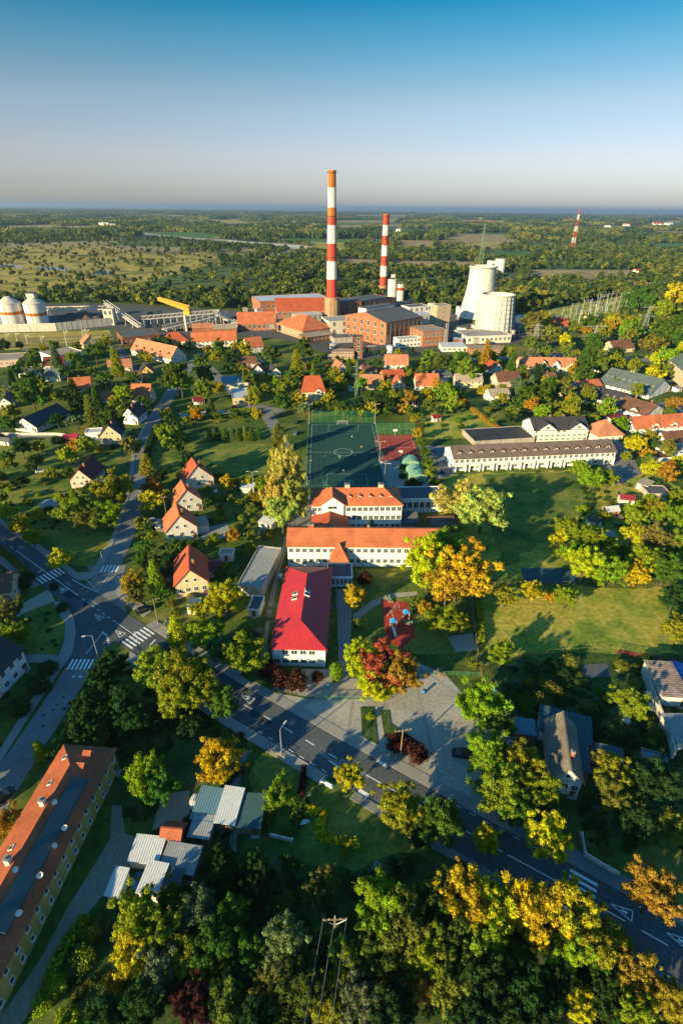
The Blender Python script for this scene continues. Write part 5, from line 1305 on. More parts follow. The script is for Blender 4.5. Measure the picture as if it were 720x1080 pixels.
# ---------------------------------------------------------------- trees
leaf = leafmat('leaves')
nrng = np.random.default_rng(11)
def leaf_mesh(name, centres, radii, n, size, material, squash=.8, up=.25, jit=.35, core=True):
    """n leaf faces spread on the skins of many clumps (numpy, one mesh)"""
    centres = np.array(centres, float); radii = np.array(radii, float)
    w = radii ** 2; idx = nrng.choice(len(radii), n, p=w / w.sum())
    d = nrng.normal(size=(n, 3)); d /= np.linalg.norm(d, axis=1)[:, None]
    rr = radii[idx] * (1 + nrng.normal(0, .42, n))
    pos = centres[idx] + d * rr[:, None] * np.array([1, 1, squash])
    nrm = d + nrng.normal(0, jit, (n, 3)); nrm[:, 2] += up; nrm /= np.linalg.norm(nrm, axis=1)[:, None]
    a = np.cross(nrm, nrng.normal(size=(n, 3))); a /= np.linalg.norm(a, axis=1)[:, None]; b = np.cross(nrm, a)
    s = size * (.55 + 1.1 * nrng.random(n) ** 2)[:, None] / 2 * 1.12
    q = np.stack([pos - a * s - b * s * .7, pos + a * s - b * s * .7, pos + a * s * .8 + b * s, pos - a * s * .8 + b * s], 1).reshape(-1, 3)
    me = bpy.data.meshes.new(name)
    me.vertices.add(4 * n); me.vertices.foreach_set('co', q.ravel())
    me.loops.add(4 * n); me.loops.foreach_set('vertex_index', np.arange(4 * n, dtype=np.int32))
    me.polygons.add(n); me.polygons.foreach_set('loop_start', np.arange(0, 4 * n, 4, dtype=np.int32))
    me.update(calc_edges=True)
    # tint: per clump shift plus per leaf scatter
    cl = nrng.uniform(0, 1, len(radii)); t = np.clip(.5 + (cl[idx] - .5) * .55 + nrng.normal(0, .16, n), 0, 1)
    at = me.attributes.new('tint', 'FLOAT', 'FACE'); at.data.foreach_set('value', t.astype(np.float32))
    me.materials.append(material); me.validate()
    return me
def clumps_broad(k, seed, w=.42, lean=0, lo=.30):
    """clump centres for a crown in a unit tree (height 1)"""
    r = np.random.default_rng(seed); C = []; Rr = []
    lob = r.uniform(.55, 1.18, 7); ph = r.uniform(0, 6.28)
    while len(C) < k:
        v = r.normal(size=3); v /= np.linalg.norm(v); f = r.uniform(.45, 1) ** .5
        az = math.atan2(v[1], v[0]) + ph
        L = np.interp((az % 6.283) / 6.283 * 7, range(8), list(lob) + [lob[0]])
        x = v * f * np.array([w * L, w * L, .36]); z = .62 + x[2] + (.02 if v[2] > 0 else 0)
        if z < lo: continue
        C.append((x[0] + lean * z, x[1], z)); Rr.append(r.uniform(.075, .15) * (1.12 - .3 * f))
    return C, Rr
def clumps_limbs(k, seed, w=.42, nl=15, lo=.26):
    """crown built limb by limb: boughs of unequal reach with gaps between them"""
    r = np.random.default_rng(seed); C = []; Rr = []
    for i in range(nl):
        a = 2.399 * i + r.uniform(-.35, .35); el = r.uniform(-.45, 1.0) if i else 1.3
        reach = r.uniform(.72, 1.12) * (1.12 if r.random() < .2 else 1)
        end = np.array([math.cos(a) * math.cos(el) * w * reach, math.sin(a) * math.cos(el) * w * reach, .58 + .38 * math.sin(el) * reach])
        st = np.array([0, 0, .40]); nb = max(4, int(k / nl * r.uniform(.7, 1.3)))
        for j in range(nb):
            f = r.uniform(.35, 1.0) ** .7; sg = .035 + .045 * f
            c = st + (end - st) * f + r.normal(0, sg, 3) * np.array([1, 1, .8])
            if c[2] < lo: continue
            C.append(tuple(c)); Rr.append(r.uniform(.028, .075) * (1.15 - .35 * f))
    return C, Rr
PROTO = {}
def trunk_mesh(name, seed, w=.4, h=.55, r0=.028, n=7):
    r = random.Random(seed); m = MB(); p = Vector((0, 0, -.02)); q = Vector((r.uniform(-.02, .02), r.uniform(-.02, .02), h * .6))
    m.tube(p, q, r0, r0 * .72, bark, 8)
    top = q
    for k in range(n):
        a = 2 * math.pi * k / n + r.uniform(-.4, .4); e = top + Vector((math.cos(a) * w * r.uniform(.4, .75), math.sin(a) * w * r.uniform(.4, .75), r.uniform(.12, .32)))
        s = p.lerp(q, r.uniform(.6, .98)); mid = s.lerp(e, .5) + Vector((0, 0, -.03))
        m.tube(s, mid, r0 * .5, r0 * .32, bark, 5, False); m.tube(mid, e, r0 * .32, r0 * .1, bark, 5, False)
    m.tube(q, q + Vector((0, 0, .3)), r0 * .7, r0 * .15, bark, 6)
    o = m.build(name); me = o.data; bpy.data.objects.remove(o); return me
def make_protos():
    for s in range(8):      # big broadleaf, close
        C, Rr = clumps_limbs(210, 100 + s, .42 + .03 * (s % 3), 14 + s)
        PROTO['b%d' % s] = (leaf_mesh('crown', C, Rr, 27000, .0205, leaf), trunk_mesh('trunk', s))
    for s in range(4):      # middle distance
        C, Rr = clumps_limbs(120, 200 + s, .43, 12 + s); Rr = [q * 1.15 for q in Rr]
        PROTO['m%d' % s] = (leaf_mesh('crown', C, Rr, 7500, .036, leaf), trunk_mesh('trunk', 20 + s, n=4))
    for s in range(3):      # poplar / tall narrow with three stems
        r = np.random.default_rng(300 + s); C = []; Rr = []
        for k in range(90):
            z = r.uniform(.10, .95); wd = .17 * math.sin(math.pi * min(1, (z * .92 + .12))) ** .6 + .02; a = r.uniform(0, 6.28); f = r.uniform(.3, 1)
            C.append((math.cos(a) * wd * f, math.sin(a) * wd * f, z)); Rr.append(r.uniform(.035, .07))
        PROTO['p%d' % s] = (leaf_mesh('crown', C, Rr, 12000, .017, leaf, .9), trunk_mesh('trunk', 40 + s, .12, .8, .02, 5))
    for s in range(3):      # conifer: tiers of drooping boughs
        r = np.random.default_rng(400 + s); C = []; Rr = []
        for tier in range(15):
            z = .10 + .86 * tier / 15; wd = .25 * (1 - z) ** .8 + .015; nn = max(3, int(11 * (1 - z)) + 3)
            for k in range(nn):
                a = 6.283 * k / nn + r.uniform(-.3, .3) + tier
                for f in (.45, .8, 1.0):
                    C.append((math.cos(a) * wd * f * r.uniform(.85, 1.1), math.sin(a) * wd * f * r.uniform(.85, 1.1), z - f * .035)); Rr.append(.035 * (1.25 - f * .5) + .008)
        PROTO['c%d' % s] = (leaf_mesh('crown', C, Rr, 9000, .018, leaf, .6, .4), trunk_mesh('trunk', 50 + s, .05, .9, .016, 2))
    for s in range(4):      # shrub, crown down to the ground (width 1)
        r = np.random.default_rng(500 + s); C = []; Rr = []
        for k in range(34):
            a = r.uniform(0, 6.28); f = r.uniform(0, 1) ** .5
            C.append((math.cos(a) * .36 * f, math.sin(a) * .36 * f, .12 + r.uniform(0, .42) * (1.1 - f * .6))); Rr.append(r.uniform(.08, .17))
        PROTO['s%d' % s] = (leaf_mesh('foliage', C, Rr, 3400, .042, leaf), None)
    for s in range(4):      # far tree, few faces
        C, Rr = clumps_broad(16, 600 + s, .44, lo=.22); Rr = [q * 1.5 for q in Rr]
        PROTO['f%d' % s] = (leaf_mesh('crown', C, Rr, 420, .115, leaf), trunk_mesh('trunk', 60 + s, n=1))
make_protos()
COLS = {   # leaf base colours
 'G': ((.080, .15, .022), 'green'), 'DG': ((.034, .075, .022), 'dark green'), 'YG': ((.23, .29, .02), 'yellow green'),
 'Y': ((.46, .42, .016), 'golden yellow'), 'PY': ((.46, .43, .09), 'pale yellow'), 'O': ((.36, .22, .028), 'orange'), 'RO': ((.50, .12, .045), 'red orange'),
 'PU': ((.075, .028, .024), 'copper brown'), 'OL': ((.18, .20, .035), 'olive'), 'BG': ((.14, .21, .085), 'blue green'), 'LG': ((.16, .26, .022), 'bright green')}
TREES = []
tr = random.Random(3)
def add_tree(x, y, h, w, kind, col, pr=None, name=None, tx=None):
    r = tr.random
    pool = [k for k in PROTO if k[0] == kind]
    pk = pool[int(r() * len(pool))]
    cm, tm = PROTO[pk]
    c, cn = COLS[col]
    jit = [c[i] * tr.uniform(.82, 1.2) for i in range(3)]
    if kind == 's':
        o = bpy.data.objects.new(name or 'shrub', cm); link(o); o.location = (x, y, -.05); o.rotation_euler = (0, 0, tr.uniform(0, 6.28))
        o.scale = (w, w * tr.uniform(.85, 1.15), h / .62); o.color = (*jit, 1)
        TREES.append(dict(o=o, x=x, y=y, h=h, w=w, kind='shrub', col=cn)); return o
    pw = {'b': .95, 'm': .98, 'p': .40, 'c': .56, 'f': 1.0}[kind]
    e = empty(name or {'b': 'tree', 'm': 'tree', 'f': 'tree', 'p': 'poplar', 'c': 'conifer'}[kind], (x, y, 0), tr.uniform(0, 6.28))
    e.scale = (w / pw, w / pw * tr.uniform(.92, 1.08), h)
    cr = bpy.data.objects.new('crown', cm); link(cr, e); cr.color = (*jit, 1)
    tk = bpy.data.objects.new('trunk', tm); link(tk, e)
    TREES.append(dict(o=e, x=x, y=y, h=h, w=w, kind={'b': 'tree', 'm': 'tree', 'f': 'tree', 'p': 'poplar', 'c': 'conifer'}[kind], col=cn))
    return e
def T(cx, cy, wpx, col, kind=None, asp=None):
    """tree whose crown centre is seen at (cx, cy), crown wpx pixels wide"""
    if kind is None: kind = 'b' if cy > 500 else 'm'
    asp = asp or {'b': 1.15 if cy < 880 else 1.4, 'm': 1.15, 'p': 2.4, 'c': 1.7, 's': .75}[kind]
    wpx = wpx * (1.08 if cy > 480 else 1.0); w = wpx * mpp(cy)
    for _ in range(4):
        h = w * asp
        g = G(cx, cy, h * (.62 if kind in 'bm' else .5 if kind != 's' else .4))
        d = Vector((g.x, g.y, h * .6 - CH)).dot(_F0)
        w = wpx * d / FPX
    return add_tree(g.x, g.y, w * asp, w, kind, col)
NEAR = [
 (303, 500, 28, 'PY', 'b', 2.3), (291, 520, 30, 'PY', 'b', 2.0), (308, 524, 30, 'PY', 'b', 1.9), (299, 484, 24, 'PY', 'b', 2.3), (297, 536, 28, 'PY', 'b', 1.7), (301, 512, 26, 'PY', 'b', 2.0), (293, 462, 15, 'OL', 'p', 2.2), (277, 510, 17, 'YG'),
 (483, 522, 44, 'PY', 'b', .95), (510, 534, 52, 'PY', 'b', .95), (453, 590, 54, 'Y'), (484, 600, 56, 'Y'), (472, 612, 44, 'O'), (470, 574, 40, 'YG'),
 (386, 702, 40, 'Y'), (405, 700, 46, 'RO'), (420, 708, 42, 'O'), (398, 722, 34, 'Y'), (376, 684, 22, 'Y'), (374, 627, 27, 'Y'), (377, 658, 13, 'YG'), (355, 708, 16, 'YG', 's', 1.2),
 (258, 688, 40, 'YG'), (216, 668, 32, 'YG'), (230, 680, 26, 'BG'), (236, 630, 38, 'Y'), (210, 643, 18, 'Y'), (232, 604, 14, 'Y'), (185, 663, 24, 'Y', 'c', 1.5),
 (163, 606, 20, 'YG', 'c', 2.2), (139, 612, 26, 'O'), (142, 628, 18, 'OL'), (175, 600, 18, 'DG', 'c', 1.6), (150, 588, 16, 'G'),
 (166, 702, 44, 'YG'), (194, 708, 46, 'YG'), (186, 734, 40, 'YG'), (216, 726, 36, 'YG'), (236, 740, 30, 'G'),
 (230, 799, 42, 'Y'), (150, 815, 40, 'YG'), (170, 832, 34, 'G'), (41, 790, 17, 'YG', 'c', 1.5), (8, 645, 30, 'OL'), (14, 668, 30, 'YG'), (4, 868, 30, 'O'),
 (295, 835, 34, 'LG'), (369, 819, 30, 'Y'), (424, 850, 46, 'YG'), (464, 866, 46, 'G'), (438, 872, 34, 'DG'),
 (509, 742, 46, 'YG'), (524, 762, 34, 'G'), (515, 795, 44, 'YG'), (548, 806, 46, 'YG'), (528, 830, 50, 'YG'), (566, 828, 40, 'YG'), (545, 850, 36, 'G'),
 (514, 884, 26, 'Y'), (578, 881, 40, 'Y'), (690, 940, 50, 'O'), (647, 814, 38, 'YG'), (652, 838, 40, 'OL'), (692, 822, 48, 'DG'), (668, 862, 40, 'DG'), (712, 868, 36, 'OL'),
 (666, 738, 34, 'YG'), (569, 740, 16, 'OL', 's', 1), (560, 957, 54, 'Y'), (600, 960, 56, 'Y'), (628, 985, 52, 'YG'), (602, 1002, 46, 'YG'), (488, 944, 52, 'Y'), (522, 955, 48, 'Y'),
 (476, 980, 44, 'G'), (510, 985, 44, 'YG'), (674, 1030, 42, 'O'), (714, 1060, 36, 'O'), (608, 1056, 32, 'Y'), (668, 1070, 36, 'YG'), (402, 955, 52, 'YG'), (428, 980, 50, 'OL'), (398, 1002, 44, 'G'),
 (458, 945, 40, 'G'), (446, 1004, 42, 'YG'), (440, 1040, 30, 'O'), (470, 1040, 40, 'OL'), (300, 995, 48, 'BG'), (318, 1035, 50, 'G'), (286, 1040, 40, 'OL'), (362, 1012, 38, 'YG'), (376, 1048, 42, 'BG'), (345, 1060, 36, 'YG'), (346, 990, 26, 'OL'),
 (142, 965, 42, 'YG'), (166, 984, 42, 'YG'), (140, 1002, 40, 'Y'), (168, 1022, 40, 'BG'), (120, 1036, 20, 'O', 's', 1), (180, 948, 30, 'G'), (210, 960, 40, 'BG'), (228, 996, 46, 'G'), (198, 1012, 40, 'YG'), (236, 1058, 44, 'OL'), (246, 964, 34, 'G'), (264, 1005, 36, 'G'),
 (96, 985, 18, 'OL', 's', 1), (88, 1012, 26, 'YG', 's', .9), (60, 1040, 22, 'YG', 's', .8), (45, 1062, 20, 'YG', 's', .8), (202, 1060, 44, 'PU'), (150, 1062, 44, 'DG'), (110, 1075, 40, 'DG'), (70, 1082, 30, 'YG'), (268, 1080, 44, 'DG'), (410, 1078, 44, 'DG'),
 (520, 1035, 50, 'DG'), (560, 1048, 50, 'DG'), (500, 1078, 46, 'DG'), (555, 1090, 44, 'DG'), (640, 1050, 34, 'DG'), (330, 940, 22, 'OL'), (300, 950, 20, 'OL', 's', 1), (270, 935, 26, 'DG'), (250, 920, 20, 'DG', 's', .9),
 (106, 716, 30, 'DG'), (116, 700, 30, 'DG'), (92, 745, 34, 'DG'), (84, 770, 34, 'DG'), (120, 740, 36, 'DG'), (66, 796, 26, 'DG'), (140, 760, 30, 'DG'), (100, 780, 30, 'OL', 's', .8), (164, 760, 30, 'DG', 's', .8), (200, 768, 26, 'DG', 's', .8),
 (74, 533, 34, 'YG'), (118, 514, 36, 'YG'), (112, 540, 28, 'YG'), (94, 544, 28, 'OL'), (6, 538, 20, 'Y'), (20, 552, 22, 'Y'), (34, 566, 18, 'YG'), (62, 588, 22, 'Y'), (30, 530, 12, 'G'),
 (70, 480, 20, 'Y'), (90, 468, 22, 'YG'), (78, 468, 16, 'YG'), (52, 498, 14, 'YG'), (72, 497, 12, 'Y'), (22, 470, 20, 'DG'), (40, 470, 14, 'YG'), (8, 480, 16, 'G'), (36, 486, 18, 'DG'), (138, 468, 18, 'OL', 'm', 1.4), (117, 441, 26, 'G'), (129, 414, 24, 'YG'), (32, 412, 36, 'G'),
 (154, 488, 18, 'YG', 'c', 1.3), (161, 512, 22, 'O'), (158, 528, 22, 'Y'), (178, 459, 28, 'YG'), (198, 487, 22, 'DG'), (192, 498, 14, 'G'), (176, 522, 14, 'DG'), (168, 500, 16, 'DG'), (186, 470, 16, 'DG'),
 (184, 394, 38, 'G'), (190, 402, 26, 'LG'), (214, 391, 26, 'G'), (214, 410, 24, 'LG'), (231, 408, 14, 'LG'), (222, 428, 14, 'G', 'c', 1.4), (268, 418, 22, 'YG'), (271, 436, 14, 'O'), (301, 406, 28, 'LG'), (320, 366, 22, 'G'), (286, 372, 22, 'G'),
 (600, 556, 26, 'YG'), (616, 562, 28, 'YG'), (636, 570, 22, 'YG'), (590, 566, 18, 'Y'), (618, 592, 34, 'Y'), (642, 600, 32, 'YG'), (604, 580, 22, 'YG'), (672, 542, 26, 'YG'), (690, 536, 26, 'YG'), (710, 545, 30, 'YG'), (668, 562, 22, 'Y'), (694, 566, 30, 'OL'), (715, 572, 26, 'YG'), (680, 588, 30, 'YG'), (704, 598, 32, 'G'), (668, 604, 24, 'Y'),
 (533, 628, 22, 'YG'), (561, 622, 22, 'Y'), (579, 628, 13, 'O'), (597, 629, 22, 'YG'), (530, 688, 26, 'YG'), (484, 655, 20, 'Y'), (468, 652, 34, 'YG'), (438, 634, 14, 'Y'), (712, 662, 26, 'YG'), (712, 628, 26, 'DG'), (500, 700, 12, 'Y'), (447, 640, 14, 'YG'),
 (441, 456, 13, 'Y'), (445, 466, 13, 'O'), (448, 476, 13, 'O'), (451, 487, 14, 'Y'), (454, 498, 14, 'OL'), (458, 508, 14, 'YG'),
 (672, 466, 22, 'Y'), (624, 504, 24, 'YG'), (612, 492, 20, 'YG'), (642, 503, 18, 'YG'), (690, 492, 20, 'Y'), (704, 496, 20, 'O'), (716, 486, 16, 'Y'), (715, 525, 20, 'YG'), (660, 480, 12, 'YG'),
 (676, 312, 30, 'G', 'm', 1.1), (714, 310, 26, 'Y'), (700, 324, 24, 'YG'), (702, 346, 32, 'G'), (716, 352, 28, 'G'), (690, 360, 24, 'OL'), (706, 374, 24, 'YG'), (622, 377, 26, 'G'), (634, 384, 20, 'LG'), (650, 380, 20, 'YG'), (694, 376, 18, 'Y'), (640, 385, 14, 'YG'),
 (492, 388, 24, 'LG'), (480, 385, 20, 'G'), (470, 412, 22, 'YG'), (478, 425, 18, 'YG'), (455, 376, 22, 'LG'), (466, 382, 18, 'G'), (405, 370, 8, 'O'), (388, 370, 8, 'LG'), (396, 372, 6, 'RO'), (420, 371, 9, 'LG'), (434, 370, 10, 'Y'), (563, 341, 26, 'OL'), (573, 337, 20, 'Y'),
 (540, 434, 16, 'LG'), (530, 420, 14, 'YG'), (548, 410, 14, 'BG', 'c', 1.5), (560, 404, 14, 'BG', 'c', 1.5), (535, 440, 12, 'Y'), (590, 428, 16, 'Y'), (604, 430, 18, 'YG'), (640, 428, 20, 'YG'), (650, 402, 10, 'O'), (712, 424, 18, 'O'), (573, 432, 18, 'YG'), (622, 415, 16, 'OL'),
 (75, 374, 0, 'G'), (232, 905, 24, 'DG'), (268, 912, 26, 'DG'), (306, 912, 22, 'DG'), (345, 925, 22, 'OL'), (375, 935, 20, 'DG'), (232, 930, 26, 'DG'), (288, 968, 26, 'DG'), (120, 905, 0, 'G'), (250, 1030, 36, 'DG'), (338, 1010, 30, 'DG'), (185, 1040, 30, 'DG'), (420, 1050, 34, 'DG'), (590, 1040, 36, 'DG'), (470, 1015, 32, 'G'), (540, 1005, 30, 'G'), (636, 1020, 30, 'G'), (655, 995, 24, 'YG')]
for q in NEAR:
    if q[2]: T(*q)
for k, x in enumerate((221, 229, 237, 244, 251, 258, 265, 272)): T(x, 457 - (k % 2), 9.5, ['YG', 'G', 'G', 'BG', 'G', 'YG', 'G', 'G'][k], 'c', 1.7)
for x, y, w_ in ((284, 706, 22), (296, 716, 24), (312, 718, 26), (335, 714, 15), (417, 784, 20), (440, 794, 22), (430, 788, 18), (427, 780, 14)): T(x, y, w_, 'PU', 's', .85)
for x, y, w_ in ((308, 591, 9), (321, 592, 9), (333, 592, 8), (384, 610, 16)): T(x, y, w_, 'PU', 's', .9)
for x, w_, c_ in ((369, 6, 'DG'), (379, 7, 'BG'), (386, 6, 'DG'), (392, 8, 'LG'), (399, 7, 'DG'), (417, 7, 'G')): T(x, 552, w_, c_, 'c', 1.9)
for x, y, w_, c_ in ((424, 492, 8, 'DG'), (424, 502, 8, 'DG'), (436, 510, 16, 'DG'), (357, 786, 0, 'G'), (448, 754, 0, 'G'), (391, 756, 9, 'YG'), (57, 618, 10, 'DG'), (25, 612, 22, 'DG'), (10, 616, 26, 'DG'), (66, 640, 12, 'DG'), (50, 705, 20, 'DG'), (40, 722, 24, 'DG'), (20, 745, 26, 'DG'), (366, 886, 8, 'LG'), (372, 888, 7, 'LG'), (362, 902, 9, 'YG'), (356, 600, 0, 'G')):
    if w_: T(x, y, w_, c_, 's', .7)
ZONES.append(P([(196, 449), (284, 446), (296, 500), (268, 506), (230, 500), (205, 480)]))      # the mown lawn stays open
ZONES.append(P([(520, 505), (600, 500), (600, 545), (570, 590), (505, 596), (520, 560)]))
# fill: gardens between the houses, each tree its own
def blocked(p, m=0):
    for z in ZONES:
        if inpoly(p, z): return True
    return False
def fill(poly, n, w0, w1, cols, kinds='m', tries=60, gap=.42):
    xs = [p[0] for p in poly]; ys = [p[1] for p in poly]; k = 0
    for _ in range(n * tries):
        if k >= n: break
        px, py = tr.uniform(min(xs), max(xs)), tr.uniform(min(ys), max(ys))
        if not inpoly((px, py), poly): continue
        g = G(px, py); w = tr.uniform(w0, w1)
        if blocked(g) or blocked(g + Vector((w * .3, 0))) or blocked(g - Vector((w * .3, 0))): continue
        if any((t['x'] - g.x) ** 2 + (t['y'] - g.y) ** 2 < ((t['w'] + w) * gap) ** 2 for t in TREES): continue
        kd = tr.choice(kinds); h = w * tr.uniform(.9, 1.3)
        if kd == 'c': h = w * 1.9
        if kd == 's': h = w * .7
        # keep sight lines to the facades behind: no tall tree right in front of a house
        if kd != 's' and any(inpoly(g + Vector((0, dy)), f) for f in BFOOT for dy in (3, 6, 9)): continue
        add_tree(g.x, g.y, h, w, kd, tr.choice(cols)); k += 1
mix = ['G', 'G', 'YG', 'OL', 'YG', 'LG', 'Y', 'BG', 'DG', 'O']
fill([(0, 390), (130, 396), (180, 430), (150, 460), (0, 460)], 38, 6, 11, ['G', 'DG', 'OL', 'YG', 'BG', 'G'], 'mmmc')
fill([(200, 376), (330, 384), (380, 400), (340, 440), (210, 440)], 40, 5, 11, mix, 'mmmmmc')
fill([(100, 366), (250, 368), (250, 384), (120, 388)], 16, 6, 10, mix, 'm')
fill([(336, 385), (470, 385), (470, 440), (338, 444)], 40, 5, 9, mix, 'mmm')
fill([(460, 378), (720, 378), (720, 410), (600, 430), (470, 425)], 46, 6, 12, mix, 'mmmmc')
fill([(536, 395), (660, 400), (720, 440), (720, 500), (640, 500), (640, 470), (540, 440)], 28, 5, 9, mix, 'mm')
fill([(160, 440), (300, 440), (290, 466), (205, 470), (170, 480)], 14, 4, 7, ['G', 'YG', 'OL', 'DG'], 'm')
fill([(214, 500), (262, 510), (280, 560), (262, 600), (226, 600), (214, 560)], 12, 3.5, 6.5, ['YG', 'OL', 'G', 'Y'], 'm')
fill([(150, 560), (190, 575), (190, 640), (160, 630)], 8, 3.5, 6, ['YG', 'O', 'G', 'DG'], 'm')
fill([(540, 340), (720, 345), (720, 378), (540, 372)], 26, 10, 18, ['G', 'YG', 'OL', 'LG', 'Y'], 'm')
fill([(0, 366), (120, 372), (130, 396), (0, 398)], 12, 6, 11, ['G', 'DG', 'OL', 'YG'], 'mmm')
fill([(0, 465), (150, 470), (130, 560), (60, 560), (0, 530)], 12, 4, 7, ['G', 'DG', 'OL'], 'bs')
fill([(380, 434), (520, 425), (520, 462), (445, 464), (440, 446), (380, 446)], 9, 4, 6, ['YG', 'Y', 'OL'], 'm')
# a tall belt just past the left edge shades the junction
fill([(-150, 560), (-26, 560), (-30, 760), (-60, 900), (-220, 900)], 22, 11, 15, ['G', 'YG', 'OL', 'Y'], 'b', gap=.3)
# ---- sheds and greenhouses standing in the gardens
for k in range(3000):
    if len([a for a in AUTO if a.get('shed')]) >= 34: break
    px, py = tr.choice([(tr.uniform(0, 150), tr.uniform(395, 545)), (tr.uniform(200, 320), tr.uniform(380, 440)), (tr.uniform(340, 540), tr.uniform(385, 445)), (tr.uniform(540, 715), tr.uniform(385, 440)), (tr.uniform(150, 300), tr.uniform(440, 690)), (tr.uniform(620, 715), tr.uniform(495, 600))])
    g = G(px, py)
    if blocked(g) or blocked(g + Vector((3, 0))) or blocked(g - Vector((3, 0))) or blocked(g + Vector((0, 3))) or blocked(g - Vector((0, 3))): continue
    if any((t['x'] - g.x) ** 2 + (t['y'] - g.y) ** 2 < (t['w'] * .5 + 2.2) ** 2 for t in TREES): continue
    e = empty('garden_shed', (g.x, g.y, 0), tr.choice([0, .2, -.2, 1.5, .4])); w_, d_ = tr.uniform(2.6, 5), tr.uniform(2.2, 3.4)
    rm = tr.choice([(m_pale, 'pale'), (felt, 'dark'), (m_blue, 'blue grey'), (t_red, 'red tiled'), (m_maroon, 'maroon'), (t_brown, 'brown'), (m_grey, 'grey')]); wm = tr.choice([wood, plaster, white, brick_pale])
    kd = tr.choice(['mono', 'side', 'side']); roof_prism(e, w_, d_, 2.1, 2.5 if kd == 'mono' else 3.2, kd, rm[0], wm, o=.25, t=.1)
    m = MB(); m.box((0, -.04, 0), (.85, .07, 1.85), door_m); m.build('door', e).location = (w_ * .2, -d_ / 2, 0)
    e['category'] = 'shed'; e['group'] = 'sheds in the gardens'
    AUTO.append(dict(o=e, x=g.x, y=g.y, txt='small shed with %s roof' % rm[1], shed=1)); q = w_ / 2 + .4; ZONES.append([g + Vector((-q, -q)), g + Vector((q, -q)), g + Vector((q, q)), g + Vector((-q, q))])
# ---- shrubs along gardens
SHR0 = len(TREES)
fill([(196, 500), (300, 500), (300, 700), (180, 690), (150, 560)], 50, 1.6, 3.4, ['G', 'DG', 'OL', 'YG'], 's', gap=.35)
fill([(520, 700), (700, 695), (700, 860), (600, 860)], 36, 1.8, 4, ['G', 'DG', 'OL', 'DG'], 's', gap=.35)
fill([(600, 500), (720, 500), (720, 620), (580, 612)], 34, 2.5, 5, ['YG', 'Y', 'G', 'OL'], 's', gap=.3)
fill([(150, 440), (300, 440), (300, 560), (150, 560)], 26, 2, 4, ['G', 'DG', 'OL', 'YG'], 's', gap=.35)
fill([(0, 460), (150, 460), (140, 560), (0, 560)], 24, 2, 4.5, ['G', 'DG', 'OL', 'YG'], 's', gap=.35)
fill([(340, 385), (700, 385), (720, 480), (540, 440), (450, 455), (350, 444)], 44, 2.5, 5, ['YG', 'Y', 'G', 'OL', 'LG', 'O'], 's', gap=.35)

# ---- masses nobody could count: woods to the horizon and dark undergrowth
ramp_far = [(0, (.035, .070, .024)), (.35, (.065, .105, .028)), (.72, (.13, .165, .035)), (.94, (.22, .22, .04)), (1, (.28, .24, .045))]
leaf_far = leafmat('leaves_far', False, ramp_far)
leaf_dk = leafmat('leaves_undergrowth', False, [(0, (.03, .065, .02)), (.5, (.05, .10, .024)), (.85, (.09, .13, .03)), (1, (.17, .16, .035))])
def coll(name, meshes):
    c = bpy.data.collections.new(name)
    for i, me in enumerate(meshes):
        o = bpy.data.objects.new(name + '_%d' % i, me); c.objects.link(o)
    return c
def scatter(name, label, pts, scl, c):
    me = bpy.data.meshes.new(name); n = len(pts)
    me.vertices.add(n); me.vertices.foreach_set('co', np.array([(p[0], p[1], p[2] if len(p) > 2 else 0) for p in pts], np.float32).ravel())
    a = me.attributes.new('sc', 'FLOAT_VECTOR', 'POINT'); a.data.foreach_set('vector', np.array(scl, np.float32).ravel())
    a = me.attributes.new('rt', 'FLOAT_VECTOR', 'POINT'); a.data.foreach_set('vector', np.array([(0, 0, tr.uniform(0, 6.28)) for _ in pts], np.float32).ravel())
    a = me.attributes.new('pick', 'INT', 'POINT'); a.data.foreach_set('value', np.array([tr.randrange(len(c.objects)) for _ in pts], np.int32))
    o = link(bpy.data.objects.new(name, me)); tag(o, label, None, None, 'stuff')
    ng = bpy.data.node_groups.new(name, 'GeometryNodeTree')
    ng.interface.new_socket('Geometry', in_out='INPUT', socket_type='NodeSocketGeometry'); ng.interface.new_socket('Geometry', in_out='OUTPUT', socket_type='NodeSocketGeometry')
    gi, go = ng.nodes.new('NodeGroupInput'), ng.nodes.new('NodeGroupOutput')
    ip = ng.nodes.new('GeometryNodeInstanceOnPoints'); ci = ng.nodes.new('GeometryNodeCollectionInfo')
    ci.inputs['Collection'].default_value = c; ci.inputs['Separate Children'].default_value = True; ci.inputs['Reset Children'].default_value = True
    ip.inputs['Pick Instance'].default_value = True
    def na(nm, ty):
        x = ng.nodes.new('GeometryNodeInputNamedAttribute'); x.data_type = ty; x.inputs['Name'].default_value = nm; return x.outputs['Attribute']
    e2r = ng.nodes.new('FunctionNodeEulerToRotation')
    ng.links.new(na('rt', 'FLOAT_VECTOR'), e2r.inputs[0]); ng.links.new(e2r.outputs[0], ip.inputs['Rotation'])
    ng.links.new(na('sc', 'FLOAT_VECTOR'), ip.inputs['Scale']); ng.links.new(na('pick', 'INT'), ip.inputs['Instance Index'])
    ng.links.new(gi.outputs[0], ip.inputs['Points']); ng.links.new(ci.outputs[0], ip.inputs['Instance']); ng.links.new(ip.outputs[0], go.inputs[0])
    md = o.modifiers.new('scatter', 'NODES'); md.node_group = ng
    return o
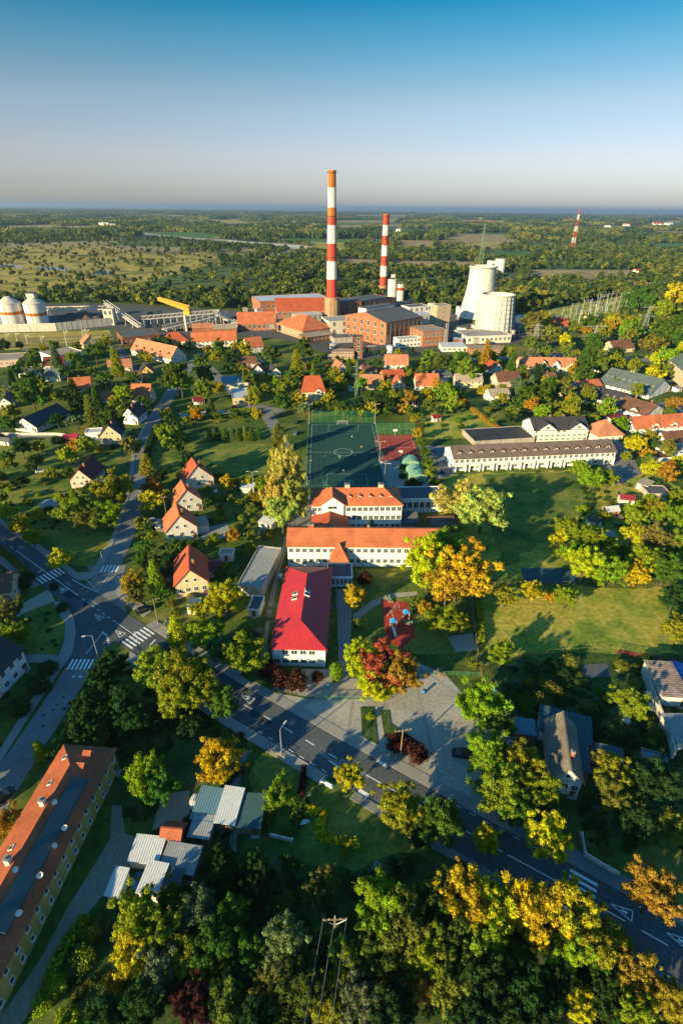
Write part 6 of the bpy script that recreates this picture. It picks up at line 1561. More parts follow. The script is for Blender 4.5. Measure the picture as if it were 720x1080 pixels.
# the three hundred trees that show largest stay objects; the small ones behind become one mass
def shown(t):
    a, b = PX(t['x'], t['y'], t['h'] * .6); d = Vector((t['x'], t['y'], t['h'] * .6 - CH)).dot(_F0)
    r_ = t['w'] * FPX / d / 2
    if d < 1 or a + r_ < 0 or a - r_ > 720 or b - r_ * 1.5 > 1080: return 0
    return t['w'] * FPX / d
tl_ = sorted([t for t in TREES if t['kind'] == 'tree'], key=shown, reverse=True)
drop = [t for i, t in enumerate(tl_) if i >= 292 or shown(t) == 0]
leaf_mid = leafmat('leaves_mixed', False, [(0, (.034, .075, .022)), (.25, (.08, .15, .022)), (.5, (.18, .22, .03)), (.75, (.25, .28, .018)), (.9, (.45, .36, .014)), (1, (.45, .2, .02))])
mids = []
for s in range(4):
    C, Rr = clumps_limbs(110, 260 + s, .43, 12 + s); mids.append(leaf_mesh('garden_tree', C, [q * 1.15 for q in Rr], 6500, .038, leaf_mid))
far_meshes = []
for s in range(5):
    C, Rr = clumps_broad(14, 700 + s, .44, lo=.16); Rr = [q * 1.55 for q in Rr]
    far_meshes.append(leaf_mesh('far_tree', C, Rr, 300, .14, leaf_far))
patch_meshes = []
for s in range(4):      # a hundred metres of closed canopy
    r = np.random.default_rng(800 + s); C = []; Rr = []
    for k in range(70):
        a, f = r.uniform(0, 6.28), r.uniform(0, 1) ** .5; rad = .5 * (.8 + .2 * math.sin(3 * a + s))
        C.append((math.cos(a) * f * rad, math.sin(a) * f * rad, .055 + r.uniform(0, .045))); Rr.append(r.uniform(.045, .08))
    patch_meshes.append(leaf_mesh('canopy_patch', C, Rr, 1500, .035, leaf_far))
cf, cp_ = coll('far_tree_kinds', far_meshes), coll('canopy_kinds', patch_meshes)
def woodness(x, y):
    p = Vector((x, y, 0))
    return noise.noise(p * .0022 + Vector((3.1, 0, 0))) * .6 + noise.noise(p * .008) * .4 + noise.noise(p * .03) * .2
pts, scl = [], []
HALF = math.tan(R(41))
clear_bb = [(min(p.x for p in c), max(p.x for p in c), min(p.y for p in c), max(p.y for p in c), c) for c in CLEAR]
def cleared(p):
    for a, b, c, d, poly in clear_bb:
        if a <= p[0] <= b and c <= p[1] <= d and inpoly(p, poly): return poly
    return None
D = 400.0
while D < 2100:
    step = 7.5 + (D - 400) * .0045
    x = -HALF * D
    while x < HALF * D:
        X, Y = x + tr.uniform(-.5, .5) * step, D + tr.uniform(-.5, .5) * step
        c_ = cleared((X, Y)); wn_ = woodness(X, Y)
        thr = -.12
        px_, py_ = PX(X, Y)
        if px_ < 270 and 255 < py_ < 312: thr = .10
        if px_ > 350 and 250 < py_ < 300: thr = .0
        if D < 560: thr = -.4
        ok = (c_ is None and wn_ > thr) or (c_ is CLEAR[0] and tr.random() < .30 and noise.noise(Vector((X, Y, 7)) * .02) > .02) or (c_ is CLEAR[0] and tr.random() < .04)
        if c_ is None and not ok and tr.random() < .10: ok = True
        if ok:
            h = tr.uniform(5.5, 13) * (1 if c_ is None else .6); w = h * tr.uniform(.75, 1.2)
            pts.append((X, Y)); scl.append((w, w, h))
        x += step
    D += step
print('far trees', len(pts))
scatter('woods', 'mixed autumn woods and scrub spreading over the plain behind the works', pts, scl, cf)
pts, scl = [], []
D = 2060.0
while D < 14000:
    step = 46 + (D - 2000) * .022
    x = -HALF * D
    while x < HALF * D:
        X, Y = x + tr.uniform(-.5, .5) * step, D + tr.uniform(-.5, .5) * step
        wn_ = noise.noise(Vector((X * .0009, Y * .0016, 5))) * .7 + noise.noise(Vector((X, Y, 0)) * .004) * .3
        if wn_ > -.10 and cleared((X, Y)) is None:
            s_ = step * tr.uniform(1.5, 2.2); pts.append((X, Y, -2)); scl.append((s_, s_, 140 * tr.uniform(.8, 1.3)))
        x += step
    D += step
print('canopy', len(pts))
scatter('far_forest', 'dark forest belts fading towards the horizon', pts, scl, cp_)
scatter('garden_trees', 'mixed small garden trees standing behind the larger ones', [(t['x'], t['y']) for t in drop], [(t['w'] / .95, t['w'] / .95, t['h']) for t in drop], coll('garden_tree_kinds', mids))
for t in drop:
    for c_ in list(t['o'].children): bpy.data.objects.remove(c_)
    bpy.data.objects.remove(t['o'])
TREES = [t for t in TREES if t not in drop]
# undergrowth in gardens and under the big trees near the camera
und = []
for s in range(4):
    r = np.random.default_rng(900 + s); C = []; Rr = []
    for k in range(22):
        a = r.uniform(0, 6.28); f = r.uniform(0, 1) ** .5
        C.append((math.cos(a) * .4 * f, math.sin(a) * .4 * f, .1 + r.uniform(0, .3))); Rr.append(r.uniform(.09, .17))
    und.append(leaf_mesh('undergrowth_clump', C, Rr, 900, .06, leaf_dk))
cu = coll('undergrowth_kinds', und)
pts, scl = [], []
def under(poly, n, w0, w1):
    w = P(poly); xs = [p.x for p in w]; ys = [p.y for p in w]
    for _ in range(n):
        g = Vector((tr.uniform(min(xs), max(xs)), tr.uniform(min(ys), max(ys))))
        if not inpoly(g, w) or blocked(g): continue
        if noise.noise(Vector((g.x, g.y, 0)) * .09) < -.12: continue
        s_ = tr.uniform(w0, w1); pts.append((g.x, g.y)); scl.append((s_, s_, s_ * tr.uniform(.6, 1.1)))
under([(110, 700), (250, 740), (262, 800), (250, 905), (300, 930), (480, 900), (640, 980), (760, 1100), (560, 1250), (60, 1250), (60, 1060), (130, 930), (190, 900), (120, 850), (60, 780)], 3400, .8, 2.6)
under([(520, 700), (720, 700), (740, 900), (640, 900), (570, 860)], 900, .6, 2.2)
under([(-60, 600), (60, 640), (60, 760), (-60, 840)], 260, .8, 2)
under([(640, 1000), (760, 1060), (760, 1180), (600, 1160)], 400, .8, 2.2)
under([(130, 430), (330, 440), (330, 560), (160, 700)], 500, .6, 1.8)
under([(0, 440), (150, 440), (150, 560), (0, 560)], 400, .6, 1.8)
under([(336, 385), (720, 385), (720, 480), (560, 440), (440, 450)], 900, .8, 2.4)
under([(590, 500), (720, 500), (720, 612), (620, 612)], 300, .8, 2.4)
scatter('undergrowth', 'tangled dark undergrowth of gardens and thickets', pts, scl, cu)
# ---------------------------------------------------------------- cars
def car_paint(n, c): return mat('paint_' + n, c, .3, .04, 1, 5, .6, .2)
tyre_m = mat('tyre', (.02, .02, .02), .9, .1, 1, 5)
def make_car(van=False):
    e = bpy.data.objects.new('parked_car', None); sc.collection.objects.link(e)
    m = MB(); pm = car_paint('slot', (.5, .5, .5)); prof = [(-2.1, .3), (-2.15, .75), (-2.0, .95), (2.0, .82), (2.12, .6), (2.1, .3)]
    if van: prof = [(-2.3, .35), (-2.35, 1.3), (1.5, 1.3), (2.2, .95), (2.3, .35)]
    # body: tapering cross sections
    xs = [(-2.12, .62, .82), (-2.0, .34, .96), (-1.4, .26, .98), (0, .24, .96), (1.2, .26, .92), (1.9, .32, .78), (2.12, .45, .64)] if not van else [(-2.35, .5, 1.1), (-2.3, .3, 1.25), (0, .28, 1.25), (1.5, .3, 1.2), (2.1, .34, .98), (2.35, .5, .8)]
    V = []; n = len(xs)
    for x, z0, z1 in xs:
        w = .86 if abs(x) < 2.05 else .72
        V += [(x, -w, z0), (x, -w - .02, (z0 + z1) / 2), (x, -w + .06, z1), (x, w - .06, z1), (x, w + .02, (z0 + z1) / 2), (x, w, z0)]
    F = [tuple(range(5, -1, -1)), tuple(range((n - 1) * 6, n * 6))]
    for i in range(n - 1):
        for j in range(6): F.append((i * 6 + j, i * 6 + (j + 1) % 6, (i + 1) * 6 + (j + 1) % 6, (i + 1) * 6 + j))
    m.add(V, F, pm); body = m.build('body', e)
    m = MB(); z = .94 if not van else 1.22; top = 1.42 if not van else 1.95
    a0, a1, b0, b1 = (-1.75, 1.05, -1.35, .3) if not van else (-2.25, 1.7, -2.2, 1.05)
    m.add([(a0, -.78, z), (a1, -.78, z), (a1, .78, z), (a0, .78, z), (b0, -.64, top), (b1, -.64, top), (b1, .64, top), (b0, .64, top)], [(0, 1, 5, 4), (1, 2, 6, 5), (2, 3, 7, 6), (3, 0, 4, 7), (3, 2, 1, 0)], glass)
    m.build('glazing', e)
    m = MB(); m.box(((b0 + b1) / 2, 0, top), (b1 - b0 + .04, 1.3, .05), pm); m.build('roof_panel', e)
    for x in (-1.3, 1.35):
        for y in (-.8, .8):
            m = MB(); m.tube((0, -.1, 0), (0, .1, 0), .32, .32, tyre_m, 14); m.tube((0, -.11, 0), (0, .11, 0), .17, .17, steel, 8); w = m.build('wheel', e); w.location = (x, y, .32)
    for y in (-.6, .6):
        m = MB(); m.box((2.08, y, .55), (.1, .3, .14), frame_w); m.build('headlight', e)
    return e, pm
CARP = {}
def car(px, py, ang, col, label, van=False, group=None):
    if van not in CARP:
        e, pm = make_car(van); CARP[van] = e; src = e; first = True
    else: src = CARP[van]; first = False
    kids = [o for o in sc.objects if o.parent == src]
    if first: e = src
    else:
        e = src.copy(); sc.collection.objects.link(e); nk = []
        for k in kids:
            c = k.copy(); sc.collection.objects.link(c); c.parent = e; nk.append(c)
        kids = nk
    e.name = 'parked_van' if van else 'parked_car'
    pmn = car_paint(col[0], col[1])
    for k in kids:
        if k.name.split('.')[0] in ('body', 'roof_panel'):
            if len(k.material_slots): k.material_slots[0].link = 'OBJECT'; k.material_slots[0].material = pmn
    g = G(px, py); e.location = (g.x, g.y, .07); e.rotation_euler = (0, 0, R(ang)); tag(e, label, 'van' if van else 'car', group)
BLK = ('black', (.015, .016, .02)); SLV = ('silver', (.45, .46, .47)); WHT = ('white', (.75, .75, .73)); RED = ('red', (.5, .02, .02)); BLU = ('blue', (.04, .10, .25)); GRY = ('grey', (.15, .16, .17))
car(152, 645, 35, BLK, 'black car parked on the pavement beside the junction')
car(103, 847, 75, SLV, 'silver car beside the long ochre apartment house', True)
car(487, 797, 170, BLK, 'dark car parked at the edge of the shaded car park')
car(4, 843, 60, BLK, 'dark car on the lane above the long ochre house')
car(248, 430, 0, RED, 'red car in front of the cream factory hall')
car(209, 441, 20, WHT, 'white van at the bend of the side street', True)
for k, (x, y, a, c, l) in enumerate([(163, 551, 5, SLV, 'silver car on the drive left of the lowest orange gable, upper one'), (163, 557, 5, WHT, 'white car on the drive left of the lowest orange gable, lower one'), (321, 434, 0, BLU, 'blue car in the shade below the red roofed villa'), (336, 434, 0, GRY, 'grey car at the fence below the red roofed villa'),
    (313, 446, 80, BLK, 'black car on the lane left of the football pitch'), (312, 458, 80, GRY, 'grey car on the lane left of the football pitch'), (456, 476, 80, BLU, 'blue car at the left gable of the long terrace, farthest'), (458, 483, 80, BLK, 'black car at the left gable of the long terrace'), (461, 490, 80, GRY, 'grey car at the left gable of the long terrace'), (466, 498, 80, BLK, 'black car at the left gable of the long terrace, nearest'),
    (617, 425, 10, WHT, 'white car parked behind the pyramid roofed bungalow'), (652, 402, 30, GRY, 'grey car at the upper end of the right street'), (696, 431, 5, BLU, 'blue car on the street behind the orange row house'), (28, 370, 0, WHT, 'white car on the road below the railway'), (34, 387, 10, SLV, 'silver car between tan hall and flat white hall'), (16, 442, 80, GRY, 'grey car left of the black roofed bungalow'), (117, 375, 70, SLV, 'silver car on the road beside the dormered mill'), (560, 435, 10, SLV, 'silver car behind the charcoal roofed flats'),
    (216, 408, 0, BLU, 'blue car near the tiny red cottage'), (98, 498, 0, WHT, 'white car beside the steep maroon roofed house'), (44, 498, 30, WHT, 'white car on the shaded left lawn'), (590, 378, 0, SLV, 'silver car on the road above the three gabled terrace')]):
    car(x, y, a, c, l)

# ---------------------------------------------------------------- street lamps and wooden poles
def lamp(px, py, label, h=8, ang=0, double=False):
    g = G(px, py); e = empty('street_lamp', (g.x, g.y, 0), ang, label, 'street lamp')
    m = MB(); m.tube((0, 0, 0), (0, 0, h), .11, .07, steel, 8); m.tube((0, 0, 0), (0, 0, 1.1), .16, .15, steel, 8); m.build('pole', e)
    for s_ in ((1, -1) if double else (1,)):
        m = MB(); m.tube((0, 0, h), (s_ * 1.4, 0, h + .35), .05, .05, steel, 6); m.build('arm', e)
        m = MB(); m.box((s_ * 1.7, 0, h + .28), (.8, .28, .14), concrete_pale); m.box((s_ * 1.7, 0, h + .25), (.6, .2, .04), frame_w); m.build('lamp_head', e)
lamp(104, 694, 'street lamp at the tip of the dark thicket by the junction', 7, R(200))
lamp(150, 697, 'street lamp beside the second zebra crossing', 7, R(120))
lamp(110, 597, 'small street lamp at the mouth of the side street', 5, R(60))
lamp(324, 512, 'floodlight pole at the near left corner of the football pitch', 10, R(20), True)
lamp(405, 514, 'floodlight pole at the near right corner of the football pitch', 10, R(160), True)
lamp(326, 447, 'floodlight pole at the far left corner of the football pitch', 10, R(-20), True)
lamp(395, 447, 'floodlight pole between football pitch and red court', 10, R(0), True)
lamp(400, 487, 'floodlight pole at the left edge of the red court', 9, R(0), True)
lamp(268, 524, 'tall double armed pole above the white roofed shed', 10, 0, True)
lamp(297, 795, 'street lamp on the pavement across from the school forecourt', 7, R(60))
def pole(px, py, label, h=9, ang=0, arm=1.6, lean=0):
    g = G(px, py); e = empty('utility_pole', (g.x, g.y, 0), ang, label, 'utility pole')
    m = MB(); m.tube((0, 0, 0), (0, 0, h), .16, .1, wood, 8); m.build('pole', e)
    m = MB(); m.box((0, 0, h - .5), (arm * 2, .14, .14), wood)
    for s_ in (-1, -.5, .5, 1): m.tube((s_ * arm * .94, 0, h - .36), (s_ * arm * .94, 0, h - .1), .06, .05, concrete_pale, 6)
    m.build('crossarm', e)
    return e, g
pole(167, 658, 'wooden utility pole behind the orange conifer', 8, R(30))
pole(422, 798, 'wooden utility pole among the copper bushes of the forecourt', 8, R(10))
pole(6, 627, 'wooden utility pole at the left edge near the zebra crossing', 8, R(40), 1)
pole(176, 545, 'wooden utility pole left of the middle orange gable', 8, R(10), 1)
e, pg = pole(353, 997, 'bare concrete power pole with wide crossarm in the bottom thicket', 8, R(2), 1.7)
m = MB()
for s_ in (-1, 1): m.tube((s_ * 1.5, 0, 7.4), (0, 0, 6.0), .05, .05, steel, 5)
m.tube((0, 0, 6.6), (0, 0, 8.6), .1, .08, concrete_pale, 6); m.build('brace', e)
for k, s_ in enumerate((-1.6, 0, 1.6)):       # wires run on towards and under the camera
    m = MB(); q = Vector((pg.x + s_, pg.y, 7.9 if s_ else 8.6)); L = 46
    dirv = Vector((-.18, -1, 0)).normalized(); prev = q
    for i in range(1, 15):
        f = i / 14; c = q + dirv * L * f + Vector((0, 0, -4 * .9 * f * (1 - f)))
        m.tube(prev, c, .022, .022, steel, 4, False); prev = c
    o = m.build('overhead_wire'); tag(o, 'overhead wire from the bare power pole, %s strand' % ('left', 'middle', 'right')[k], 'wire', 'wires of the bare power pole')
for k, (x, y, tp) in enumerate([(29, 362, 352), (46, 368, 353), (71, 365, 347), (89, 360, 346), (93, 360, 346), (10, 366, 350), (19, 362, 350)]):
    c = G(x, y); h = hgt(x, tp, c.y); e = empty('catenary_mast', (c.x, c.y, 0), 0, 'pale railway mast, %s' % ['third from the left edge', 'fourth from the left edge', 'fifth from the left edge', 'left of the pair by the wall end', 'right of the pair by the wall end', 'leftmost one', 'second from the left edge'][k], 'mast', 'masts along the railway')
    m = MB(); m.tube((0, 0, 0), (0, 0, h), .3, .2, concrete_pale, 6); m.build('pole', e)
    m = MB(); m.tube((0, 0, h * .85), (3, 0, h * .9), .09, .09, steel, 5); m.tube((0, 0, h * .7), (2.6, 0, h * .88), .07, .07, steel, 5); m.build('bracket', e)
# ---------------------------------------------------------------- fences, nets and hedges
def fence(name, label, pts, h, m, post=2.5, rails=3, cat='fence', mesh=0.0):
    pp = [G(*p) for p in pts]; o0 = pp[0]; t = empty(name, (o0.x, o0.y, 0), 0, label, cat)
    pnl = MB(); posts = []
    for i in range(len(pp) - 1):
        a, b = pp[i] - o0, pp[i + 1] - o0; v = b - a; L = v.length; an = math.atan2(v.y, v.x); n = max(1, round(L / post))
        for k in range(rails): pnl.box(((a.x + b.x) / 2, (a.y + b.y) / 2, .15 + (h - .25) * k / max(rails - 1, 1)), (L, .035, .045), m, an)
        if mesh:
            q = int(L / mesh)
            for k in range(q): 
                c = a + v * (k + .5) / q; pnl.box((c.x, c.y, .1), (.06, .035, h - .15), m, an)
        for k in range(n + (i == len(pp) - 2)): posts.append(a + v * k / n)
    pnl.build('rail_panel', t)
    pm = MB(); pm.box((0, 0, 0), (.08, .08, h + .05), m); o = pm.build('post', t); o.location = (posts[0].x, posts[0].y, 0)
    for p in posts[1:100]:
        c = o.copy(); sc.collection.objects.link(c); c.parent = t; c.location = (p.x, p.y, 0)
    return t
fence('ball_net', 'tall green ball net behind the far end of the football pitch', [(329, 445.5), (394, 445.5)], 6, green_net, 4, 8, 'ball net', 1.0)
fence('ball_net', 'green ball net behind the red court', [(396, 457), (436, 457)], 5, green_net, 4, 7, 'ball net', 1.0)
fence('ball_net', 'green ball net at the near end of the football pitch', [(341, 514.5), (400, 514.5)], 4.5, green_net, 4, 6, 'ball net', 1.0)
fence('pitch_fence', 'green wire fence along the left side of the football pitch', [(325.5, 446), (322, 515)], 3, green_steel, 4, 4)
fence('pitch_fence', 'green wire fence between pitch and red court', [(395, 447), (409.5, 515)], 3, green_steel, 4, 4)
fence('pitch_fence', 'green wire fence right of the red court', [(435.5, 459), (447, 486), (457, 517)], 3, green_steel, 4, 4)
fence('school_fence', 'green steel fence along the school forecourt', [(319, 738), (404, 738)], 1.2, green_steel, 2.5, 3, mesh=.5)
fence('school_fence', 'green steel fence in front of the playground lawn', [(436, 711), (505, 713)], 1.2, green_steel, 2.5, 3, mesh=.5)
fence('garden_fence', 'pale wooden fence between playground and right field', [(497, 640), (503, 690), (508, 722)], 1.8, wood, 2.5, 6)
fence('garden_fence', 'yellow green railing along the pavement, bottom of the garden', [(282, 790), (300, 802)], 1.2, pale_path, 2, 4, mesh=.3)
fence('garden_fence', 'thin wire fence across the right field, upper one', [(505, 618), (600, 617), (706, 620)], 1.3, wood, 4, 2)
fence('garden_fence', 'low post fence across the right field, lower one', [(514, 690), (560, 690), (640, 686), (706, 696)], 1.3, wood, 3.5, 2)
fence('garden_fence', 'dark red board fence above the rusty barn', [(650, 690), (720, 702)], 1.5, m_maroon, 3, 6)
wall_px('garden_wall', 'low pale concrete wall along the long drive on the left', 'wall', [(0, 459), (60, 459), (92, 463)], 1.3, .25, concrete_pale)
wall_px('garden_wall', 'tall white wall left of the rusty barn', 'wall', [(678, 716), (690, 748), (702, 776), (708, 800)], 2.6, .3, concrete_pale)
wall_px('garden_wall', 'short white wall piece on the verge opposite the round tree', 'wall', [(339, 825), (350, 831)], .7, .3, white)
wall_px('garden_wall', 'broken pale wall in front of the weathered grey house', 'wall', [(612, 882), (616, 903), (640, 918), (652, 924)], 1.0, .3, concrete_pale)
wall_px('garden_wall', 'low pale wall between the dark gardens at the bottom', 'wall', [(284, 882), (308, 888)], .8, .3, concrete_pale)
def hedge(label, pts, w, h, col, dens=150):
    pp = smooth_path([G(*p) for p in pts], 2) if len(pts) > 1 else pts
    o0 = pp[0]; C = []; Rr = []
    for i in range(len(pp) - 1):
        a, b = pp[i] - o0, pp[i + 1] - o0; L = (b - a).length; n = max(1, int(L / .45)); t = (b - a).normalized(); nn = Vector((-t.y, t.x))
        for k in range(n):
            for s_ in (-.28, .28):
                for z in (.35, .8):
                    c = a + (b - a) * (k + tr.random()) / n + nn * w * (s_ + tr.uniform(-.08, .08)); C.append((c.x, c.y, h * z - .15 + tr.uniform(-.08, .08))); Rr.append(w * .28 * tr.uniform(.8, 1.2))
    me = leaf_mesh('hedge', C, Rr, min(60000, int(len(C) * dens / 4)), .24, leaf)
    o = link(bpy.data.objects.new('hedge', me)); o.location = (o0.x, o0.y, 0); o.color = (*COLS[col][0], 1); tag(o, label, 'hedge')
hedge('golden zigzag hedge around the small garden seat at the bottom', [(321, 857), (340, 859), (341, 865), (336, 876), (338, 884), (352, 888), (378, 893)], 1.3, 1.3, 'Y')
hedge('green hedge strip left of the garden seat', [(316, 850), (312, 868), (306, 884)], 1.6, 1.6, 'G')
hedge('thin green hedge below the round green tree', [(289, 852), (285, 868), (281, 884)], .8, 1.3, 'G')
hedge('wine red hedge at the bottom edge of the road pavement', [(320, 812), (320, 826), (317, 842)], .9, 1.6, 'PU')
hedge('clipped yellow green hedge above the conifer row', [(206, 441), (236, 441), (272, 438)], 2.2, 1.8, 'YG')
hedge('yellow hedge below the cream factory hall', [(240, 434), (272, 433)], 1.8, 1.5, 'YG')
hedge('dark hedge along the left side of the side street', [(150, 500), (158, 470), (168, 450)], 2.2, 2.2, 'DG')
hedge('long autumn hedge on the slope beside the dry lawn', [(484, 420), (500, 434), (514, 446), (526, 454)], 2.2, 2, 'O')
hedge('yellow flowered hedge edge along the dirt lane, bottom left', [(92, 970), (70, 1000), (56, 1030), (46, 1056)], 1.4, 1.6, 'YG')
hedge('golden verge hedge below the left road', [(-10, 574), (14, 592), (28, 606)], 1.6, 1.4, 'OL')
hedge('green hedge along the right fence of the school yard', [(505, 640), (508, 680)], 1.3, 1.6, 'YG')
# ---------------------------------------------------------------- playground, goals, tanks, people
def goal(px, py, label, sgn=1):
    g = G(px, py); e = empty('football_goal', (g.x, g.y, .07), 0, label, 'goal')
    m = MB()
    for s_ in (-2.5, 2.5): m.tube((s_, 0, 0), (s_, 0, 2), .06, .06, band_white, 6); m.tube((s_, 0, 2), (s_, sgn * 1.2, 0), .04, .04, band_white, 5)
    m.tube((-2.5, 0, 2), (2.5, 0, 2), .06, .06, band_white, 6); m.build('goal_frame', e)
    m = MB()
    for k in range(21): x = -2.5 + k * .25; m.tube((x, 0, 2), (x, sgn * 1.2, 0), .012, .012, band_white, 3)
    for k in range(8): m.tube((-2.5, sgn * k * .15, 2 - k * .25), (2.5, sgn * k * .15, 2 - k * .25), .012, .012, band_white, 3)
    m.build('net', e)
goal(365, 511.5, 'small white goal at the near end of the football pitch', -1)
goal(361, 448, 'small white goal at the far end of the football pitch', 1)
def hoop(px, py, label, a):
    g = G(px, py); e = empty('basketball_hoop', (g.x, g.y, .07), a, label, 'basketball hoop')
    m = MB(); m.tube((0, 0, 0), (0, 0, 2.6), .1, .1, steel, 6); m.tube((0, 0, 2.6), (0, 1.0, 3.0), .08, .08, steel, 6); m.build('pole', e)
    m = MB(); m.box((0, 1.05, 2.7), (1.8, .06, 1.1), band_white); m.build('backboard', e)
    m = MB(); m.tube((0, 1.1, 2.9), (0, 1.5, 2.9), .03, .03, band_orange, 5); m.lathe([(.21, 2.88), (.24, 2.88), (.24, 2.92), (.21, 2.92)], band_orange, 12, (0, 1.4)); m.build('rim', e)
hoop(422, 485, 'basketball hoop at the near end of the red court', 0); hoop(416, 460, 'basketball hoop at the far end of the red court', math.pi)
blue_p = mat('play_blue', (.03, .22, .50), .5, .05, 1, 5); redp = mat('play_red', (.45, .04, .03), .5, .05, 1, 5)
g = G(421, 658); e = empty('play_tower', (g.x, g.y, .07), R(15), 'climbing frame with two blue roofed towers and a rope bridge', 'climbing frame')
for x, y in ((-2.2, -1.2), (2.2, 1.2)):
    m = MB()
    for a in (-.6, .6):
        for b in (-.6, .6): m.tube((x + a, y + b, 0), (x + a, y + b, 2.6), .06, .06, band_white, 6)
    m.box((x, y, 1.2), (1.4, 1.4, .1), redp); m.build('tower', e)
    m = MB(); m.add([(x - .9, y - .9, 2.5), (x + .9, y - .9, 2.5), (x + .9, y + .9, 2.5), (x - .9, y + .9, 2.5), (x, y, 3.4)], [(0, 1, 4), (1, 2, 4), (2, 3, 4), (3, 0, 4), (3, 2, 1, 0)], blue_p); m.build('tower_roof', e)
m = MB(); m.add([(-2.9, -1.9, 1.2), (-2.2, -1.9, 1.2), (-2.2, -4.4, .1), (-2.9, -4.4, .1), (-2.9, -1.9, 1.3), (-2.2, -1.9, 1.3), (-2.2, -4.4, .2), (-2.9, -4.4, .2)], [(0, 1, 2, 3), (4, 7, 6, 5), (0, 4, 5, 1), (1, 5, 6, 2), (2, 6, 7, 3), (3, 7, 4, 0)], band_white); m.build('slide', e)
m = MB()
for s_ in (-.5, .5): m.tube((-1.6, -.9 + s_, 1.3), (1.6, .9 + s_, 1.3), .04, .04, redp, 5); m.tube((-1.6, -.9 + s_, 2), (1.6, .9 + s_, 2), .03, .03, band_orange, 5)
for k in range(7): f = k / 6; m.tube((-1.6 + 3.2 * f, -1.4 + 1.8 * f, 1.3), (-1.6 + 3.2 * f, -.4 + 1.8 * f, 1.3), .03, .03, wood, 4)
m.build('bridge', e)
g = G(415, 647); e = empty('swing_frame', (g.x, g.y, .07), R(60), 'grey swing frame left of the blue climbing frame', 'swing')
m = MB()
for x in (-2, 2):
    for y in (-1, 1): m.tube((x, y, 0), (x, 0, 2.4), .06, .06, steel, 6)
m.tube((-2, 0, 2.4), (2, 0, 2.4), .06, .06, steel, 6); m.build('swing_beam', e)
for x in (-.9, .9):
    m = MB()
    for s_ in (-.2, .2): m.tube((x + s_, 0, 2.4), (x + s_, 0, .5), .015, .015, steel, 4)
    m.box((x, 0, .46), (.5, .2, .05), tyre_m); m.build('seat', e)
def dome_tent(px0, py0, px1, py1, label):
    a, b = G(px0, py0), G(px1, py1); v = b - a; L = 9.5 if py0 > 500 else 6; c = G((px0 + px1) / 2, (py0 + py1) / 2)
    m = MB(); sec = [(-3.5, 0), (-3.4, 1.6), (-2.8, 2.6), (-1.4, 3.2), (0, 3.4), (1.4, 3.2), (2.8, 2.6), (3.4, 1.6), (3.5, 0)]
    m.prism(sec, 0, L, 'y', brown_tank)
    e = empty('equipment_tent', (c.x, c.y, 0), R(3), label, 'tent'); o = m.build('cover', e); o.location = (0, -L / 2, 0)
    for k in range(5):
        f = MB(); sc2 = [(x * 1.012, z * 1.012) for x, z in sec]
        for i in range(len(sec) - 1): f.tube((sc2[i][0], 0, sc2[i][1]), (sc2[i + 1][0], 0, sc2[i + 1][1]), .07, .07, green_steel, 4)
        q = f.build('hoop', e); q.location = (0, -L / 2 + L * k / 4, 0)
dome_tent(440, 508, 437, 497, 'larger green canvas tunnel tent on the grass island')
dome_tent(433, 493, 432, 488, 'smaller green canvas tunnel tent behind the larger one')
skin = mat('skin', (.5, .3, .2), .6, .05, 1, 5); hairm = mat('hair', (.05, .03, .02), .8, .1, 1, 5)
def person(px, py, label, shirt, trous, ang=0, stride=.25):
    g = G(px, py); me = bpy.data.meshes.new('body'); s_ = stride
    V = [(0, 0, .95), (0, 0, 1.2), (0, 0, 1.42), (0, .0, 1.52), (0, .02, 1.66), (.1, 0, .9), (.11, s_ * .5, .5), (.11, s_ * .4 - .1, .08), (.11, s_ * .4 + .08, .04), (-.1, 0, .9), (-.11, -s_ * .4, .5), (-.11, -s_ - .05, .1), (-.11, -s_ + .1, .04),
         (.2, 0, 1.40), (.26, -s_ * .4, 1.12), (.27, -s_ * .1, .88), (-.2, 0, 1.40), (-.26, s_ * .4, 1.12), (-.27, s_ * .9, .92)]
    E = [(0, 1), (1, 2), (2, 3), (3, 4), (0, 5), (5, 6), (6, 7), (7, 8), (0, 9), (9, 10), (10, 11), (11, 12), (2, 13), (13, 14), (14, 15), (2, 16), (16, 17), (17, 18)]
    rad = [.15, .15, .16, .06, .1, .1, .07, .05, .045, .1, .07, .05, .045, .07, .05, .04, .07, .05, .04]
    me.from_pydata(V, E, []); o = bpy.data.objects.new('person', me); link(o); o.location = (g.x, g.y, .09); o.rotation_euler = (0, 0, ang)
    sm = o.modifiers.new('skin', 'SKIN'); me.skin_vertices.new() if not me.skin_vertices else None
    for i, r_ in enumerate(rad): me.skin_vertices[0].data[i].radius = (r_, r_ * .8)
    me.skin_vertices[0].data[0].use_root = True
    o.modifiers.new('sub', 'SUBSURF').levels = 1; o.modifiers['sub'].render_levels = 1
    dg = bpy.context.evaluated_depsgraph_get(); m2 = bpy.data.meshes.new_from_object(o.evaluated_get(dg)); o.modifiers.clear(); o.data = m2
    for mm in (skin, shirt, trous): m2.materials.append(mm)
    for p in m2.polygons:
        z = p.center.z; p.material_index = 2 if z < .93 and abs(p.center.x) < .2 else 1 if (z < 1.46 and not (abs(p.center.x) > .2 and z < 1.1)) else 0
        p.use_smooth = True
    h = MB(); h.lathe([(.01, .12), (.08, .1), (.115, .02), (.11, -.05), (.09, -.08)], hairm, 10); q = h.build('hair', o, True); q.location = (0, -.01, 1.72)
    tag(o, label, 'person')
sh = {n: mat('cloth_' + n, c, .9, .05, 1, 5) for n, c in (('white', (.7, .7, .7)), ('red', (.5, .05, .04)), ('yellow', (.6, .45, .05)), ('blue', (.05, .12, .35)), ('dark', (.03, .03, .04)))}
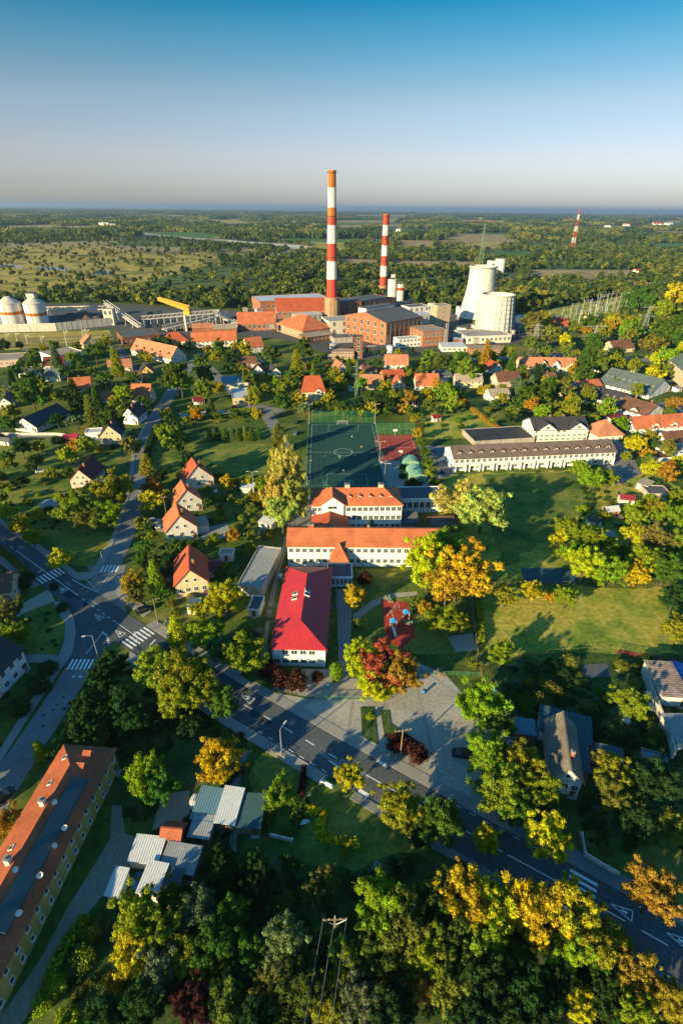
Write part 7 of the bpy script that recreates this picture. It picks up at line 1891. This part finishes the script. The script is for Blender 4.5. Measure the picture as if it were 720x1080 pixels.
person(362, 499, 'player in white shirt near the lower goal', sh['white'], sh['dark'], .4)
person(375, 485, 'player in red shirt running on the right half', sh['red'], sh['dark'], 1.2)
person(374, 483, 'player in white shirt beside the red shirted one', sh['white'], sh['blue'], 2.2)
person(381, 474, 'player in yellow shirt near the right touchline', sh['yellow'], sh['dark'], .2)
person(343, 484, 'player in dark kit on the left half', sh['dark'], sh['dark'], 3)
person(358, 483, 'player in blue shirt at the middle of the pitch', sh['blue'], sh['white'], 1)
person(371, 463, 'player in white shirt in the far half', sh['white'], sh['dark'], 2)
person(413, 737, 'person in dark clothes standing on the forecourt', sh['dark'], sh['dark'], 0)
person(284, 786, 'person in red top on the pavement across from the forecourt', sh['red'], sh['blue'], 0)
person(417, 806, 'person in dark coat walking beside the copper bushes', sh['dark'], sh['blue'], 1)
# bins, benches, planters and woodpiles: the small things of yards and pavements
rb_ = random.Random(77); ring = []
for k in range(900):
    if len(ring) >= 60: break
    px, py = rb_.choice([(rb_.uniform(170, 300), rb_.uniform(500, 690)), (rb_.uniform(300, 470), rb_.uniform(600, 735)), (rb_.uniform(240, 440), rb_.uniform(830, 930)), (rb_.uniform(520, 700), rb_.uniform(700, 850)), (rb_.uniform(20, 140), rb_.uniform(470, 560)), (rb_.uniform(600, 715), rb_.uniform(500, 610))])
    g = G(px, py)
    if any(inpoly(g, f) for f in BFOOT) or any(min((g - p).length for p in path) < 5 for path in (MAIN, SIDE, LOWER)) or any((g - q).length < 4 for q in ring): continue
    ring.append(g); ty = rb_.choice('bin bench bed wood tank bin bed'.split()); m = MB()
    if ty == 'bin':
        m.box((0, 0, .08), (.55, .6, .95), rb_.choice([green_steel, steel_dark, blue_p])); m.box((0, -.02, 1.03), (.6, .68, .07), steel_dark); m.tube((-.25, .3, .1), (.25, .3, .1), .1, .1, tyre_m, 8); o = m.build('wheelie_bin'); tx = 'upright wheeled bin'; ct = 'bin'
    elif ty == 'bench':
        m.box((0, 0, .42), (1.6, .42, .05), wood); m.box((0, .22, .6), (1.6, .05, .35), wood)
        for a in (-.65, .65): m.box((a, 0, 0), (.08, .4, .42), steel_dark)
        o = m.build('garden_bench'); tx = 'wooden garden bench'; ct = 'bench'
    elif ty == 'bed':
        w_ = rb_.uniform(2, 5); m.box((0, 0, 0), (w_, 1.3, .3), wood); m.box((0, 0, .3), (w_ - .16, 1.14, .05), dirt)
        for q in range(int(w_ * 3)): m.lathe([(.16, .35), (.2, .5), (.1, .66), (.01, .7)], green_steel, 6, (-w_ / 2 + .3 + q * .31, rb_.uniform(-.35, .35)))
        o = m.build('raised_bed'); tx = 'raised vegetable bed'; ct = 'garden bed'
    elif ty == 'wood':
        for q in range(5):
            for r_ in range(4): m.tube((-1 + 0 * q, q * .26 - .5, .14 + r_ * .25), (1, q * .26 - .5, .14 + r_ * .25), .125, .12, wood, 7)
        o = m.build('woodpile'); tx = 'stacked firewood pile'; ct = 'woodpile'
    elif ty == 'trampoline':
        m.lathe([(1.5, .7), (1.75, .72), (1.75, .64), (1.5, .64)], blue_p, 20); m.lathe([(1.5, .69), (.01, .66)], steel_dark, 20)
        for q in range(6): m.tube((1.65 * math.cos(q), 1.65 * math.sin(q), 0), (1.65 * math.cos(q), 1.65 * math.sin(q), .66), .04, .04, steel, 5)
        o = m.build('trampoline'); tx = 'round blue rimmed trampoline'; ct = 'trampoline'
    else:
        m.box((0, 0, .12), (1.1, 1.0, 1.0), band_white)
        for q in (-.4, .4): m.box((q, 0, 0), (.12, 1.0, .12), wood)
        m.tube((0, 0, 1.12), (0, 0, 1.2), .12, .12, steel_dark, 8); o = m.build('water_tank'); tx = 'white cube water tank'; ct = 'tank'
    o.location = (g.x, g.y, .07); o.rotation_euler = (0, 0, rb_.uniform(0, 3.1)); o['category'] = ct; o['group'] = 'small things of the gardens'; AUTO.append(dict(o=o, x=g.x, y=g.y, txt=tx))
# garden bits
g = G(319, 870); e = empty('garden_table', (g.x, g.y, 0), .3, 'small white garden table inside the golden hedge', 'table')
m = MB(); m.box((0, 0, .7), (1.4, .8, .05), band_white); m.build('table_top', e)
for x in (-.6, .6):
    for y in (-.3, .3): m = MB(); m.box((x, y, 0), (.06, .06, .7), band_white); m.build('leg', e)
for k, (x, y) in enumerate(((314, 868), (325, 868))):
    g = G(x, y); e = empty('garden_chair', (g.x, g.y, 0), k * 2.4, 'white garden chair %s of the small garden table' % ('left', 'right')[k], 'chair')
    m = MB(); m.box((0, 0, .42), (.5, .5, .05), band_white); m.build('seat', e); m = MB(); m.box((0, .24, .45), (.5, .05, .5), band_white); m.build('backrest', e)
    for a in (-.2, .2):
        for b in (-.2, .2): m = MB(); m.box((a, b, 0), (.05, .05, .42), band_white); m.build('leg', e)
bluet = mat('blue_tarp', (.02, .16, .45), .5, .1, .5, 4)
for k, (x, y, s_, mm, l) in enumerate([(716, 712, 2.6, bluet, 'blue tarpaulin covered pile beside the rusty barn'), (687, 735, 1.1, m_pale, 'pale tarpaulin pile left of the rusty barn, upper one'), (687, 747, 1.0, m_pale, 'pale tarpaulin pile left of the rusty barn, lower one'), (206, 846, 1.0, m_pale, 'pale tarpaulin pile above the blue roofed shed'), (146, 930, .9, bluet, 'blue tarpaulin bundle between the two pale sheds')]):
    g = G(x, y); m = MB(); m.lathe([(s_, 0), (s_ * .95, s_ * .35), (s_ * .7, s_ * .6), (s_ * .3, s_ * .72), (.01, s_ * .74)], mm, 14)
    o = m.build('covered_pile', None, True); o.location = (g.x, g.y, 0); o.scale = (1, 1.5, 1)
    for v in o.data.vertices: v.co += v.co.normalized() * noise.noise(v.co * 1.5) * .18 * s_
    tag(o, l, 'tarpaulin')
# light masonry clutter on works roofs: vents
# ---------------------------------------------------------------- tree labels
ORD = 'first second third fourth fifth sixth seventh eighth ninth tenth eleventh twelfth'.split()
def relation(t):
    best = None
    for (x, y, r, ph) in LAND:
        d = math.hypot(t['x'] - x, t['y'] - y) - r * .6
        if best is None or d < best[0]: best = (d, x, y, ph)
    d, x, y, ph = best
    ax, ay = PX(t['x'], t['y']); bx, by = PX(x, y)
    dx, dy = ax - bx, (ay - by) * 1.5
    rel = ('right of' if dx > 0 else 'left of') if abs(dx) > abs(dy) else ('below' if dy > 0 else 'above')
    return rel, ph, ax
from collections import defaultdict
B = defaultdict(list)
for t in AUTO:
    rel, ph, ax = relation(t); t['ax'] = ax
    B['%s %s %s' % (t['txt'], rel, ph)].append(t)
for k, L_ in B.items():
    L_.sort(key=lambda q: q['ax'])
    for i, t in enumerate(L_):
        t['o']['label'] = k + ('' if len(L_) == 1 else ', leftmost' if i == 0 else ', rightmost' if i == len(L_) - 1 else ', %s from left' % ORD[i])
B = defaultdict(list)
for t in TREES:
    size = ('tall' if t['h'] > 11 else 'small' if t['h'] < 5.5 else 'middling') if t['kind'] != 'shrub' else ('low' if t['h'] < 1.8 else 'bushy')
    rel, ph, ax = relation(t); t['ax'] = ax
    B['%s %s %s %s %s' % (size, t['col'], t['kind'], rel, ph)].append(t)
for k, L_ in B.items():
    L_.sort(key=lambda q: q['ax'])
    for i, t in enumerate(L_):
        s_ = k
        if len(L_) > 1:
            s_ += ', leftmost' if i == 0 else ', rightmost' if i == len(L_) - 1 else ', %s from left' % ORD[i] if i < 12 else ', %s from right' % ORD[min(len(L_) - 1 - i, 11)]
        t['o']['label'] = s_; t['o']['category'] = {'shrub': 'shrub', 'tree': 'tree', 'poplar': 'poplar', 'conifer': 'conifer'}[t['kind']]
        t['o']['group'] = {'shrub': 'garden shrubs', 'tree': 'trees of the town', 'poplar': 'narrow tall trees', 'conifer': 'conifers of the gardens'}[t['kind']]
print('trees', len(TREES))
for o in sc.objects:
    if o.get('kind') == 'structure' and not o.get('label'): pass
# ---------------------------------------------------------------- haze
m = bpy.data.materials.new('haze'); m.use_nodes = True; nt = m.node_tree; nt.nodes.clear()
ou = nt.nodes.new('ShaderNodeOutputMaterial'); pv = nt.nodes.new('ShaderNodeVolumePrincipled')
pv.inputs['Color'].default_value = (.62, .80, 1.0, 1); pv.inputs['Density'].default_value = HAZE; pv.inputs['Anisotropy'].default_value = .5
nt.links.new(pv.outputs[0], ou.inputs['Volume'])
hb = MB(); hb.box((0, 24000, -1.5), (66000, 54000, 160), m); ho = hb.build('haze'); ho['kind'] = 'stuff'; ho['label'] = 'thin blue evening haze over the plain'
